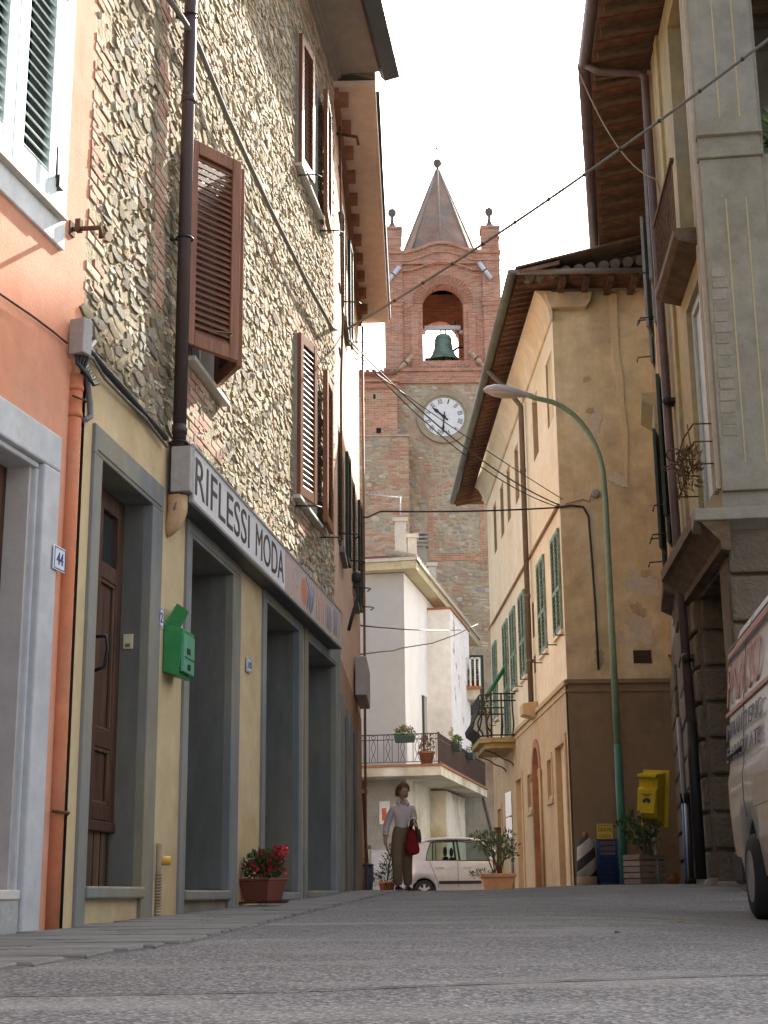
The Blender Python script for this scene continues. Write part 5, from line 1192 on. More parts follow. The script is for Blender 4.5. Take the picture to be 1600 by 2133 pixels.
# windows
M_recess_shade = mat('recess_shade_brown', [(.24, .18, .11), (.30, .23, .15)], 2, .9)  # dark brown that paints the shade inside the attic recesses
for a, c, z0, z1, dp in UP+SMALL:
    w_ = MB().box(a, c, dp-.02, dp, z0, z1).build('attic_window', M_recess_shade, yh, Y1.M)
    MB().box(a-.002, a+.012, .01, dp-.02, z0+.002, z1-.002).build('jamb_shade', M_recess_shade, w_, Y1.M)  # strip on the far jamb, its shade put into the colour
for i, (a, c, z0, z1) in enumerate(MID):
    w_ = MB().box(a, c, .1, .12, z0, z1).build('window', M_glassd, yh, Y1.M)
    MB().box(a-.05, c+.05, -.05, .1, z0-.06, z0).build('sill', M_yh, w_, Y1.M)
    hw = (c-a)/2-.006
    for q in (0, 1): shutter(yh, Y1.M @ T(a+q*(hw+.012), -.045, z0+.01), hw, z1-z0-.02, M_greenpaint, .075, .06, .08, .04, mid=.42, tilt=45)
    for u in (a+.1, c+.12): MB().tube([(u, 0, z0-.12), (u, -.16, z0-.12), (u, -.16, z0-.06)], .012, 5).build('shutter_hook', M_iron, w_, Y1.M)
# ground floor doors
for i, (a, c, z0, z1, dp) in enumerate(GR):
    if i in (1, 3):
        MB().box(a, c, dp-.02, dp, z0, z1).build('small_window', M_dark, yh, Y1.M)
        b = MB(); b.box(a-.09, a+.012, -.05, .1, z0-.08, z1+.1); b.box(c-.012, c+.09, -.05, .1, z0-.08, z1+.1); b.box(a+.012, c-.012, -.05, .1, z1-.012, z1+.1); b.box(a-.12, c+.12, -.07, .1, z0-.16, z0-.08); b.build('window_surround', M_ybase1, yh, Y1.M, bev=.006)
    else:
        d_ = MB().box(a, c, dp-.06, dp-.02, .3, 3.07 if i == 2 else z1).build('door', M_wood_d if i != 2 else M_dark, yh, Y1.M)
        MB().box(a+.0, a+.014, .09, dp-.06, .3, z1-.01).build('jamb_shade', mat('jamb_shade_brown', [(.10, .07, .045), (.15, .105, .07)], 3, .9), d_, Y1.M)  # brown lining, darkened to stand for shade on the far jamb
        b = MB(); m = M_ybase1 if i != 2 else mat('brown_sandstone', [(.26, .12, .07), (.34, .18, .1)], 3, .9, .15)
        b.box(a-.14, a+.012, -.06, .08, .2, z1-.012); b.box(c-.012, c+.14, -.06, .08, .2, z1-.012)
        if i == 2:
            for j in range(k):
                ring = [(c0-rq*math.cos(math.pi*tq/k), 2.58+rq*math.sin(math.pi*tq/k)) for rq, tq in ((.488, j), (.64, j), (.64, j+1), (.488, j+1))]
                b.prism(ring, -.06, .08, 'y')
            b.box(a-.18, a+.01, -.09, .06, 2.45, 2.58); b.box(c-.01, c+.18, -.09, .06, 2.45, 2.58)
        else: b.box(a-.14, c+.14, -.06, .08, z1-.012, z1+.13)
        b.build('door_surround', m, yh, Y1.M, bev=.006)
        if i == 2:
            b = MB()
            for q in range(7): t = math.pi*(q+.5)/7; b.tube([(c0, .18, 2.6), (c0+.48*math.cos(t), .18, 2.6+.48*math.sin(t))], .012, 5)
            b.box(a, c, .16, .2, 2.56, 2.62); b.build('fanlight_bars', M_iron, yh, Y1.M)
MB().tube([(9.42, -.07, 2.6), (9.42, -.07, .35)], .03, 6).build('conduit', M_ybase1, yh, Y1.M)
# street pipe with corbel foot
b = MB().tube([(8.75, -OV-.1, YZ+.05), (8.75, -.35, YZ-.4), (8.75, -.1, YZ-.75), (8.75, -.1, DZ+.2)], .055, 10)
for z in (8.6, 6.0, 4.7): b.tube([(8.75, -.1, z), (8.75, -.1, z+.07)], .066, 10)
b.build('downpipe', mat('pipe_dark_brown', [(.10, .075, .05), (.15, .11, .075)], 3, .6), yh, Y1.M)
MB().prism([(-.04, DZ-.12), (-.3, DZ-.05), (-.3, DZ+.16), (0, DZ+.2)], 8.5, 9.0, 'x').build('pipe_corbel', M_ybase1, yh, Y1.M, bev=.02)
# street balcony with bowed iron railing
bz0 = 3.52; bu0, bu1, bo = 2.7, 5.2, .8
b = MB().prism([(bu0, 0), (bu0, -.55), (bu0+.25, -bo), (bu1-.25, -bo), (bu1, -.55), (bu1, 0)], bz0, bz0+.1, 'z'); b.prism([(bu0+.12, 0), (bu0+.12, -.5), (bu0+.32, -bo+.12), (bu1-.32, -bo+.12), (bu1-.12, -.5), (bu1-.12, 0)], bz0-.12, bz0, 'z')
bal = b.build('balcony', mat('ochre_slab', [(.26, .18, .07), (.36, .26, .11)], 2, .9, .15), yh, Y1.M)
for u in (3.1, 4.7): MB().tube([(u, -.02, bz0-.5), (u, -.06, bz0-.42), (u, -.14, bz0-.36), (u, -.24, bz0-.33), (u, -.33, bz0-.28), (u, -.42, bz0-.21), (u, -.55, bz0-.16), (u, -.66, bz0-.14)], .016, 6).build('scroll_bracket', M_iron, bal, Y1.M)
per = [(bu0, 0), (bu0, -.5), (bu0+.25, -bo+.03), (bu1-.25, -bo+.03), (bu1, -.5), (bu1, 0)]
b = MB()
for zz, of in ((.05, 0), (.95, 0), (.80, .0)): b.tube([(u, y-of, bz0+.1+zz) for u, y in per], .018, 6)
b.build('railing_rail', M_iron, bal, Y1.M)
ln = [((Vector(p)-Vector(q)).length) for p, q in zip(per, per[1:])]; tot = sum(ln); s_ = .06
bar = MB().tube([(0, 0, .05), (0, -.02, .12), (0, -.16, .22), (0, -.18, .32), (0, -.06, .5), (0, 0, .7), (0, 0, .95)], .02, 5).mesh('baluster'); bar.materials.append(M_iron)
while s_ < tot:
    q = s_; i = 0
    while q > ln[i]: q -= ln[i]; i += 1
    p = Vector(per[i]).lerp(Vector(per[i+1]), q/ln[i]); dr = Vector(per[i+1])-Vector(per[i]); an_ = math.degrees(math.atan2(dr.y, dr.x))
    o = bpy.data.objects.new('baluster', bar); place(o, bal, Y1.M @ T(p.x, p.y, bz0+.1) @ RZ(an_)); s_ += .24
bp_ = thing('balcony_plants', 'trailing green plants in the bowed iron balcony', 'plant', Y1.w(3.9, -.5, bz0+.1))
leafcloud((3.9, -.55, bz0+.95), (.9, .2, .16), 60, .09, 61).build('foliage', M_leaf, bp_, Y1.M, kind='stuff'); MB().tube([(3.9, -.5, bz0+.1), (3.9, -.55, bz0+.9)], .03, 6).build('stem', M_wood_worn, bp_, Y1.M)
gp_ = thing('awning_pole', 'green pole slanting out above the bowed iron balcony', 'pole', at(1016, 1448, 33))
MB().tube([at(1014, 1450, 33.5), at(1056, 1384, 33.9)], .05, 8).build('rod', plain('grass_green', (.02, .15, .05), .5), gp_)
# cable on the end wall, round box
e1_ = facepts(Y2, [(1160, 1057), (1190, 1053), (1215, 1056), (1226, 1075), (1232, 1150), (1240, 1260), (1247, 1395)], -.03)
wire('wall_cable', 'dark cable running down the yellow end wall', e1_, .02, M_cable)
wire('wall_cable', 'thin grey wire from the corner to the round box on the end wall', facepts(Y2, [(1178, 1050), (1215, 1040), (1228, 1045), (1232, 1030)], -.03), .009, M_cable_g)
rb = thing('round_box', 'small round grey junction box on the yellow end wall', 'junction box', Y2.w(*[Y2.u(1240, 1029), 0, Y2.z(1240, 1029)]))
MB().lathe([(.075, 0), (.075, .06), (.05, .075)], 12, M=Y2.M @ T(Y2.u(1240, 1029), 0, Y2.z(1240, 1029)) @ RX(90)).build('box', plain('box_grey', (.28, .27, .26), .6), rb)

# ------------------------------------------------------------------ palazzo on the right
Bp, Ap, Cp = (3.78, 18.2), (3.58, 15.0), (4.80, 24.55)
S1 = Face(Bp, 180+math.degrees(math.atan2(.2, 3.2))); S2 = Face(Cp, 180+math.degrees(math.atan2(1.02, 6.35))); EF = Face(Ap, 97)
s1l, s2l = math.hypot(.2, 3.2), math.hypot(1.02, 6.35)
M_conc = mat('grey_beige_render', [(.235, .21, .16), (.29, .26, .20), (.33, .30, .24)], .9, .93, .35, 22, stain=(.24, .225, .19), sscale=.9, streak=(.225, .21, .175), mottle=.2, bdist=.03)
M_ochw = mat('faded_ochre_render', [(.32, .25, .115), (.39, .31, .16), (.43, .35, .20)], .8, .93, .2, 25, stain=(.29, .265, .20), sscale=.6, streak=(.31, .25, .14), mottle=.2)
M_pinkt = mat('pink_ochre_trim', [(.50, .31, .17), (.58, .38, .23), (.6, .44, .3)], 1.3, .93, .15, 25, streak=(.48, .35, .24))
M_rust_b = mat('rusticated_stone', [(.15, .12, .082), (.20, .16, .11), (.25, .20, .14)], 2.0, .97, 1.0, 22, bdist=.05, stain=(.17, .14, .11), sscale=1.1)
M_brownw = mat('weathered_brown_timber', [(.075, .05, .032), (.13, .085, .05), (.17, .12, .075)], 4, .95, .4, 30, stretch=(1, 1, 3))
pz = thing('ochre_palazzo', 'tall weathered palazzo with fluted pier and rusticated ground floor at the right edge', 'house', (4.2, 19, .2))
PZT = 11.4; FZ = 4.15
# street wall, far part
b = wallmesh(0, s2l, FZ, PZT, [(1.2, 2.3, 9.0, 10.9, .15), (1.2, 2.3, 5.4, 7.3, .15), (4.0, 5.1, 8.6, 10.6, .15), (4.0, 5.1, 5.2, 7.2, .15)]); shell(b, 0, s2l, -.4, PZT, 6); b.build('street_wall_far', M_ochw, pz, S2.M)
b = wallmesh(0, s2l, -.4, FZ, [(2.6, 4.0, -.3, 2.7, .35)]); b.quad((2.6, .35, -.3), (4, .35, -.3), (4, .35, 2.7), (2.6, .35, 2.7)); b.build('ground_wall_far', M_rust_b, pz, S2.M)
b = wallmesh(0, s1l, FZ, PZT, [(1.6, 2.95, 4.55, 7.1, .13), (1.6, 2.95, 7.7, 11.0, .6)]); b.build('street_wall_near', M_ochw, pz, S1.M)
# near end: solid body and camera-facing wall with dark loggia
b = wallmesh(0, 4.5, FZ, PZT, [(.72, 4.2, 8.3, 11.1, 2.5), (1.4, 4.2, 4.9, 7.6, 2.0)]); b.quad((.72, 2.5, 8.3), (4.2, 2.5, 8.3), (4.2, 2.5, 11.1), (.72, 2.5, 11.1)); b.quad((1.4, 2.0, 4.9), (4.2, 2, 4.9), (4.2, 2, 7.6), (1.4, 2, 7.6))
b.quad((4.5, 0, FZ), (4.5, 9, FZ), (4.5, 9, PZT), (4.5, 0, PZT)); b.quad((0, 0.02, PZT), (4.5, 0.02, PZT), (4.5, 9, PZT), (0, 9, PZT)); b.quad((.02, .02, FZ), (4.5, .02, FZ), (4.5, 9, FZ), (.02, 9, FZ)); b.build('end_wall', M_conc, pz, EF.M)
MB().box(.9, 4.2, .3, .34, 8.3, 9.2).build('loggia_parapet', M_brownw, pz, EF.M)
for i in range(5): MB().box(.73, 4.2, .15+i*.35, .25+i*.35, 10.9, 11.08).build('loggia_beam', M_brownw, pz, EF.M)
lp = thing('loggia_plant', 'green plant hanging in the dark upper loggia', 'plant', EF.w(.95, .2, 8.4)); leafcloud((.98, .18, 8.75), (.2, .15, .35), 120, .12, 71).build('foliage', M_leaf2, lp, EF.M, kind='stuff'); MB().lathe([(.1, 0), (.14, .2)], 10, (.98, .18, 8.3)).build('pot', M_terra, lp, EF.M)
# fluted corner pier with band
pr_ = MB(); pr_.box(.0, .68, -.06, .4, FZ+.25, 8.25); pr_.box(-.02, .70, -.10, .4, 8.25, 8.36); pr_.box(.0, .68, -.06, .4, 8.36, PZT); pr_.box(-.02, .71, -.12, .38, 8.52, 8.55)
pier = pr_.build('corner_pier', M_conc, pz, EF.M @ T(0, -.002, 0), bev=.012)
b = MB()
for z0, z1 in ((4.7, 7.75), (8.75, 11.2)):
    for u in (.25, .47): b.box(u, u+.016, -.066, -.058, z0, z1)
b.build('flute', mat('groove_ochre', [(.40, .32, .17), (.46, .37, .21)], 3, .95), pier, EF.M)
# exposed quoin bricks where the render fell off
for i, z in enumerate([5.0+.13*j for j in range(15)]):
    MB().box(.04+.006*math.sin(i*2), .2+.016*math.sin(i*3), -.070-.003*math.sin(i*5), -.058, z+.004*math.sin(i*5), z+.112+.006*math.sin(i*4.3)).build('brick', mat('pale_quoin', [(.27, .235, .175), (.33, .29, .22)], 5, .95, .6, 30, rand=.14), pz, EF.M, bev=.012)
# plaster moulding strips at the pier's street side
b = MB()
for u, w_ in ((s1l-.28, .05), (s1l-.18, .04), (s1l-.08, .05)): b.box(u, u+w_, -.05, .02, FZ+.3, PZT)
b.build('pier_moulding', mat('pink_grey_moulding', [(.43, .36, .28), (.50, .43, .34)], 1.5, .93, .1), pz, S1.M)
b = MB(); b.box(.55, .8, -.04, .02, FZ, PZT); b.box(.15, .45, -.03, .02, FZ, PZT); b.build('pilaster_strip', M_ochw, pz, S1.M)
b = MB(); b.box(s2l-.55, s2l-.35, -.04, .02, FZ, PZT); b.box(s2l-.28, s2l-.05, -.06, .02, FZ, PZT); b.box(.05, .25, -.05, .02, FZ, PZT); b.box(3.0, 3.3, -.05, .02, FZ, PZT); b.build('pilaster_strip', M_pinkt, pz, S2.M)
# tall pale blue window frames in the near bay
M_pblue = mat('pale_blue_frame', [(.42, .47, .46), (.52, .57, .56)], 3, .6, .08)
for z0, z1, dp in ((4.55, 7.1, .13), (7.7, 11.0, .6)):
    w_ = MB().box(1.6, 2.95, dp-.03, dp, z0, z1).build('window', M_pblue if z0 < 7 else M_conc, pz, S1.M)
    b = MB(); b.box(1.6, 1.7, dp-.07, dp-.031, z0, z1); b.box(2.85, 2.95, dp-.07, dp-.031, z0, z1); b.box(2.22, 2.32, dp-.07, dp-.031, z0, z1); b.box(1.7, 2.85, dp-.07, dp-.031, z1-.1, z1)
    b.build('frame', M_pblue, w_, S1.M, bev=.006)
    for z in ((z0+.7, z1-.6) if z0 < 7 else ()): MB().tube([(2.5, .05, z), (2.93, -.02, z+.3)], .012, 5).build('iron_bar', M_rust, w_, S1.M)
# parapet / balcony slab on the upper floor of the near bay
b = MB().prism([(0, 7.34), (-.24, 7.40), (-.30, 7.46), (-.30, 7.56), (0, 7.56)], 1.2, 3.0, 'x'); b.build('balcony_slab', M_brownw, pz, S1.M, bev=.01)
b = MB()
for u in [1.25+.12*i for i in range(15)]: b.box(u, u+.014, -.27, -.255, 7.56, 8.4)
b.box(1.22, 2.98, -.285, -.24, 8.4, 8.44); b.build('balcony_railing', M_rust, pz, S1.M)
# first floor cornice slab, wrapping the corner
b = MB().prism([(0, 3.7), (-.10, 3.72), (-.10, 3.8), (-.28, 4.0), (-.34, 4.02), (-.34, 4.15), (0, 4.15)], .45, s1l+.3, 'x'); b.build('cornice', M_brownw, pz, S1.M)
b = MB().prism([(-.30, 4.02), (-.34, 4.02), (-.34, 4.15), (0, 4.15), (0, 3.95)], -.34, 4.5, 'x'); b.build('end_cornice', M_conc, pz, EF.M, bev=.012)
b = MB().prism([(0, 3.7), (-.08, 3.72), (-.12, 3.95), (-.26, 4.02), (-.26, 4.15), (0, 4.15)], 4.9, s2l, 'x'); b.build('cornice', M_brownw, pz, S2.M)
# rusty flower rings on the first floor sill
rr = random.Random(31)
fr2 = thing('flower_rings', 'rusty iron flower pot rings on the palazzo sill', 'flower rings', S1.w(1.6, -.3, 4.6))
b = MB()
for j, z in enumerate((4.75, 5.0, 5.2)):
    b.tube([(1.75, -.02, z), (1.75, -.24, z), (2.5, -.26, z+.03), (3.1, -.24, z), (3.1, -.02, z)], .009, 5)
for i in range(7):
    u = 1.8+i*.2+rr.uniform(-.06, .06); b.tube([(u, -.24, 4.72), (u+rr.uniform(-.05, .05), -.28, 5.1+rr.uniform(-.1, .15))], .008, 5)
    if i % 2 == 0: zq = rr.uniform(4.85, 5.2); b.tube([(u+.1+.1*math.cos(t), -.34+.1*math.sin(t), zq+.05*math.sin(t+i)) for t in [2*math.pi*q/10 for q in range(10)]], .008, 5, closed=True)
b.build('rings', M_rust, fr2, S1.M)
leafcloud((2.5, -.22, 4.85), (.55, .1, .2), 200, .10, 81, aspect=.2).build('dry_stems', mat('dry_plant', [(.10, .06, .03), (.2, .13, .06)], 4, .9, 0, rand=.4), fr2, S1.M, kind='stuff')
# ground floor: rusticated piers with a dark opening between
RU = MB()
def rust_blocks(F, u0, u1, z0, z1, h, parent, out=.07, seed=1, du=None, bev_=.03):
    r2 = random.Random(seed); z = z0; i = 0
    while z < z1-.05:
        zt = min(z+h, z1); us = [u0, u1] if not du else [u0]+[u0+du*(q+(.5 if i % 2 else 0)) for q in range(1, int((u1-u0)/du)+1) if u0+du*(q+(.5 if i % 2 else 0)) < u1-.2]+[u1]
        for a, c in zip(us, us[1:]):
            MB().box(a+.012, c-.012, -out-r2.uniform(0, .015), .02, z+.02, zt-.02).build('rusticated_block', M_rust_b, parent, F.M, bev=bev_, seg=2)
        z += h; i += 1
b = MB(); b.box(s1l-.5, s1l, 0, .6, -.3, 3.7); b.build('near_pier', M_rust_b, pz, S1.M)
b = MB(); b.box(.0, 4.5, 0, .5, -.3, 4.12); b.build('end_pier_wall', M_rust_b, pz, EF.M @ T(.02, .02, 0))
rust_blocks(EF, .0, 1.6, -.05, 4.0, .506, pz, .08, 2)
b = MB(); b.box(-.3, 1.0, 0, 2.2, -.3, 3.7); b.build('far_pier', M_rust_b, pz, S1.M)
FB = Face((S1.w(1.0, 0, 0).x, S1.w(1.0, 0, 0).y), 97)
rust_blocks(FB, .02, .34, .35, 3.7, .42, pz, .05, 3); rust_blocks(FB, .36, 2.2, .35, 3.7, .42, pz, .09, 4)
rust_blocks(S1, .05, .98, .35, 3.7, .42, pz, .05, 5); rust_blocks(S2, 4.3, s2l-.02, .35, 3.7, .42, pz, .05, 6); rust_blocks(S2, .05, 2.4, .35, 3.7, .42, pz, .05, 7, 1.1)
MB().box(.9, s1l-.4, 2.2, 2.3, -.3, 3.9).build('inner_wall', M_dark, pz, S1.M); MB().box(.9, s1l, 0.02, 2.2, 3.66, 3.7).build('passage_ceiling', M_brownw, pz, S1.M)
# plinth, concrete step
b = MB(); b.prism([(-.16, -.2), (-.16, .30), (-.06, .46), (0, .46), (0, -.2)], .72, 1.25, 'x'); b.build('plinth_block', M_conc, pz, S1.M, bev=.015)
MB().box(.0, 2.0, -.35, 0, -.3, .42).build('step', mat('concrete_step', [(.28, .26, .22), (.36, .34, .29)], 3, .95, .2), pz, FB.M, bev=.012)
# windows of the far part: shutters seen edge on, hood
for j, (a, z0, z1) in enumerate(((1.2, 9.0, 10.9), (1.2, 5.4, 7.3), (4.0, 8.6, 10.6), (4.0, 5.2, 7.2))):
    w_ = MB().box(a, a+1.1, .1, .14, z0, z1).build('window', M_dark, pz, S2.M)
    m = mat('grey_blue_shutter', [(.16, .18, .19), (.24, .26, .27)], 5, .7) if j % 2 == 0 else M_dgreen
    shutter(pz, S2.M @ T(a, -.08, z0) @ RZ(180-10) @ T(0, -.04, 0), .52, z1-z0, m, .07, .06, .08, .045, tilt=-40); shutter(pz, S2.M @ T(a+1.1, -.08, z0) @ RZ(-10), .52, z1-z0, m, .07, .06, .08, .045)
    for u in (a-.3, a+1.4): MB().tube([(u, 0, z0+.2), (u, -.28, z0+.19), (u-.05, -.3, z0+.12)], .012, 5).build('shutter_hook', M_iron, w_, S2.M)
    if j == 1: MB().prism([(0, z1+.1), (-.12, z1+.2), (-.12, z1+.5), (-.3, z1+.62), (-.3, z1+.72), (0, z1+.72)], a-.15, a+1.25, 'x').build('window_hood', M_ochw, w_, S2.M, bev=.01)
# eaves: boards, rafters, gutter, pipe
EV = .84
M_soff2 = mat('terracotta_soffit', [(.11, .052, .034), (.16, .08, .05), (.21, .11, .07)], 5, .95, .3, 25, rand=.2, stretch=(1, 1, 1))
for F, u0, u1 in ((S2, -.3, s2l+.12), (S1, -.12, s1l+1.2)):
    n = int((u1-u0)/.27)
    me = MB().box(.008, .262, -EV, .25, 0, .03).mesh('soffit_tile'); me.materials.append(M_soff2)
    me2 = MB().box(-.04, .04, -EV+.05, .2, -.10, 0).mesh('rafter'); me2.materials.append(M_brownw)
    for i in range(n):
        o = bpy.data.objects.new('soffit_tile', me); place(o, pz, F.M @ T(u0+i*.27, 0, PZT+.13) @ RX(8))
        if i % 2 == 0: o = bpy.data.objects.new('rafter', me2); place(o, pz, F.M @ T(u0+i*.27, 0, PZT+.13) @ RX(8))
    roof_slab(pz, F.M, u0, u1, PZT+.09, EV+.05, 6, 1.7, .1, M_rooftile)
M_purple = mat('purple_brown_gutter', [(.10, .068, .066), (.15, .105, .1)], 3, .5, .05, metal=.2)
gutter(S2, -.3, s2l+.12, -EV-.08, PZT+.1, .095, M_purple, pz); gutter(S1, -.1, s1l+1.2, -EV-.08, PZT+.1, .095, M_purple, pz)
pb = S1.w(.1, 0, 0)
b = MB().tube([(.1, -EV-.06, PZT+.03), (.1, -EV+.1, PZT-.08), (.12, -.2, PZT-.14), (.14, -.12, PZT-.22), (.34, -.12, 6), (.72, -.12, 2.2)], .055, 12)
b.build('downpipe', M_purple, pz, S1.M)
MB().tube([(.72, -.12, 2.25), (.74, -.12, 2.1), (.88, -.14, 1.95), (.92, -.15, 1.8), (.95, -.15, .45)], .066, 12).build('pipe_shoe', plain('cast_iron', (.025, .023, .022), .6, .3), pz, S1.M)
for z in (6.35, 3.0): MB().box(.25+.1*(6.35-z), .5+.1*(6.35-z), -.16, .0, z, z+.05).ball((.46+.1*(6.35-z), -.14, z+.02), .06, 6).build('pipe_bracket', M_iron, pz, S1.M)
MB().box(-.05, .02, -.1, -.06, 6.5, 7.2).build('iron_strap', M_iron, pz, S1.M)
wire('wall_cable', 'pale cord hanging from the palazzo gutter to its downpipe', sag(S1.w(-.1, -EV-.17, PZT+.1), S1.w(.3, -.08, 9.55), .35, 14)+[S1.w(.33, -.02, 9.3)], .011, plain('cord_tan', (.3, .22, .15), .8))
# ------------------------------------------------------------------ street lamp
LX, LY = at(1301, 1840, 23.6).x, 23.6; LG = g(LX, LY)
lamp = thing('street_lamp', 'tall green street lamp with curved arm and grey cobra head', 'street lamp', (LX, LY, LG))
M_lampg = mat('lamp_green_paint', [(.04, .14, .095), (.06, .17, .12)], 3, .5, .05); M_lampp = mat('lamp_pale_green', [(.19, .26, .165), (.25, .32, .21)], 3, .55, .05)
MB().tube([(LX, LY, LG-.05), (LX, LY, LG+1.2), (LX, LY, 2.6)], [.070, .068, .064], 16).build('lower_pole', M_lampg, lamp)
arm = [(LX, LY, 2.6), (LX, LY, 4.5), (LX, LY, 6.6)]
cx_, r_ = LX-1.3, 1.3
for i in range(1, 9):
    t = math.pi*.5*i/9*0.97; arm.append((LX-1.08*(1-math.cos(t)), LY-.2*(1-math.cos(t)), 6.9+1.45*math.sin(t)))
arm += [(LX-1.14, LY-.21, 8.37), (LX-1.3, LY-.24, 8.43)]
MB().tube(arm, [.058, .053, .048]+[.043]*(len(arm)-3), 14).build('upper_pole', M_lampp, lamp)
hM = T(LX-1.16, LY-.21, 8.40) @ RZ(180+9) @ RY(-5) @ S(.86, .86, .86)
b = MB(); n = 14
secs = [(0, .045, .05, .045), (.12, .055, .06, .05), (.3, .10, .10, .06), (.55, .15, .15, .07), (.78, .15, .14, .06), (.94, .10, .08, .04), (1.0, .02, .02, .01)]
vs = []
for x, hw, ht, hb in secs:
    for j in range(n):
        t = 2*math.pi*j/n; c, s_ = math.cos(t), math.sin(t); vs.append((x, hw*c, (ht if s_ > 0 else hb)*s_))
fs = [(i*n+j, i*n+(j+1) % n, (i+1)*n+(j+1) % n, (i+1)*n+j) for i in range(len(secs)-1) for j in range(n)]
b.add(vs, fs, True); b.build('lamp_head', mat('lamp_head_grey', [(.42, .40, .42), (.5, .48, .5)], 3, .5, .02), lamp, hM)
b = MB(); vs = []
for x, hw, hb in ((.34, .07, .055), (.42, .12, .085), (.6, .135, .10), (.78, .125, .085), (.9, .07, .05)):
    for j in range(9):
        t = math.pi+math.pi*j/8; vs.append((x, hw*math.cos(t), -.015+hb*math.sin(t)))
fs = [(i*9+j, i*9+j+1, (i+1)*9+j+1, (i+1)*9+j) for i in range(4) for j in range(8)]
b.add(vs, fs, True); b.build('diffuser', mat('lamp_diffuser', [(.5, .42, .3), (.6, .52, .4)], 4, .3, 0), lamp, hM)

# ------------------------------------------------------------------ yellow dispenser
dY = 22.4; dc = at(1352, 1662, dY)
M_yel = mat('yellow_enamel', [(.58, .40, .012), (.64, .46, .02)], 3, .45, .03, stain=(.5, .35, .02), sscale=3)
dM = T(dc.x, dY, dc.z) @ RZ(-30) @ RY(5)
dsp = thing('waste_bin', 'yellow enamelled wall bin with hood on a thin grey post', 'bin', (dc.x, dY, g(dc.x, dY)))
W_ = .15
prof = [(.28, -.40), (-.02, -.30), (-.06, -.26), (-.10, .12), (-.04, .15), (-.04, .29), (-.13, .30), (-.13, .34), (.0, .36), (.28, .40)]
MB().prism(prof, -W_, W_, 'x').build('body', M_yel, dsp, dM, bev=.008)
MB().box(-W_-.06, W_+.06, .28, .31, -.42, .43).build('back_plate', M_yel, dsp, dM, bev=.006)
b = MB(); b.box(-.135, .135, -.112, -.085, -.24, .09); b.build('door', M_yel, dsp, dM @ RX(-4), bev=.004)
b = MB()
for z, w0 in ((.035, .085), (.01, .05)):
    for i in range(9): b.box(-w0+i*w0*.22, -w0+i*w0*.22+w0*.15, -.116, -.11, z, z+.014)
b.build('small_print', M_blacktext, dsp, dM @ RX(-4))
b = MB()
for x, z, q in ((-.03, -.06, .028), (.035, -.055, .032), (.0, -.03, .02)): b.ball((x, -.112, z), q, 8, (1, .15, 1.1))
b.box(.06, .09, -.046, -.04, .18, .25); b.box(-.09, -.06, -.046, -.04, .16, .165); b.build('emblem', M_blacktext, dsp, dM @ RX(-4))
pp = at(1372, 1810, dY); M_post = plain('galvanised_post', (.3, .31, .32), .5, .4)
MB().tube([dM @ Vector((0, .25, -.40)), (pp.x, dY+.05, g(pp.x, dY)-.02)], .022, 10).build('post', M_post, dsp)

# ------------------------------------------------------------------ free paper rack
rY = 24.1; ra = at(1243, 1716, rY); rb_ = at(1277, 1747, rY); rg = g(ra.x, rY)
rk = thing('paper_rack', 'blue wire paper rack with a yellow GRATIS card', 'rack', (ra.x+.12, rY, rg))
M_card = plain('card_yellow', (.6, .45, .06), .6); M_blue = mat('blue_wire', [(.015, .04, .14), (.03, .065, .19)], 6, .5)
cw, ch = rb_.x-ra.x, ra.z-rb_.z; cM_ = T(ra.x, rY, rb_.z)
MB().box(0, cw, 0, .012, 0, ch).build('card', M_card, rk, cM_)
text_on('GRATIS', cM_ @ T(cw*.06, -.001, ch*.48), cw*.88, ch*.24, M_blacktext, rk)
M_redt = plain('red_print', (.4, .04, .05), .6)
text_on('CASA', cM_ @ T(cw*.1, -.001, ch*.08), cw*.8, ch*.2, M_redt, rk); b = MB()
for i in range(9): b.box(cw*(.08+i*.095), cw*(.08+i*.095+.065), -.003, .0, ch*.84, ch*.91)
b.build('small_print', M_redt, rk, cM_)
b = MB(); x0, x1, z0, z1 = ra.x+.02, ra.x+.32, rg, rb_.z
for x in (x0, x1):
    for y in (rY+.02, rY+.2): b.tube([(x, y, z0), (x, y, z1)], .014, 6)
b.build('upright', M_blue, rk); b = MB()
for i in range(9):
    z = z0+.06+(z1-z0-.08)*i/8; b.tube([(x0, rY+.02, z), (x1, rY+.02, z), (x1, rY+.2, z), (x0, rY+.2, z)], .007, 5, closed=True)
for i in range(9):
    x = x0+(x1-x0)*i/8; b.tube([(x, rY+.02, z0+.05), (x, rY+.02, z1)], .005, 5)
b.build('wire_basket', M_blue, rk)
MB().box(x0+.02, x1-.02, rY+.06, rY+.18, z0+.08, z1-.25).build('paper_stack', plain('dark_blue_papers', (.02, .035, .08), .8), rk)

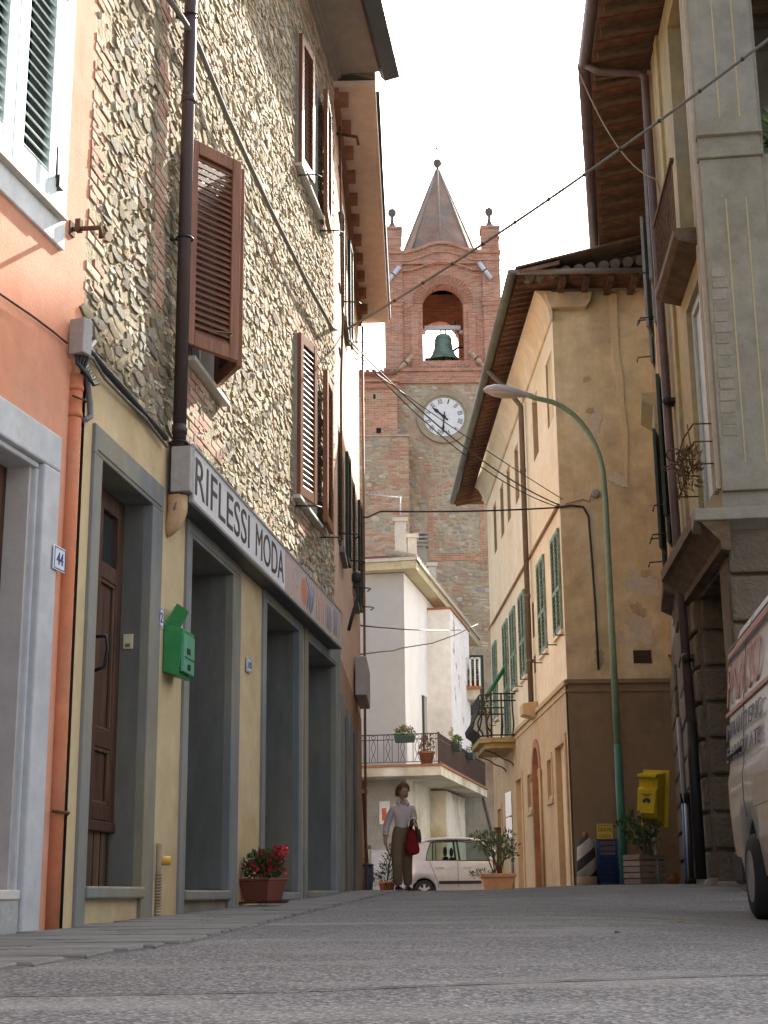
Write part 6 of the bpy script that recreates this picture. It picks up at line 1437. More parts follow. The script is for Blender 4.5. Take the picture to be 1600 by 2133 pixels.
# ------------------------------------------------------------------ striped guard stone at the corner
gY = 24.2; gc = at(1224, 1848, gY); gz = g(gc.x, gY)
gs = thing('guard_stone', 'stone corner guard painted with white and black slanting stripes', 'guard stone', (gc.x, gY, gz))
def stripes():
    m = mat('striped_stone', [(.33, .3, .27), (.42, .39, .35)], 5, .9, .3, 30); N = m.node_tree.nodes; L = m.node_tree.links; b = N['Principled BSDF']; base = b.inputs['Base Color'].links[0].from_socket
    tc = N.new('ShaderNodeTexCoord'); mp = N.new('ShaderNodeMapping'); mp.inputs['Rotation'].default_value = (0, R(38), 0); L.new(tc.outputs['Object'], mp.inputs[0])
    sp = N.new('ShaderNodeSeparateXYZ'); L.new(mp.outputs[0], sp.inputs[0]); mu = N.new('ShaderNodeMath'); mu.operation = 'MULTIPLY'; mu.inputs[1].default_value = 3.4; L.new(sp.outputs[2], mu.inputs[0])
    fr = N.new('ShaderNodeMath'); fr.operation = 'FRACT'; L.new(mu.outputs[0], fr.inputs[0]); gt_ = N.new('ShaderNodeMath'); gt_.operation = 'GREATER_THAN'; gt_.inputs[1].default_value = .45; L.new(fr.outputs[0], gt_.inputs[0])
    x = N.new('ShaderNodeMix'); x.data_type = 'RGBA'; L.new(gt_.outputs[0], x.inputs[0]); x.inputs[6].default_value = (.035, .03, .028, 1); L.new(base, x.inputs[7]); L.new(x.outputs[2], b.inputs['Base Color']); return m
MB().lathe([(.16, .18), (.155, .4), (.14, .66), (.12, .74), (.06, .79)], 12).build('striped_shaft', stripes(), gs, T(gc.x, gY, gz))
MB().lathe([(.17, -.05), (.165, .18)], 12).build('bare_foot', mat('bare_guard_stone', [(.2, .14, .09), (.27, .19, .13)], 4, .95, .3), gs, T(gc.x, gY, gz))
MB().lathe([(.05, .78), (.04, .86), (.01, .88)], 8).build('tip', mat('guard_tip', [(.18, .1, .05), (.22, .13, .07)], 4, .9), gs, T(gc.x, gY, gz))

# ------------------------------------------------------------------ slatted crate planter with shrub
cY = 22.6; ca = at(1342, 1842, cY); cz = g(ca.x, cY)
cr_ = thing('crate_planter', 'slatted wooden crate planter below the yellow bin', 'planter', (ca.x, cY, cz))
kM = T(ca.x+.05, cY+.05, cz) @ RZ(28)
M_slat = mat('crate_slat', [(.19, .14, .10), (.27, .2, .15)], 5, .9, .2, 40, stretch=(1, 1, 4), rand=.15)
for i in range(5):
    z = .03+i*.088
    for (x0, x1, y0, y1) in ((-.27, .27, -.2, -.175), (-.27, .27, .175, .2), (-.27, -.245, -.175, .175), (.245, .27, -.175, .175)):
        MB().box(x0, x1, y0, y1, z, z+.07).build('slat', M_slat, cr_, kM)
b = MB()
for x in (-.24, .2):
    for y in (-.17, .13): b.box(x, x+.04, y, y+.04, 0, .46)
b.build('corner_post', M_slat, cr_, kM); MB().box(-.24, .24, -.17, .17, .30, .38).build('soil', plain('soil', (.04, .03, .02), .95), cr_, kM)
b = MB(); rr = random.Random(5); tips = []
for i in range(7):
    a = Vector((rr.uniform(-.1, .1), rr.uniform(-.08, .08), .36)); t_ = a+Vector((rr.uniform(-.5, -.05), rr.uniform(-.25, .1), rr.uniform(.3, .62))); b.tube([a, a.lerp(t_, .5)+Vector((0, 0, .08)), t_], .009, 5); tips.append(t_); tips.append(a.lerp(t_, .6))
cs = thing('crate_shrub', 'dark leafy shrub leaning out of the slatted crate', 'shrub', (ca.x, cY, cz+.36)); b.build('stems', M_wood_worn, cs, kM)
b = MB()
for i, t_ in enumerate(tips):
    q = leafcloud(t_, (.14, .14, .12), 24, .10, 100+i, aspect=.35); b.v_off = len(b.v); b.add(q.v, q.f); b.t[-len(q.f):] = q.t
b.build('foliage', M_leaf, cs, kM, kind='stuff')
op = at(1399, 1843, 23.4); og = g(op.x, 23.4); ot = thing('orange_pot', 'small round orange pot in the dark corner by the crate', 'pot', (op.x, 23.4, og))
MB().lathe([(.06, 0), (.11, .06), (.12, .14), (.09, .19), (.1, .2)], 14, (op.x, 23.4, og)).build('pot', mat('orange_glaze', [(.4, .13, .03), (.5, .18, .05)], 5, .6), ot); MB().lathe([(.085, 0), (.01, .01)], 12, (op.x, 23.4, og+.18)).build('soil', MATS['soil'], ot)
# leaning poles
lY = 19.3
for i, (px, m, lab, r_) in enumerate(((1423, plain('pole_blue', (.05, .14, .36), .4), 'blue pole leaning on the palazzo wall', .022), (1428, plain('pole_grey', (.35, .36, .38), .4), 'pale grey pole between the blue and black leaning poles', .02), (1433, plain('pole_black', (.02, .02, .025), .5), 'black wrapped pole leaning beside the drain pipe foot', .035))):
    base = at(px+9, 1846, lY-.4*i); top = at(px, 1672, lY-.4*i+.1); gz_ = g(base.x, base.y); t_ = thing('leaning_pole', lab, 'pole', (base.x, base.y, gz_), 'poles leaning on the palazzo')
    MB().tube([(base.x, base.y, gz_), (top.x, top.y, top.z)], r_, 8).build('shaft', m, t_); MB().tube([(base.x, base.y, gz_), (base.x, base.y, gz_+.08)], r_*1.5, 8).build('foot', M_dark, t_); MB().tube([top, top+Vector((-.01, 0, .12))], r_*1.3, 8).build('grip', plain('salmon_grip', (.45, .2, .15), .6) if i == 1 else M_dark, t_)
MB().tube([at(1414, 1495, 20.2), at(1425, 1660, 20.1), at(1436, 1846, 20.0)], .035, 8).build('conduit', plain('grey_conduit', (.22, .21, .2), .6), pz)

# ------------------------------------------------------------------ van
M_van = mat('van_white', [(.52, .52, .53), (.60, .60, .61)], 1.2, .35, .02, coat=.3); M_vanlow = mat('van_lower_print', [(.34, .32, .32), (.45, .43, .43), (.54, .52, .53)], 1.7, .35, .02, stain=(.34, .27, .2), sscale=.9, coat=.3)
M_blackp = plain('black_plastic', (.02, .02, .02), .6); M_tyre = plain('tyre_rubber', (.02, .02, .02), .85); M_vred = plain('van_red', (.50, .22, .19), .4); M_vblue = plain('van_navy', (.16, .16, .19), .4)
VF = Face((2.66, 11.75), 180+5.6)
van = thing('parked_van', 'white lettered van parked at the right edge', 'van', VF.w(2.4, .9, g(2.7, 10)))
vg = g(2.9, 10.4); VL = 4.6; VWd = 1.85
wu = VF.u(1566, 1850); WRz = vg+.30
def zb(u):
    for c in (wu, wu+2.9):
        d = abs(u-c)
        if d < .40: return WRz+math.sqrt(max(0, .40**2-d**2))
    return vg+.30+(.12*max(0, .5-u))
def sect(u):
    k = min(1, u/.28); ins = .10*(1-math.sqrt(max(0, 1-(1-k)**2))) if k < 1 else 0
    ze = vg; b0 = zb(u)
    pts = [(.05+ins, b0), (.015+ins, max(b0+.02, ze+.55)), (0+ins, max(b0+.04, ze+.82)), (0+ins, ze+1.02), (.02+ins, ze+1.10), (.05+ins, ze+1.58), (.10+ins, ze+2.0), (.17+ins, ze+2.19), (.30+ins*1.5, ze+2.27), (.6, ze+2.30-ins*.3)]
    return pts
us = sorted(set([0, .02, .06, .12, .2, .28]+[.4+.2*i for i in range(22)]+[c+.40*math.cos(math.pi*j/16) for c in (wu, wu+2.9) for j in range(17)]))
us = [u for u in us if 0 <= u <= VL]
def loft(idx, name, m, mirror=True):
    b = MB(); rows = [[sect(u)[i] for i in idx] for u in us]; n = len(idx)
    for side in (0, 1):
        vs = [(u, (y if side == 0 else VWd-y), z) for u, r in zip(us, rows) for y, z in r]
        fs = [(i*n+j, (i+1)*n+j, (i+1)*n+j+1, i*n+j+1) for i in range(len(us)-1) for j in range(n-1)]
        b.add(vs, [f if side == 0 else f[::-1] for f in fs], True)
    return b.build(name, m, van, VF.M)
loft([0, 1, 2, 3, 4], 'lower_body', M_vanlow); ub = loft([4, 5, 6, 7, 8, 9], 'upper_body', M_van)
b = MB(); b.quad((.3, .58, vg+2.30), (VL, .58, vg+2.30), (VL, VWd-.58, vg+2.30), (.3, VWd-.58, vg+2.30)); b.build('roof', M_van, van, VF.M)
P0 = sect(0); b = MB(); ring = [(0, y, z) for y, z in P0]+[(0, VWd-y, z) for y, z in P0[::-1]]; b.poly(ring); ring = [(VL, y, z) for y, z in sect(VL)]+[(VL, VWd-y, z) for y, z in sect(VL)[::-1]]; b.poly(ring); b.build('end_panel', M_van, van, VF.M)
b = MB(); b.box(-.02, .14, .12, VWd-.12, vg+.22, vg+.52); b.box(.02, .5, .03, .10, vg+.25, vg+.5); b.build('bumper', M_blackp, van, VF.M, bev=.03)
MB().tube([(u, sect(u)[4][0]+.004, vg+1.20) for u in (.03, .08, .15, .25, .4, .7, 1.02)], .028, 6).build('door_rail', M_blackp, van, VF.M)
MB().tube([(1.05, y-.001, z) for y, z in sect(1.05)[1:8]], .005, 5).build('door_gap', M_vblue, van, VF.M)
b = MB()
for c in (wu, wu+2.9): b.box(c-.5, c+.5, .2, .7, vg+.25, vg+.85)
b.build('wheel_well', M_dark, van, VF.M)
for c in (wu, wu+2.9):
    for y, s_ in ((.0, 1), (VWd-.20, -1)):
        wM = VF.M @ T(c, y, WRz) @ RX(-90)
        w_ = MB().lathe([(.17, 0), (.25, -.005), (.285, .02), (.30, .06), (.30, .15), (.285, .19), (.2, .2)], 28, cap=False).build('wheel', M_tyre, van, wM)
        if s_ == 1:
            q = MB().lathe([(.02, .02), (.06, .015), (.10, .03), (.15, .01), (.175, -.004), (.185, .005)], 24, cap=True); q.build('rim', mat('steel_rim', [(.25, .25, .26), (.36, .36, .37)], 5, .5, .05, metal=.3), w_, wM)
            q = MB()
            for j in range(8): t = 2*math.pi*j/8; q.ball((.115*math.cos(t), .115*math.sin(t), .018), .02, 6, (1, 1, .3))
            q.build('rim_hole', M_blackp, w_, wM)
b = MB().box(VL-.01, VL+.015, .22, VWd-.22, vg+1.22, vg+1.95); b.build('windscreen', M_glassd, van, VF.M, bev=.03)
for y in (.1, VWd-.36): MB().box(VL-.01, VL+.02, y, y+.26, vg+.72, vg+.92).build('headlight', plain('lamp_glass', (.6, .6, .6), .15), van, VF.M, bev=.03)
MB().box(VL-.02, VL+.1, .06, VWd-.06, vg+.28, vg+.55).build('bumper', M_blackp, van, VF.M, bev=.04); MB().box(VL-.01, VL+.012, .5, VWd-.5, vg+.72, vg+.9).build('grille', M_blackp, van, VF.M, bev=.02)
tilt = math.degrees(math.atan2(.08, .82)); tM = VF.M @ T(0, -.0, vg+1.10) @ RX(-tilt)
b = MB()
for z0, z1 in ((.88, .925), (.42, .45)): b.box(.12, VL-.1, -.010, .0, z0, z1)
b.build('red_stripe', M_vred, van, tM)
b = MB()
for z0, z1 in ((.945, .955), (.86, .868)): b.box(.12, VL-.1, -.010, .0, z0, z1)
b.build('navy_line', M_vblue, van, tM)
text_on('PNA/SO', tM @ T(.16, -.006, .49), 1.75, .33, M_vred, van); text_on('IMPIANTI', tM @ T(.18, -.006, .235), 1.12, .12, M_vblue, van); text_on('ERIC', tM @ T(1.4, -.006, .235), .62, .12, M_vblue, van)
text_on('E', tM @ T(.2, .0, .06), .12, .11, M_vblue, van); text_on('ARREDI', tM @ T(.42, .0, .06), .9, .11, M_vblue, van); text_on('ATE', tM @ T(1.45, .0, .06), .5, .11, M_vblue, van)
MB().box(1.5, 2.4, -.004, .0, vg+.76, vg+.96).build('faded_print', mat('print_faded', [(.42, .34, .28), (.5, .42, .36), (.45, .43, .42)], 6, .4), van, VF.M)

# ------------------------------------------------------------------ small hatchback behind the crest
M_car = mat('beige_silver', [(.54, .50, .48), (.60, .56, .54)], 1, .3, .01, metal=.25, coat=.5); M_cglass = glass('car_glass', (.72, .8, .77)); M_rimc = plain('alloy', (.5, .5, .5), .35, .6)
cgx, cgy = .47, 39.3; cg = g(1.5, 39.5)
car = thing('small_hatchback', 'beige silver small hatchback crossing behind the street crest', 'car', (cgx+1.7, cgy+.75, cg))
CM = T(cgx, cgy, cg) @ RZ(2); CW = 1.5
low = [(0, .35, .92), (.04, .28, 1.0), (.15, .24, 1.03), (.5, .22, 1.02), (1.2, .21, 1.01), (2.1, .21, .99), (2.5, .21, .97), (2.9, .22, .93), (3.25, .24, .84), (3.45, .28, .72), (3.5, .34, .6)]
wc = (.48, 2.86); wr = .265
xs = sorted(set([p[0] for p in low]+[.04*i for i in range(88)]+[c+.31*math.cos(math.pi*j/12) for c in wc for j in range(13)])); xs = [x for x in xs if 0 <= x <= 3.5]
def lowz(x): return lerp_tab([(p[0], p[1]) for p in low], x), lerp_tab([(p[0], p[2]) for p in low], x)
b = MB(); rows = []
for x in xs:
    z0, z1 = lowz(x)
    for c in wc:
        if abs(x-c) < .31: z0 = max(z0, wr+.0+math.sqrt(.31**2-(x-c)**2))
    e = min(x, 3.5-x); ins = .14*(1-math.sqrt(max(0, 1-(1-min(1, e/.3))**2)))
    rows.append([(ins+.05, z0), (ins+.0, max(z0+.01, .42)), (ins-.01, max(z0+.02, .7)), (ins+.03, z1-.06), (ins+.07, z1)])
n = 5
for side in (0, 1):
    vs = [(x, y if side == 0 else CW-y, z) for x, r in zip(xs, rows) for y, z in r]; fs = [(i*n+j, (i+1)*n+j, (i+1)*n+j+1, i*n+j+1) for i in range(len(xs)-1) for j in range(n-1)]
    b.add(vs, [f if side == 0 else f[::-1] for f in fs], True)
vs = []
for x, r in zip(xs, rows): vs += [(x, r[4][0], r[4][1]), (x, CW-r[4][0], r[4][1])]
b.add(vs, [(2*i, 2*i+1, 2*i+3, 2*i+2) for i in range(len(xs)-1)], True)
for i in (0, -1): b.poly([(xs[i], y, z) for y, z in rows[i]]+[(xs[i], CW-y, z) for y, z in rows[i][::-1]])
b.build('body', M_car, car, CM)
# greenhouse: roof, pillars, glass
top = [(.08, .98), (.2, 1.25), (.36, 1.5), (.6, 1.58), (1.1, 1.61), (1.6, 1.60), (1.95, 1.55), (2.25, 1.35), (2.62, .99)]
def roofy(z): return .07+(z-1.0)*.22
b = MB(); vs = []
for x, z in top[2:7]:
    y = roofy(z)+.03; vs += [(x, y, z-.04), (x, y+.08, z), (x, CW/2, z+.02), (x, CW-y-.08, z), (x, CW-y, z-.04)]
b.add(vs, [(i*5+j, (i+1)*5+j, (i+1)*5+j+1, i*5+j+1) for i in range(4) for j in range(4)], True); b.build('roof', M_car, car, CM)
b = MB()
for s_ in (0, 1):
    f_ = (lambda x, z: (x, roofy(z) if s_ == 0 else CW-roofy(z), z))
    b.tube([f_(x, z-.03) for x, z in top], .035, 6)
    b.add([f_(.05, .97), f_(.52, .99), f_(.56, 1.2), f_(.66, 1.48), f_(.42, 1.53), f_(.2, 1.27)], [(0, 1, 2, 3, 4, 5)])
b.build('pillar', M_car, car, CM)
b = MB(); b2 = MB()
for s_ in (0, 1):
    y_ = lambda z: roofy(z)+.012 if s_ == 0 else CW-roofy(z)-.012
    win = [(.54, 1.02), (2.50, 1.0), (2.2, 1.32), (1.92, 1.5), (1.55, 1.535), (.78, 1.53), (.66, 1.46), (.57, 1.22)]
    b.add([(x, y_(z), z) for x, z in win], [tuple(range(len(win)))])
    yo = -.008 if s_ == 0 else .008
    for (xa, za), (xb, zb_) in zip(win, win[1:]+win[:1]): b2.tube([(xa, y_(za)+yo, za), (xb, y_(zb_)+yo, zb_)], .014, 5)
    for xa, xb in ((1.42, 1.36), (.80, .80)): b2.tube([(xa, y_(1.02)+yo, 1.02), (xb, y_(1.53)+yo, 1.53)], .028 if xa > 1 else .014, 5)
b.build('window', M_cglass, car, CM); b2.build('window_trim', M_blackp, car, CM)
b = MB(); b.quad((1.98, .2, 1.52), (2.62, .12, 1.0), (2.62, CW-.12, 1.0), (1.98, CW-.2, 1.52)); b.build('windscreen', M_cglass, car, CM)
for x in (1.05, 1.0):
    for x, y in ((1.0, .42), (1.22, 1.08)):
        s2 = MB().box(x, x+.14, y-.2, y+.2, .6, 1.12).build('seat', M_dark, car, CM, bev=.04); MB().ball((x+.06, y, 1.25), .11, 8, (.5, 1, 1.15)).build('headrest', M_dark, s2, CM)
    break
MB().box(.3, 2.5, .15, CW-.15, .5, .62).build('cabin_floor', M_dark, car, CM)
b = MB().tube([(1.36, -.013, 1.0), (1.36, -.013, .32)], .006, 4).tube([(.62, .0, 1.0), (.68, -.012, .85), (.8, -.013, .55), (.86, -.01, .34)], .006, 4).tube([(2.3, -.012, .98), (2.36, -.013, .7), (2.3, -.013, .32)], .006, 4); b.build('door_gap', plain('gap_brown', (.1, .085, .08), .7), car, CM)
b = MB(); b.box(.86, 2.5, -.03, .0, .42, .50); b.build('side_moulding', M_blackp, car, CM)
for x in (.78, 1.5): MB().tube([(x, -.012, .83), (x+.05, -.04, .84), (x+.16, -.04, .84), (x+.2, -.012, .83)], .016, 6).build('handle', M_car, car, CM)
for c in wc:
    for y, s_ in ((.01, 1), (CW-.17, -1)):
        wM = CM @ T(c, y, wr) @ RX(-90)
        w_ = MB().lathe([(.16, .0), (.235, .0), (.262, .03), (.265, .08), (.262, .14), (.2, .16)], 24, cap=False).build('wheel', M_tyre, car, wM)
        q = MB().lathe([(.155, .0), (.165, .01), (.155, .02)], 24, cap=False)
        for j in range(6): q.box(-.03, .03, .0, .16, .015, .035, M=RZ(60*j))
        q.lathe([(.045, 0), (.045, .03)], 10); q.build('rim', M_rimc, w_, wM); MB().lathe([(.15, .05), (.01, .05)], 16, cap=False).build('hub_back', M_dark, w_, wM)
b = MB(); b.box(-.03, .05, .3, CW-.3, .3, .5); b.build('rear_bumper', M_car, car, CM, bev=.03); MB().box(-.005, .06, .08, .22, .62, .9).build('rear_light', plain('lamp_red', (.35, .02, .02), .3), car, CM, bev=.02)
MB().tube([(2.25, -.02, 1.02), (2.24, -.12, 1.07)], .06, 8).build('mirror', M_car, car, CM)

# ------------------------------------------------------------------ planter with shrub, sign pole, wooden post
tY = 28.0; tc_ = at(1037, 1835, tY); tz = g(tc_.x, tY)
tp = thing('terracotta_trough', 'long terracotta planter with an open leafy shrub at the crest', 'planter', (tc_.x, tY, tz)); tM_ = T(tc_.x, tY, tz)
hgt = at(1037, 1823, tY).z-tz
frustum(.25, .18, 0, hgt, .31, .22).build('trough', mat('pale_terracotta', [(.40, .22, .12), (.50, .30, .18)], 3, .9, .1), tp, tM_, bev=.02); frustum(.33, .24, hgt-.04, hgt+.03, .33, .24).build('rim', MATS['pale_terracotta'], tp, tM_, bev=.012)
sb_ = thing('open_shrub', 'airy green shrub with bare stems growing in the terracotta trough', 'shrub', (tc_.x, tY, tz+hgt)); rr = random.Random(15); b = MB(); tips = []
for i in range(11):
    a = Vector((rr.uniform(-.06, .06), rr.uniform(-.05, .05), hgt-.03)); t_ = Vector((rr.uniform(-.42, .42), rr.uniform(-.3, .3), hgt+rr.uniform(.3, .72))); m_ = a.lerp(t_, .5)+Vector((0, 0, .1)); b.tube([a, m_, t_], [.014, .01, .006], 5); tips += [t_, m_.lerp(t_, .5)]
b.build('stems', mat('twig', [(.09, .06, .04), (.14, .10, .06)], 5, .9), sb_, tM_); b = MB()
for i, t_ in enumerate(tips):
    q = leafcloud(t_, (.12, .12, .09), 26, .085, 200+i, aspect=.42); b.add(q.v, q.f); b.t[-len(q.f):] = q.t
q = leafcloud((-.3, -.1, hgt+.02), (.22, .15, .07), 160, .06, 260, aspect=.3); b.add(q.v, q.f); b.t[-len(q.f):] = q.t
b.build('foliage', mat('shrub_leaf', [(.05, .09, .03), (.10, .15, .05)], 5, .5, .1, rand=.35, spec=.5), sb_, tM_, kind='stuff')
spY = 29.0; sp0 = at(1069, 1846, spY); sg_ = g(sp0.x, spY); spt = thing('sign_pole', 'grey traffic sign pole with white plates seen edge on', 'road sign', (sp0.x, spY, sg_))
zt = at(1063, 1650, spY).z
MB().tube([(sp0.x, spY, sg_), (sp0.x, spY, zt)], .03, 8).build('pole', M_post, spt)
for z0, z1 in ((at(1063, 1700, spY).z, zt), (at(1066, 1745, spY).z, at(1063, 1703, spY).z)): MB().box(-.012, .0, -.3, .3, z0, z1).build('plate', M_white, spt, T(sp0.x-.035, spY, 0) @ RZ(6), bev=.004)
wpY = 36.0; w0 = at(1043, 1840, wpY); wgz = g(w0.x, wpY); wt = thing('wooden_post', 'brown capped wooden post by the far house corner', 'post', (w0.x, wpY, wgz)); zt = at(1043, 1728, wpY).z
MB().box(w0.x-.07, w0.x+.07, wpY-.07, wpY+.07, wgz, zt).build('shaft', M_wood_worn, wt, bev=.01); MB().box(w0.x-.12, w0.x+.12, wpY-.12, wpY+.12, zt, zt+.05).build('cap', M_wood_worn, wt, bev=.01)

# ------------------------------------------------------------------ notice board, blue bag, conifer
nY = 23.6; nb = thing('notice_board', 'framed cream notice board past the peach house corner', 'notice board', at(757, 1800, nY))
c_ = [at(x, y, nY) for x, y in ((738, 1628), (754, 1628), (763, 1800), (744, 1800))]
c_[0].y = c_[3].y = nY-.35
b = MB(); q = [p+Vector((0, .04, 0)) for p in c_]; b.add(c_+q, [(0, 1, 2, 3), (7, 6, 5, 4), (0, 4, 5, 1), (1, 5, 6, 2), (2, 6, 7, 3), (3, 7, 4, 0)]); b.build('board', mat('cream_board', [(.50, .40, .29), (.56, .46, .34)], 2, .8), nb)
MB().tube([c_[0], c_[1], c_[2], c_[3]], .035, 4, closed=True).build('frame', M_wood_d, nb)
lo = [c_[2].lerp(c_[1], .02), c_[3].lerp(c_[0], .02), c_[3].lerp(c_[0], .07), c_[2].lerp(c_[1], .07)]; b = MB(); b.poly([p+Vector((0, -.012, 0)) for p in lo]); b.build('yellow_strip', plain('strip_yellow', (.55, .3, .03), .6), nb)
for k_ in (.2, .88): p = c_[2].lerp(c_[1], k_); MB().box(p.x-.1, p.x+.09, p.y-.05, p.y+.03, p.z-.03, p.z+.03).build('clamp', plain('clamp_tan', (.42, .3, .22), .6), nb)
bx = at(764, 1850, 23.4); bgz = g(bx.x, 23.4); bbag = thing('blue_bin', 'blue bin standing under the notice board', 'bin', (bx.x, 23.4, bgz))
MB().lathe([(.10, 0), (.125, .2), (.13, .38), (.10, .42)], 12, (bx.x-.02, 23.4, bgz)).build('body', mat('blue_grey_plastic', [(.05, .08, .12), (.09, .13, .19)], 5, .6), bbag); MB().lathe([(.135, .40), (.13, .43), (.02, .45)], 12, (bx.x-.02, 23.4, bgz)).build('lid', plain('bin_lid', (.03, .04, .06), .5), bbag)
kx = at(806, 1850, 25.0); kz = g(kx.x, 25); kt = thing('potted_conifer', 'small dark conifer in a pot behind the walking woman', 'conifer', (kx.x, 25, kz))
MB().lathe([(.1, 0), (.13, .16), (.14, .16), (.14, .2)], 12, (kx.x, 25, kz)).build('pot', M_terra, kt); b = MB()
for i in range(7):
    q = leafcloud((kx.x+.02*i, 25, kz+.2+.09*i), (.26-.033*i, .22-.03*i, .08), 90-8*i, .07, 300+i, aspect=.3); b.add(q.v, q.f); b.t[-len(q.f):] = q.t
b.build('foliage', mat('conifer_green', [(.02, .05, .025), (.04, .075, .04)], 5, .7, 0, rand=.3), kt, kind='stuff'); MB().tube([(kx.x, 25, kz+.15), (kx.x+.1, 25, kz+.85)], .015, 5).build('trunk', M_wood_worn, kt)
# ------------------------------------------------------------------ woman walking up the street
PY = 21.8
def pp_(px, py, dy=0.0): return at(px, py, PY+dy)
M_skin = mat('skin', [(.56, .33, .23), (.63, .39, .28)], 8, .6, .02); M_shirt = mat('pale_pink_shirt', [(.72, .63, .63), (.78, .70, .70)], 6, .85, .15, 25); M_trs = mat('olive_brown_trousers', [(.21, .15, .09), (.27, .195, .12)], 6, .9, .2, 25); M_hair = mat('brown_hair', [(.11, .055, .03), (.22, .12, .06)], 25, .6, .4, 60, stretch=(3, 3, 1)); M_shoe = plain('dark_red_shoe', (.06, .02, .018), .5)
pg = g(pp_(832, 1850).x, PY)
woman = thing('person', 'woman in pale shirt and brown trousers walking up the street with a red bag', 'person', (pp_(832, 1850).x, PY, pg))
def skinned(verts, edges, sub=2, root=0):
    me = bpy.data.meshes.new('skin_cage'); me.from_pydata([v[0] for v in verts], edges, []); o = bpy.data.objects.new('skin_cage', me); COL.objects.link(o)
    m = o.modifiers.new('s', 'SKIN'); m.branch_smoothing = .6; m2 = o.modifiers.new('d', 'SUBSURF'); m2.levels = sub; m2.render_levels = sub
    for i, v in enumerate(verts):
        d = me.skin_vertices[0].data[i]; r_ = v[1]; d.radius = r_ if isinstance(r_, tuple) else (r_, r_); d.use_root = (i == root)
    dg = bpy.context.evaluated_depsgraph_get(); dg.update(); out = bpy.data.meshes.new_from_object(o.evaluated_get(dg)); bpy.data.objects.remove(o)
    out.materials.clear(); return out
zf = lambda py: pp_(832, py).z
J = {}
J['pelvis'] = pp_(836, 1742); J['waist'] = pp_(836, 1720); J['chest'] = pp_(838, 1692); J['neck0'] = pp_(839, 1674); J['neck1'] = pp_(840, 1664, -.02)
J['shL'] = pp_(820, 1681, -.02); J['elL'] = pp_(806, 1716, .03); J['wrL'] = pp_(803, 1742, -.03); J['haL'] = pp_(803, 1752, -.05)
J['shR'] = pp_(858, 1681, .05); J['elR'] = pp_(862, 1708, .08); J['wrR'] = pp_(858, 1712, -.14); J['haR'] = pp_(860, 1712, -.2)
J['hipL'] = pp_(827, 1748, -.03); J['knL'] = pp_(827, 1797, -.10); J['anL'] = pp_(830, 1843, -.04)
J['hipR'] = pp_(847, 1748, .05); J['knR'] = pp_(848, 1797, .06); J['anR'] = pp_(850, 1843, .2)
for k_ in ('anL', 'anR'): J[k_].z = pg+.09
def tree(names, rad, edges):
    idx = {n_: i for i, n_ in enumerate(names)}
    return [(J[n_], rad[n_]) for n_ in names], [(idx[a], idx[c]) for a, c in edges]
rad = dict(pelvis=(.10, .085), waist=(.09, .075), chest=(.10, .08), neck0=.055, neck1=.048, shL=.055, elL=.042, wrL=.03, haL=.032, shR=.055, elR=.042, wrR=.03, haR=.032, hipL=.085, knL=.06, anL=.04, hipR=.085, knR=.06, anR=.04)
ed = [('pelvis', 'waist'), ('waist', 'chest'), ('chest', 'neck0'), ('neck0', 'neck1'), ('chest', 'shL'), ('shL', 'elL'), ('elL', 'wrL'), ('wrL', 'haL'), ('chest', 'shR'), ('shR', 'elR'), ('elR', 'wrR'), ('wrR', 'haR'), ('pelvis', 'hipL'), ('hipL', 'knL'), ('knL', 'anL'), ('pelvis', 'hipR'), ('hipR', 'knR'), ('knR', 'anR')]
bm_ = skinned(*tree(list(rad), rad, ed))
hd_c = pp_(839, 1649, -.03); HR = .112
b = MB(); b.v = [tuple(v.co) for v in bm_.vertices]; b.f = [tuple(p.vertices) for p in bm_.polygons]; b.sm = [True]*len(b.f); b.t = [0.0]*len(b.f)
# head: an egg with brow, nose and chin, turned to the right and a little down
HM = T(*hd_c) @ RZ(38) @ RX(10)
n1, n2 = 18, 14; vs = []
for i in range(n2+1):
    ph = math.pi*i/n2
    for j in range(n1):
        th = 2*math.pi*j/n1; d = Vector((math.sin(ph)*math.sin(th), -math.sin(ph)*math.cos(th), math.cos(ph)))
        sx, sy, sz = .072, .092, .118
        if d.z < -.1: k_ = 1-.32*min(1, (-.1-d.z)/.9); sx *= k_; sy *= (k_ if d.y > 0 else 1-.1*(-d.z))
        p = Vector((d.x*sx, d.y*sy, d.z*sz))
        if d.y < -.85 and abs(d.x) < .28 and -.35 < d.z < .2: p.y -= .02*(1-abs(d.z+.15)/.4)
        if d.y < -.6 and d.z < -.75: p.y -= .008
        vs.append(HM @ p)
b.add(vs, [(i*n1+j, i*n1+(j+1) % n1, (i+1)*n1+(j+1) % n1, (i+1)*n1+j) for i in range(n2) for j in range(n1)], True)
# nose, ears and fingers
b.tube([HM @ Vector((0, -.086, .012)), HM @ Vector((0, -.106, -.02)), HM @ Vector((0, -.088, -.034))], [.007, .014, .012], 8)
for s_ in (-1, 1): b.ball(HM @ Vector((s_*.073, .004, -.01)), .02, 6, (.5, .8, 1.3))
def fingers(c, dn, out, fw):
    dn, out, fw = Vector(dn).normalized(), Vector(out).normalized(), Vector(fw).normalized()
    b.ball(c+dn*.02, .036, 8, (.8, .8, 1.1))
    for i, (o_, l) in enumerate(((-.026, .062), (-.009, .07), (.009, .066), (.026, .052))):
        a = c+fw*o_+dn*.04; b.tube([a, a+dn*l*.5+out*.006, a+dn*l*.85+out*.022, a+dn*l*.95+out*.034], [.010, .0095, .009, .007], 6)
    a = c+fw*-.03+dn*.005; b.tube([a, a+fw*-.02+dn*.03+out*.012, a+fw*-.016+dn*.055+out*.02], [.012, .011, .008], 6)
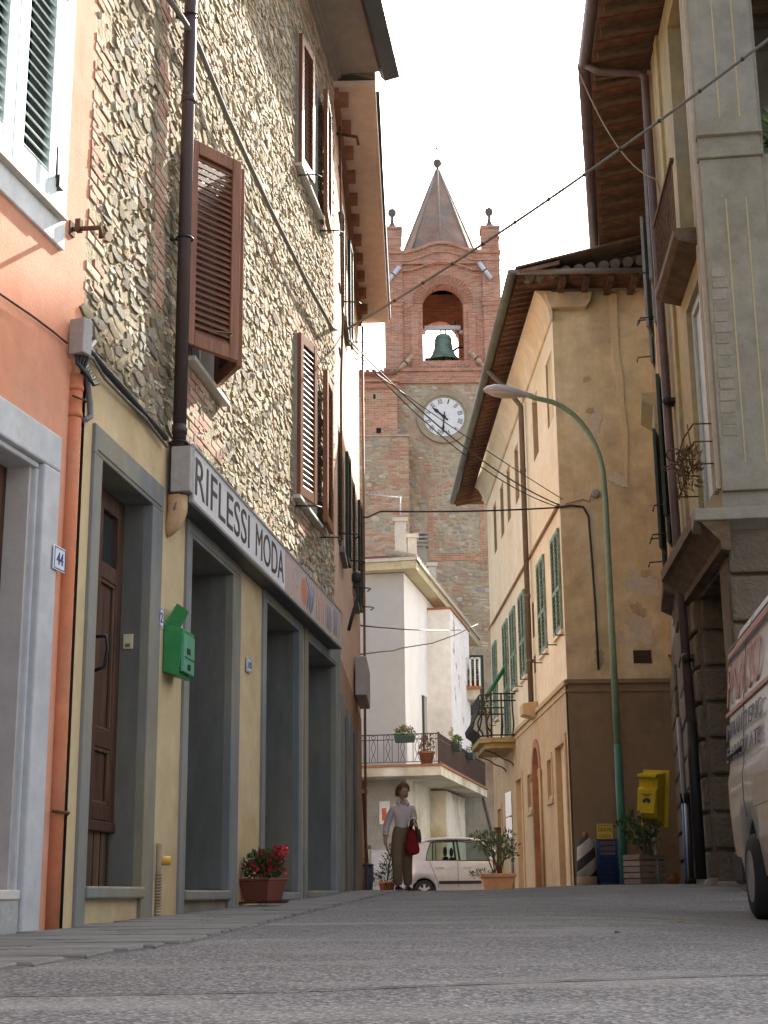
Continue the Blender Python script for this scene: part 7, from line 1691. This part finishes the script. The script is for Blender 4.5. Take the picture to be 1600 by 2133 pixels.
fingers(J['haL'], (0, -.1, -1), (1, 0, 0), (0, -1, 0)); fingers(J['haR'], (.5, -.8, -.4), (0, .2, -1), (-.6, -.6, .4))
b.build('body', M_skin, woman)
M_eye = plain('eye_dark', (.02, .015, .012), .3); e = MB()
for s_ in (-1, 1): e.ball(HM @ Vector((s_*.03, -.083, .008)), .010, 6, (1.2, .6, .7))
e.build('eyes', M_eye, woman); MB().tube([HM @ Vector((-.022, -.084, -.06)), HM @ Vector((0, -.09, -.058)), HM @ Vector((.022, -.084, -.06))], .006, 5).build('mouth', plain('lips', (.25, .09, .08), .5), woman)
# hair: full short cut with uneven ends
vs = []; rr = random.Random(8); n1, n2 = 26, 12; fs = []
for i in range(n2+1):
    for j in range(n1):
        th = 2*math.pi*j/n1; fr = max(0, -math.cos(th)*-1); front = math.cos(th)
        lim = math.pi*(.33 if front > .55 else .44 if front > .1 else .66)
        ph = lim*i/n2; d = Vector((math.sin(ph)*math.sin(th), -math.sin(ph)*math.cos(th), math.cos(ph)))
        k_ = 1.16+.10*math.sin(th*5+ph*4)*.5+rr.uniform(-.03, .05)+(.08 if front < 0 else 0)
        vs.append(HM @ Vector((d.x*.078*k_*1.05, d.y*.092*k_, d.z*.118*k_+.006)))
fs = [(i*n1+j, i*n1+(j+1) % n1, (i+1)*n1+(j+1) % n1, (i+1)*n1+j) for i in range(n2) for j in range(n1)]
h_ = MB().add(vs, fs, True)
for q in range(46):
    th = rr.uniform(0, 6.28); front = math.cos(th)
    if front > .6: continue
    ph = math.pi*(.40 if front > .2 else .62); d = Vector((math.sin(ph)*math.sin(th), -math.sin(ph)*math.cos(th), math.cos(ph))); a = HM @ Vector((d.x*.088, d.y*.105, d.z*.125)); h_.tube([a+Vector((0, 0, .05)), a, a+Vector((rr.uniform(-.02, .02), rr.uniform(-.02, .02), -.03))], [.012, .012, .003], 5)
h_.build('hair', M_hair, woman)
# clothes
rs = dict(pelvis=(.125, .105), waist=(.142, .118), chest=(.162, .118), neck0=(.085, .075), shL=.072, elL=.06, wrL=.045, shR=.072, elR=.06, wrR=.046)
J2 = dict(J); sv = list(rs); J_save = dict(J)
J['pelvis'] = pp_(836, 1747); J['neck0'] = pp_(839, 1674); J['wrL'] = J_save['elL'].lerp(J_save['wrL'], .92)
sm_ = skinned(*tree(sv, rs, [e_ for e_ in ed if e_[0] in rs and e_[1] in rs])); so_ = obj('shirt', sm_, M_shirt, woman)
for p in sm_.polygons: p.use_smooth = True
c0_ = pp_(839, 1671); b = MB()
for i in range(15):
    pass
ring = [c0_+Vector((.075*math.sin(t), -.07*math.cos(t), .0)) for t in [math.radians(-150+300*i/14+180) for i in range(15)]]
vs = []
for i, p in enumerate(ring):
    k_ = abs(i-7)/7; vs += [p+Vector((0, 0, .045-.03*k_)), (p-c0_)*1.25+c0_+Vector((0, 0, -.015-.04*k_*k_))]
b.add(vs, [(2*i, 2*i+2, 2*i+3, 2*i+1) for i in range(14)], True); co = b.build('collar', M_shirt, so_); mm = co.modifiers.new('s', 'SOLIDIFY'); mm.thickness = .006
MB().tube([J_save['elL'].lerp(J_save['wrL'], .84), J_save['elL'].lerp(J_save['wrL'], .97)], [.046, .044], 12).build('cuff', M_shirt, so_)
J.update(J_save)
rt = dict(waist=(.165, .14), pelvis=(.172, .145), hipL=(.108, .115), knL=(.078, .085), anL=(.062, .072), hipR=(.104, .112), knR=(.078, .085), anR=(.062, .072))
J['waist'] = pp_(836, 1709); J['anL'] = J['anL']+Vector((0, 0, -.02)); J['anR'] = J['anR']+Vector((0, 0, -.02))
tm_ = skinned(*tree(list(rt), rt, [e_ for e_ in ed if e_[0] in rt and e_[1] in rt and e_ != ('waist', 'chest')]))
for p in tm_.polygons: p.use_smooth = True
tro = obj('trousers', tm_, M_trs, woman)
for k_, dy in (('anL', -.07), ('anR', -.07)):
    p = J_save[k_]; b = MB()
    for i, (y, w_, h_) in enumerate(((.07, .035, .05), (.03, .042, .07), (-.04, .045, .06), (-.11, .042, .045), (-.16, .025, .03))): pass
    M = T(p.x, p.y, pg) @ RZ(18); vs = []
    for (y, w_, h_) in ((.075, .03, .06), (.05, .04, .085), (-.02, .043, .075), (-.10, .046, .05), (-.155, .036, .035), (-.175, .015, .02)):
        for j in range(10): t = 2*math.pi*j/10; vs.append((w_*math.cos(t), y, max(.0, h_*.5+h_*.5*math.sin(t))))
    fs = [(i*10+j, (i+1)*10+j, (i+1)*10+(j+1) % 10, i*10+(j+1) % 10) for i in range(5) for j in range(10)]+[tuple(range(10)), tuple(range(59, 49, -1))]
    b.add(vs, fs, True).build('shoe', M_shoe, woman, M)
J.update(J_save)
# red shoulder bag carried in the hand, jacket over the forearm
bg_ = thing('red_bag', 'soft red hand bag hanging from the walking woman\'s arm', 'bag', pp_(862, 1778, -.1)); M_bag = mat('red_cloth', [(.26, .01, .015), (.36, .02, .028)], 8, .75, .15, 20)
c_ = pp_(861, 1759, -.12); b = MB()
prof_ = [(.01, .24, .02), (.05, .20, .035), (.075, .12, .05), (.095, .02, .06), (.105, -.07, .062), (.095, -.12, .055), (.05, -.145, .03), (.01, -.15, .01)]
vs = []
for w_, z, d_ in prof_:
    for j in range(14): t = 2*math.pi*j/14; vs.append((c_.x+w_*math.cos(t)*(1+.05*math.sin(3*t))-.02+.06*(.1-z)*.6, c_.y+d_*math.sin(t), c_.z+z))
b.add(vs, [(i*14+j, i*14+(j+1) % 14, (i+1)*14+(j+1) % 14, (i+1)*14+j) for i in range(len(prof_)-1) for j in range(14)], True); b.build('pouch', M_bag, bg_)
MB().tube([c_+Vector((-.03, 0, .22)), J['haR']+Vector((.0, 0, -.05)), J['haR']+Vector((.02, .0, .02))], .012, 6).build('strap', M_bag, bg_)
jk = thing('folded_jacket', 'dark brown jacket folded over the walking woman\'s forearm', 'jacket', pp_(865, 1730, -.1)); M_jk = mat('brown_cloth', [(.06, .045, .035), (.10, .08, .065)], 6, .9, .3, 25)
vs = []; n = 8
path = [pp_(853, 1726, -.19), pp_(853, 1716, -.2), pp_(857, 1706, -.16), pp_(864, 1706, -.1), pp_(869, 1716, -.06), pp_(871, 1732, -.05), pp_(872, 1744, -.06)]
b = MB()
for i, p in enumerate(path):
    for j in range(n): t = j/(n-1)-.5; vs.append(p+Vector((.02*math.sin(j*2.1+i), t*.2, .012*math.sin(j*1.7))))
b.add(vs, [(i*n+j, (i+1)*n+j, (i+1)*n+j+1, i*n+j+1) for i in range(len(path)-1) for j in range(n-1)], True); jo = b.build('cloth', M_jk, jk); mm = jo.modifiers.new('s', 'SOLIDIFY'); mm.thickness = .035; ms = jo.modifiers.new('d', 'SUBSURF'); ms.levels = 1; ms.render_levels = 1
MB().tube([path[5]+Vector((0, 0, .03)), path[6]+Vector((.0, 0, -.02)), path[6]+Vector((.005, 0, -.08))], [.03, .045, .03], 8).build('sleeve', M_jk, jk)
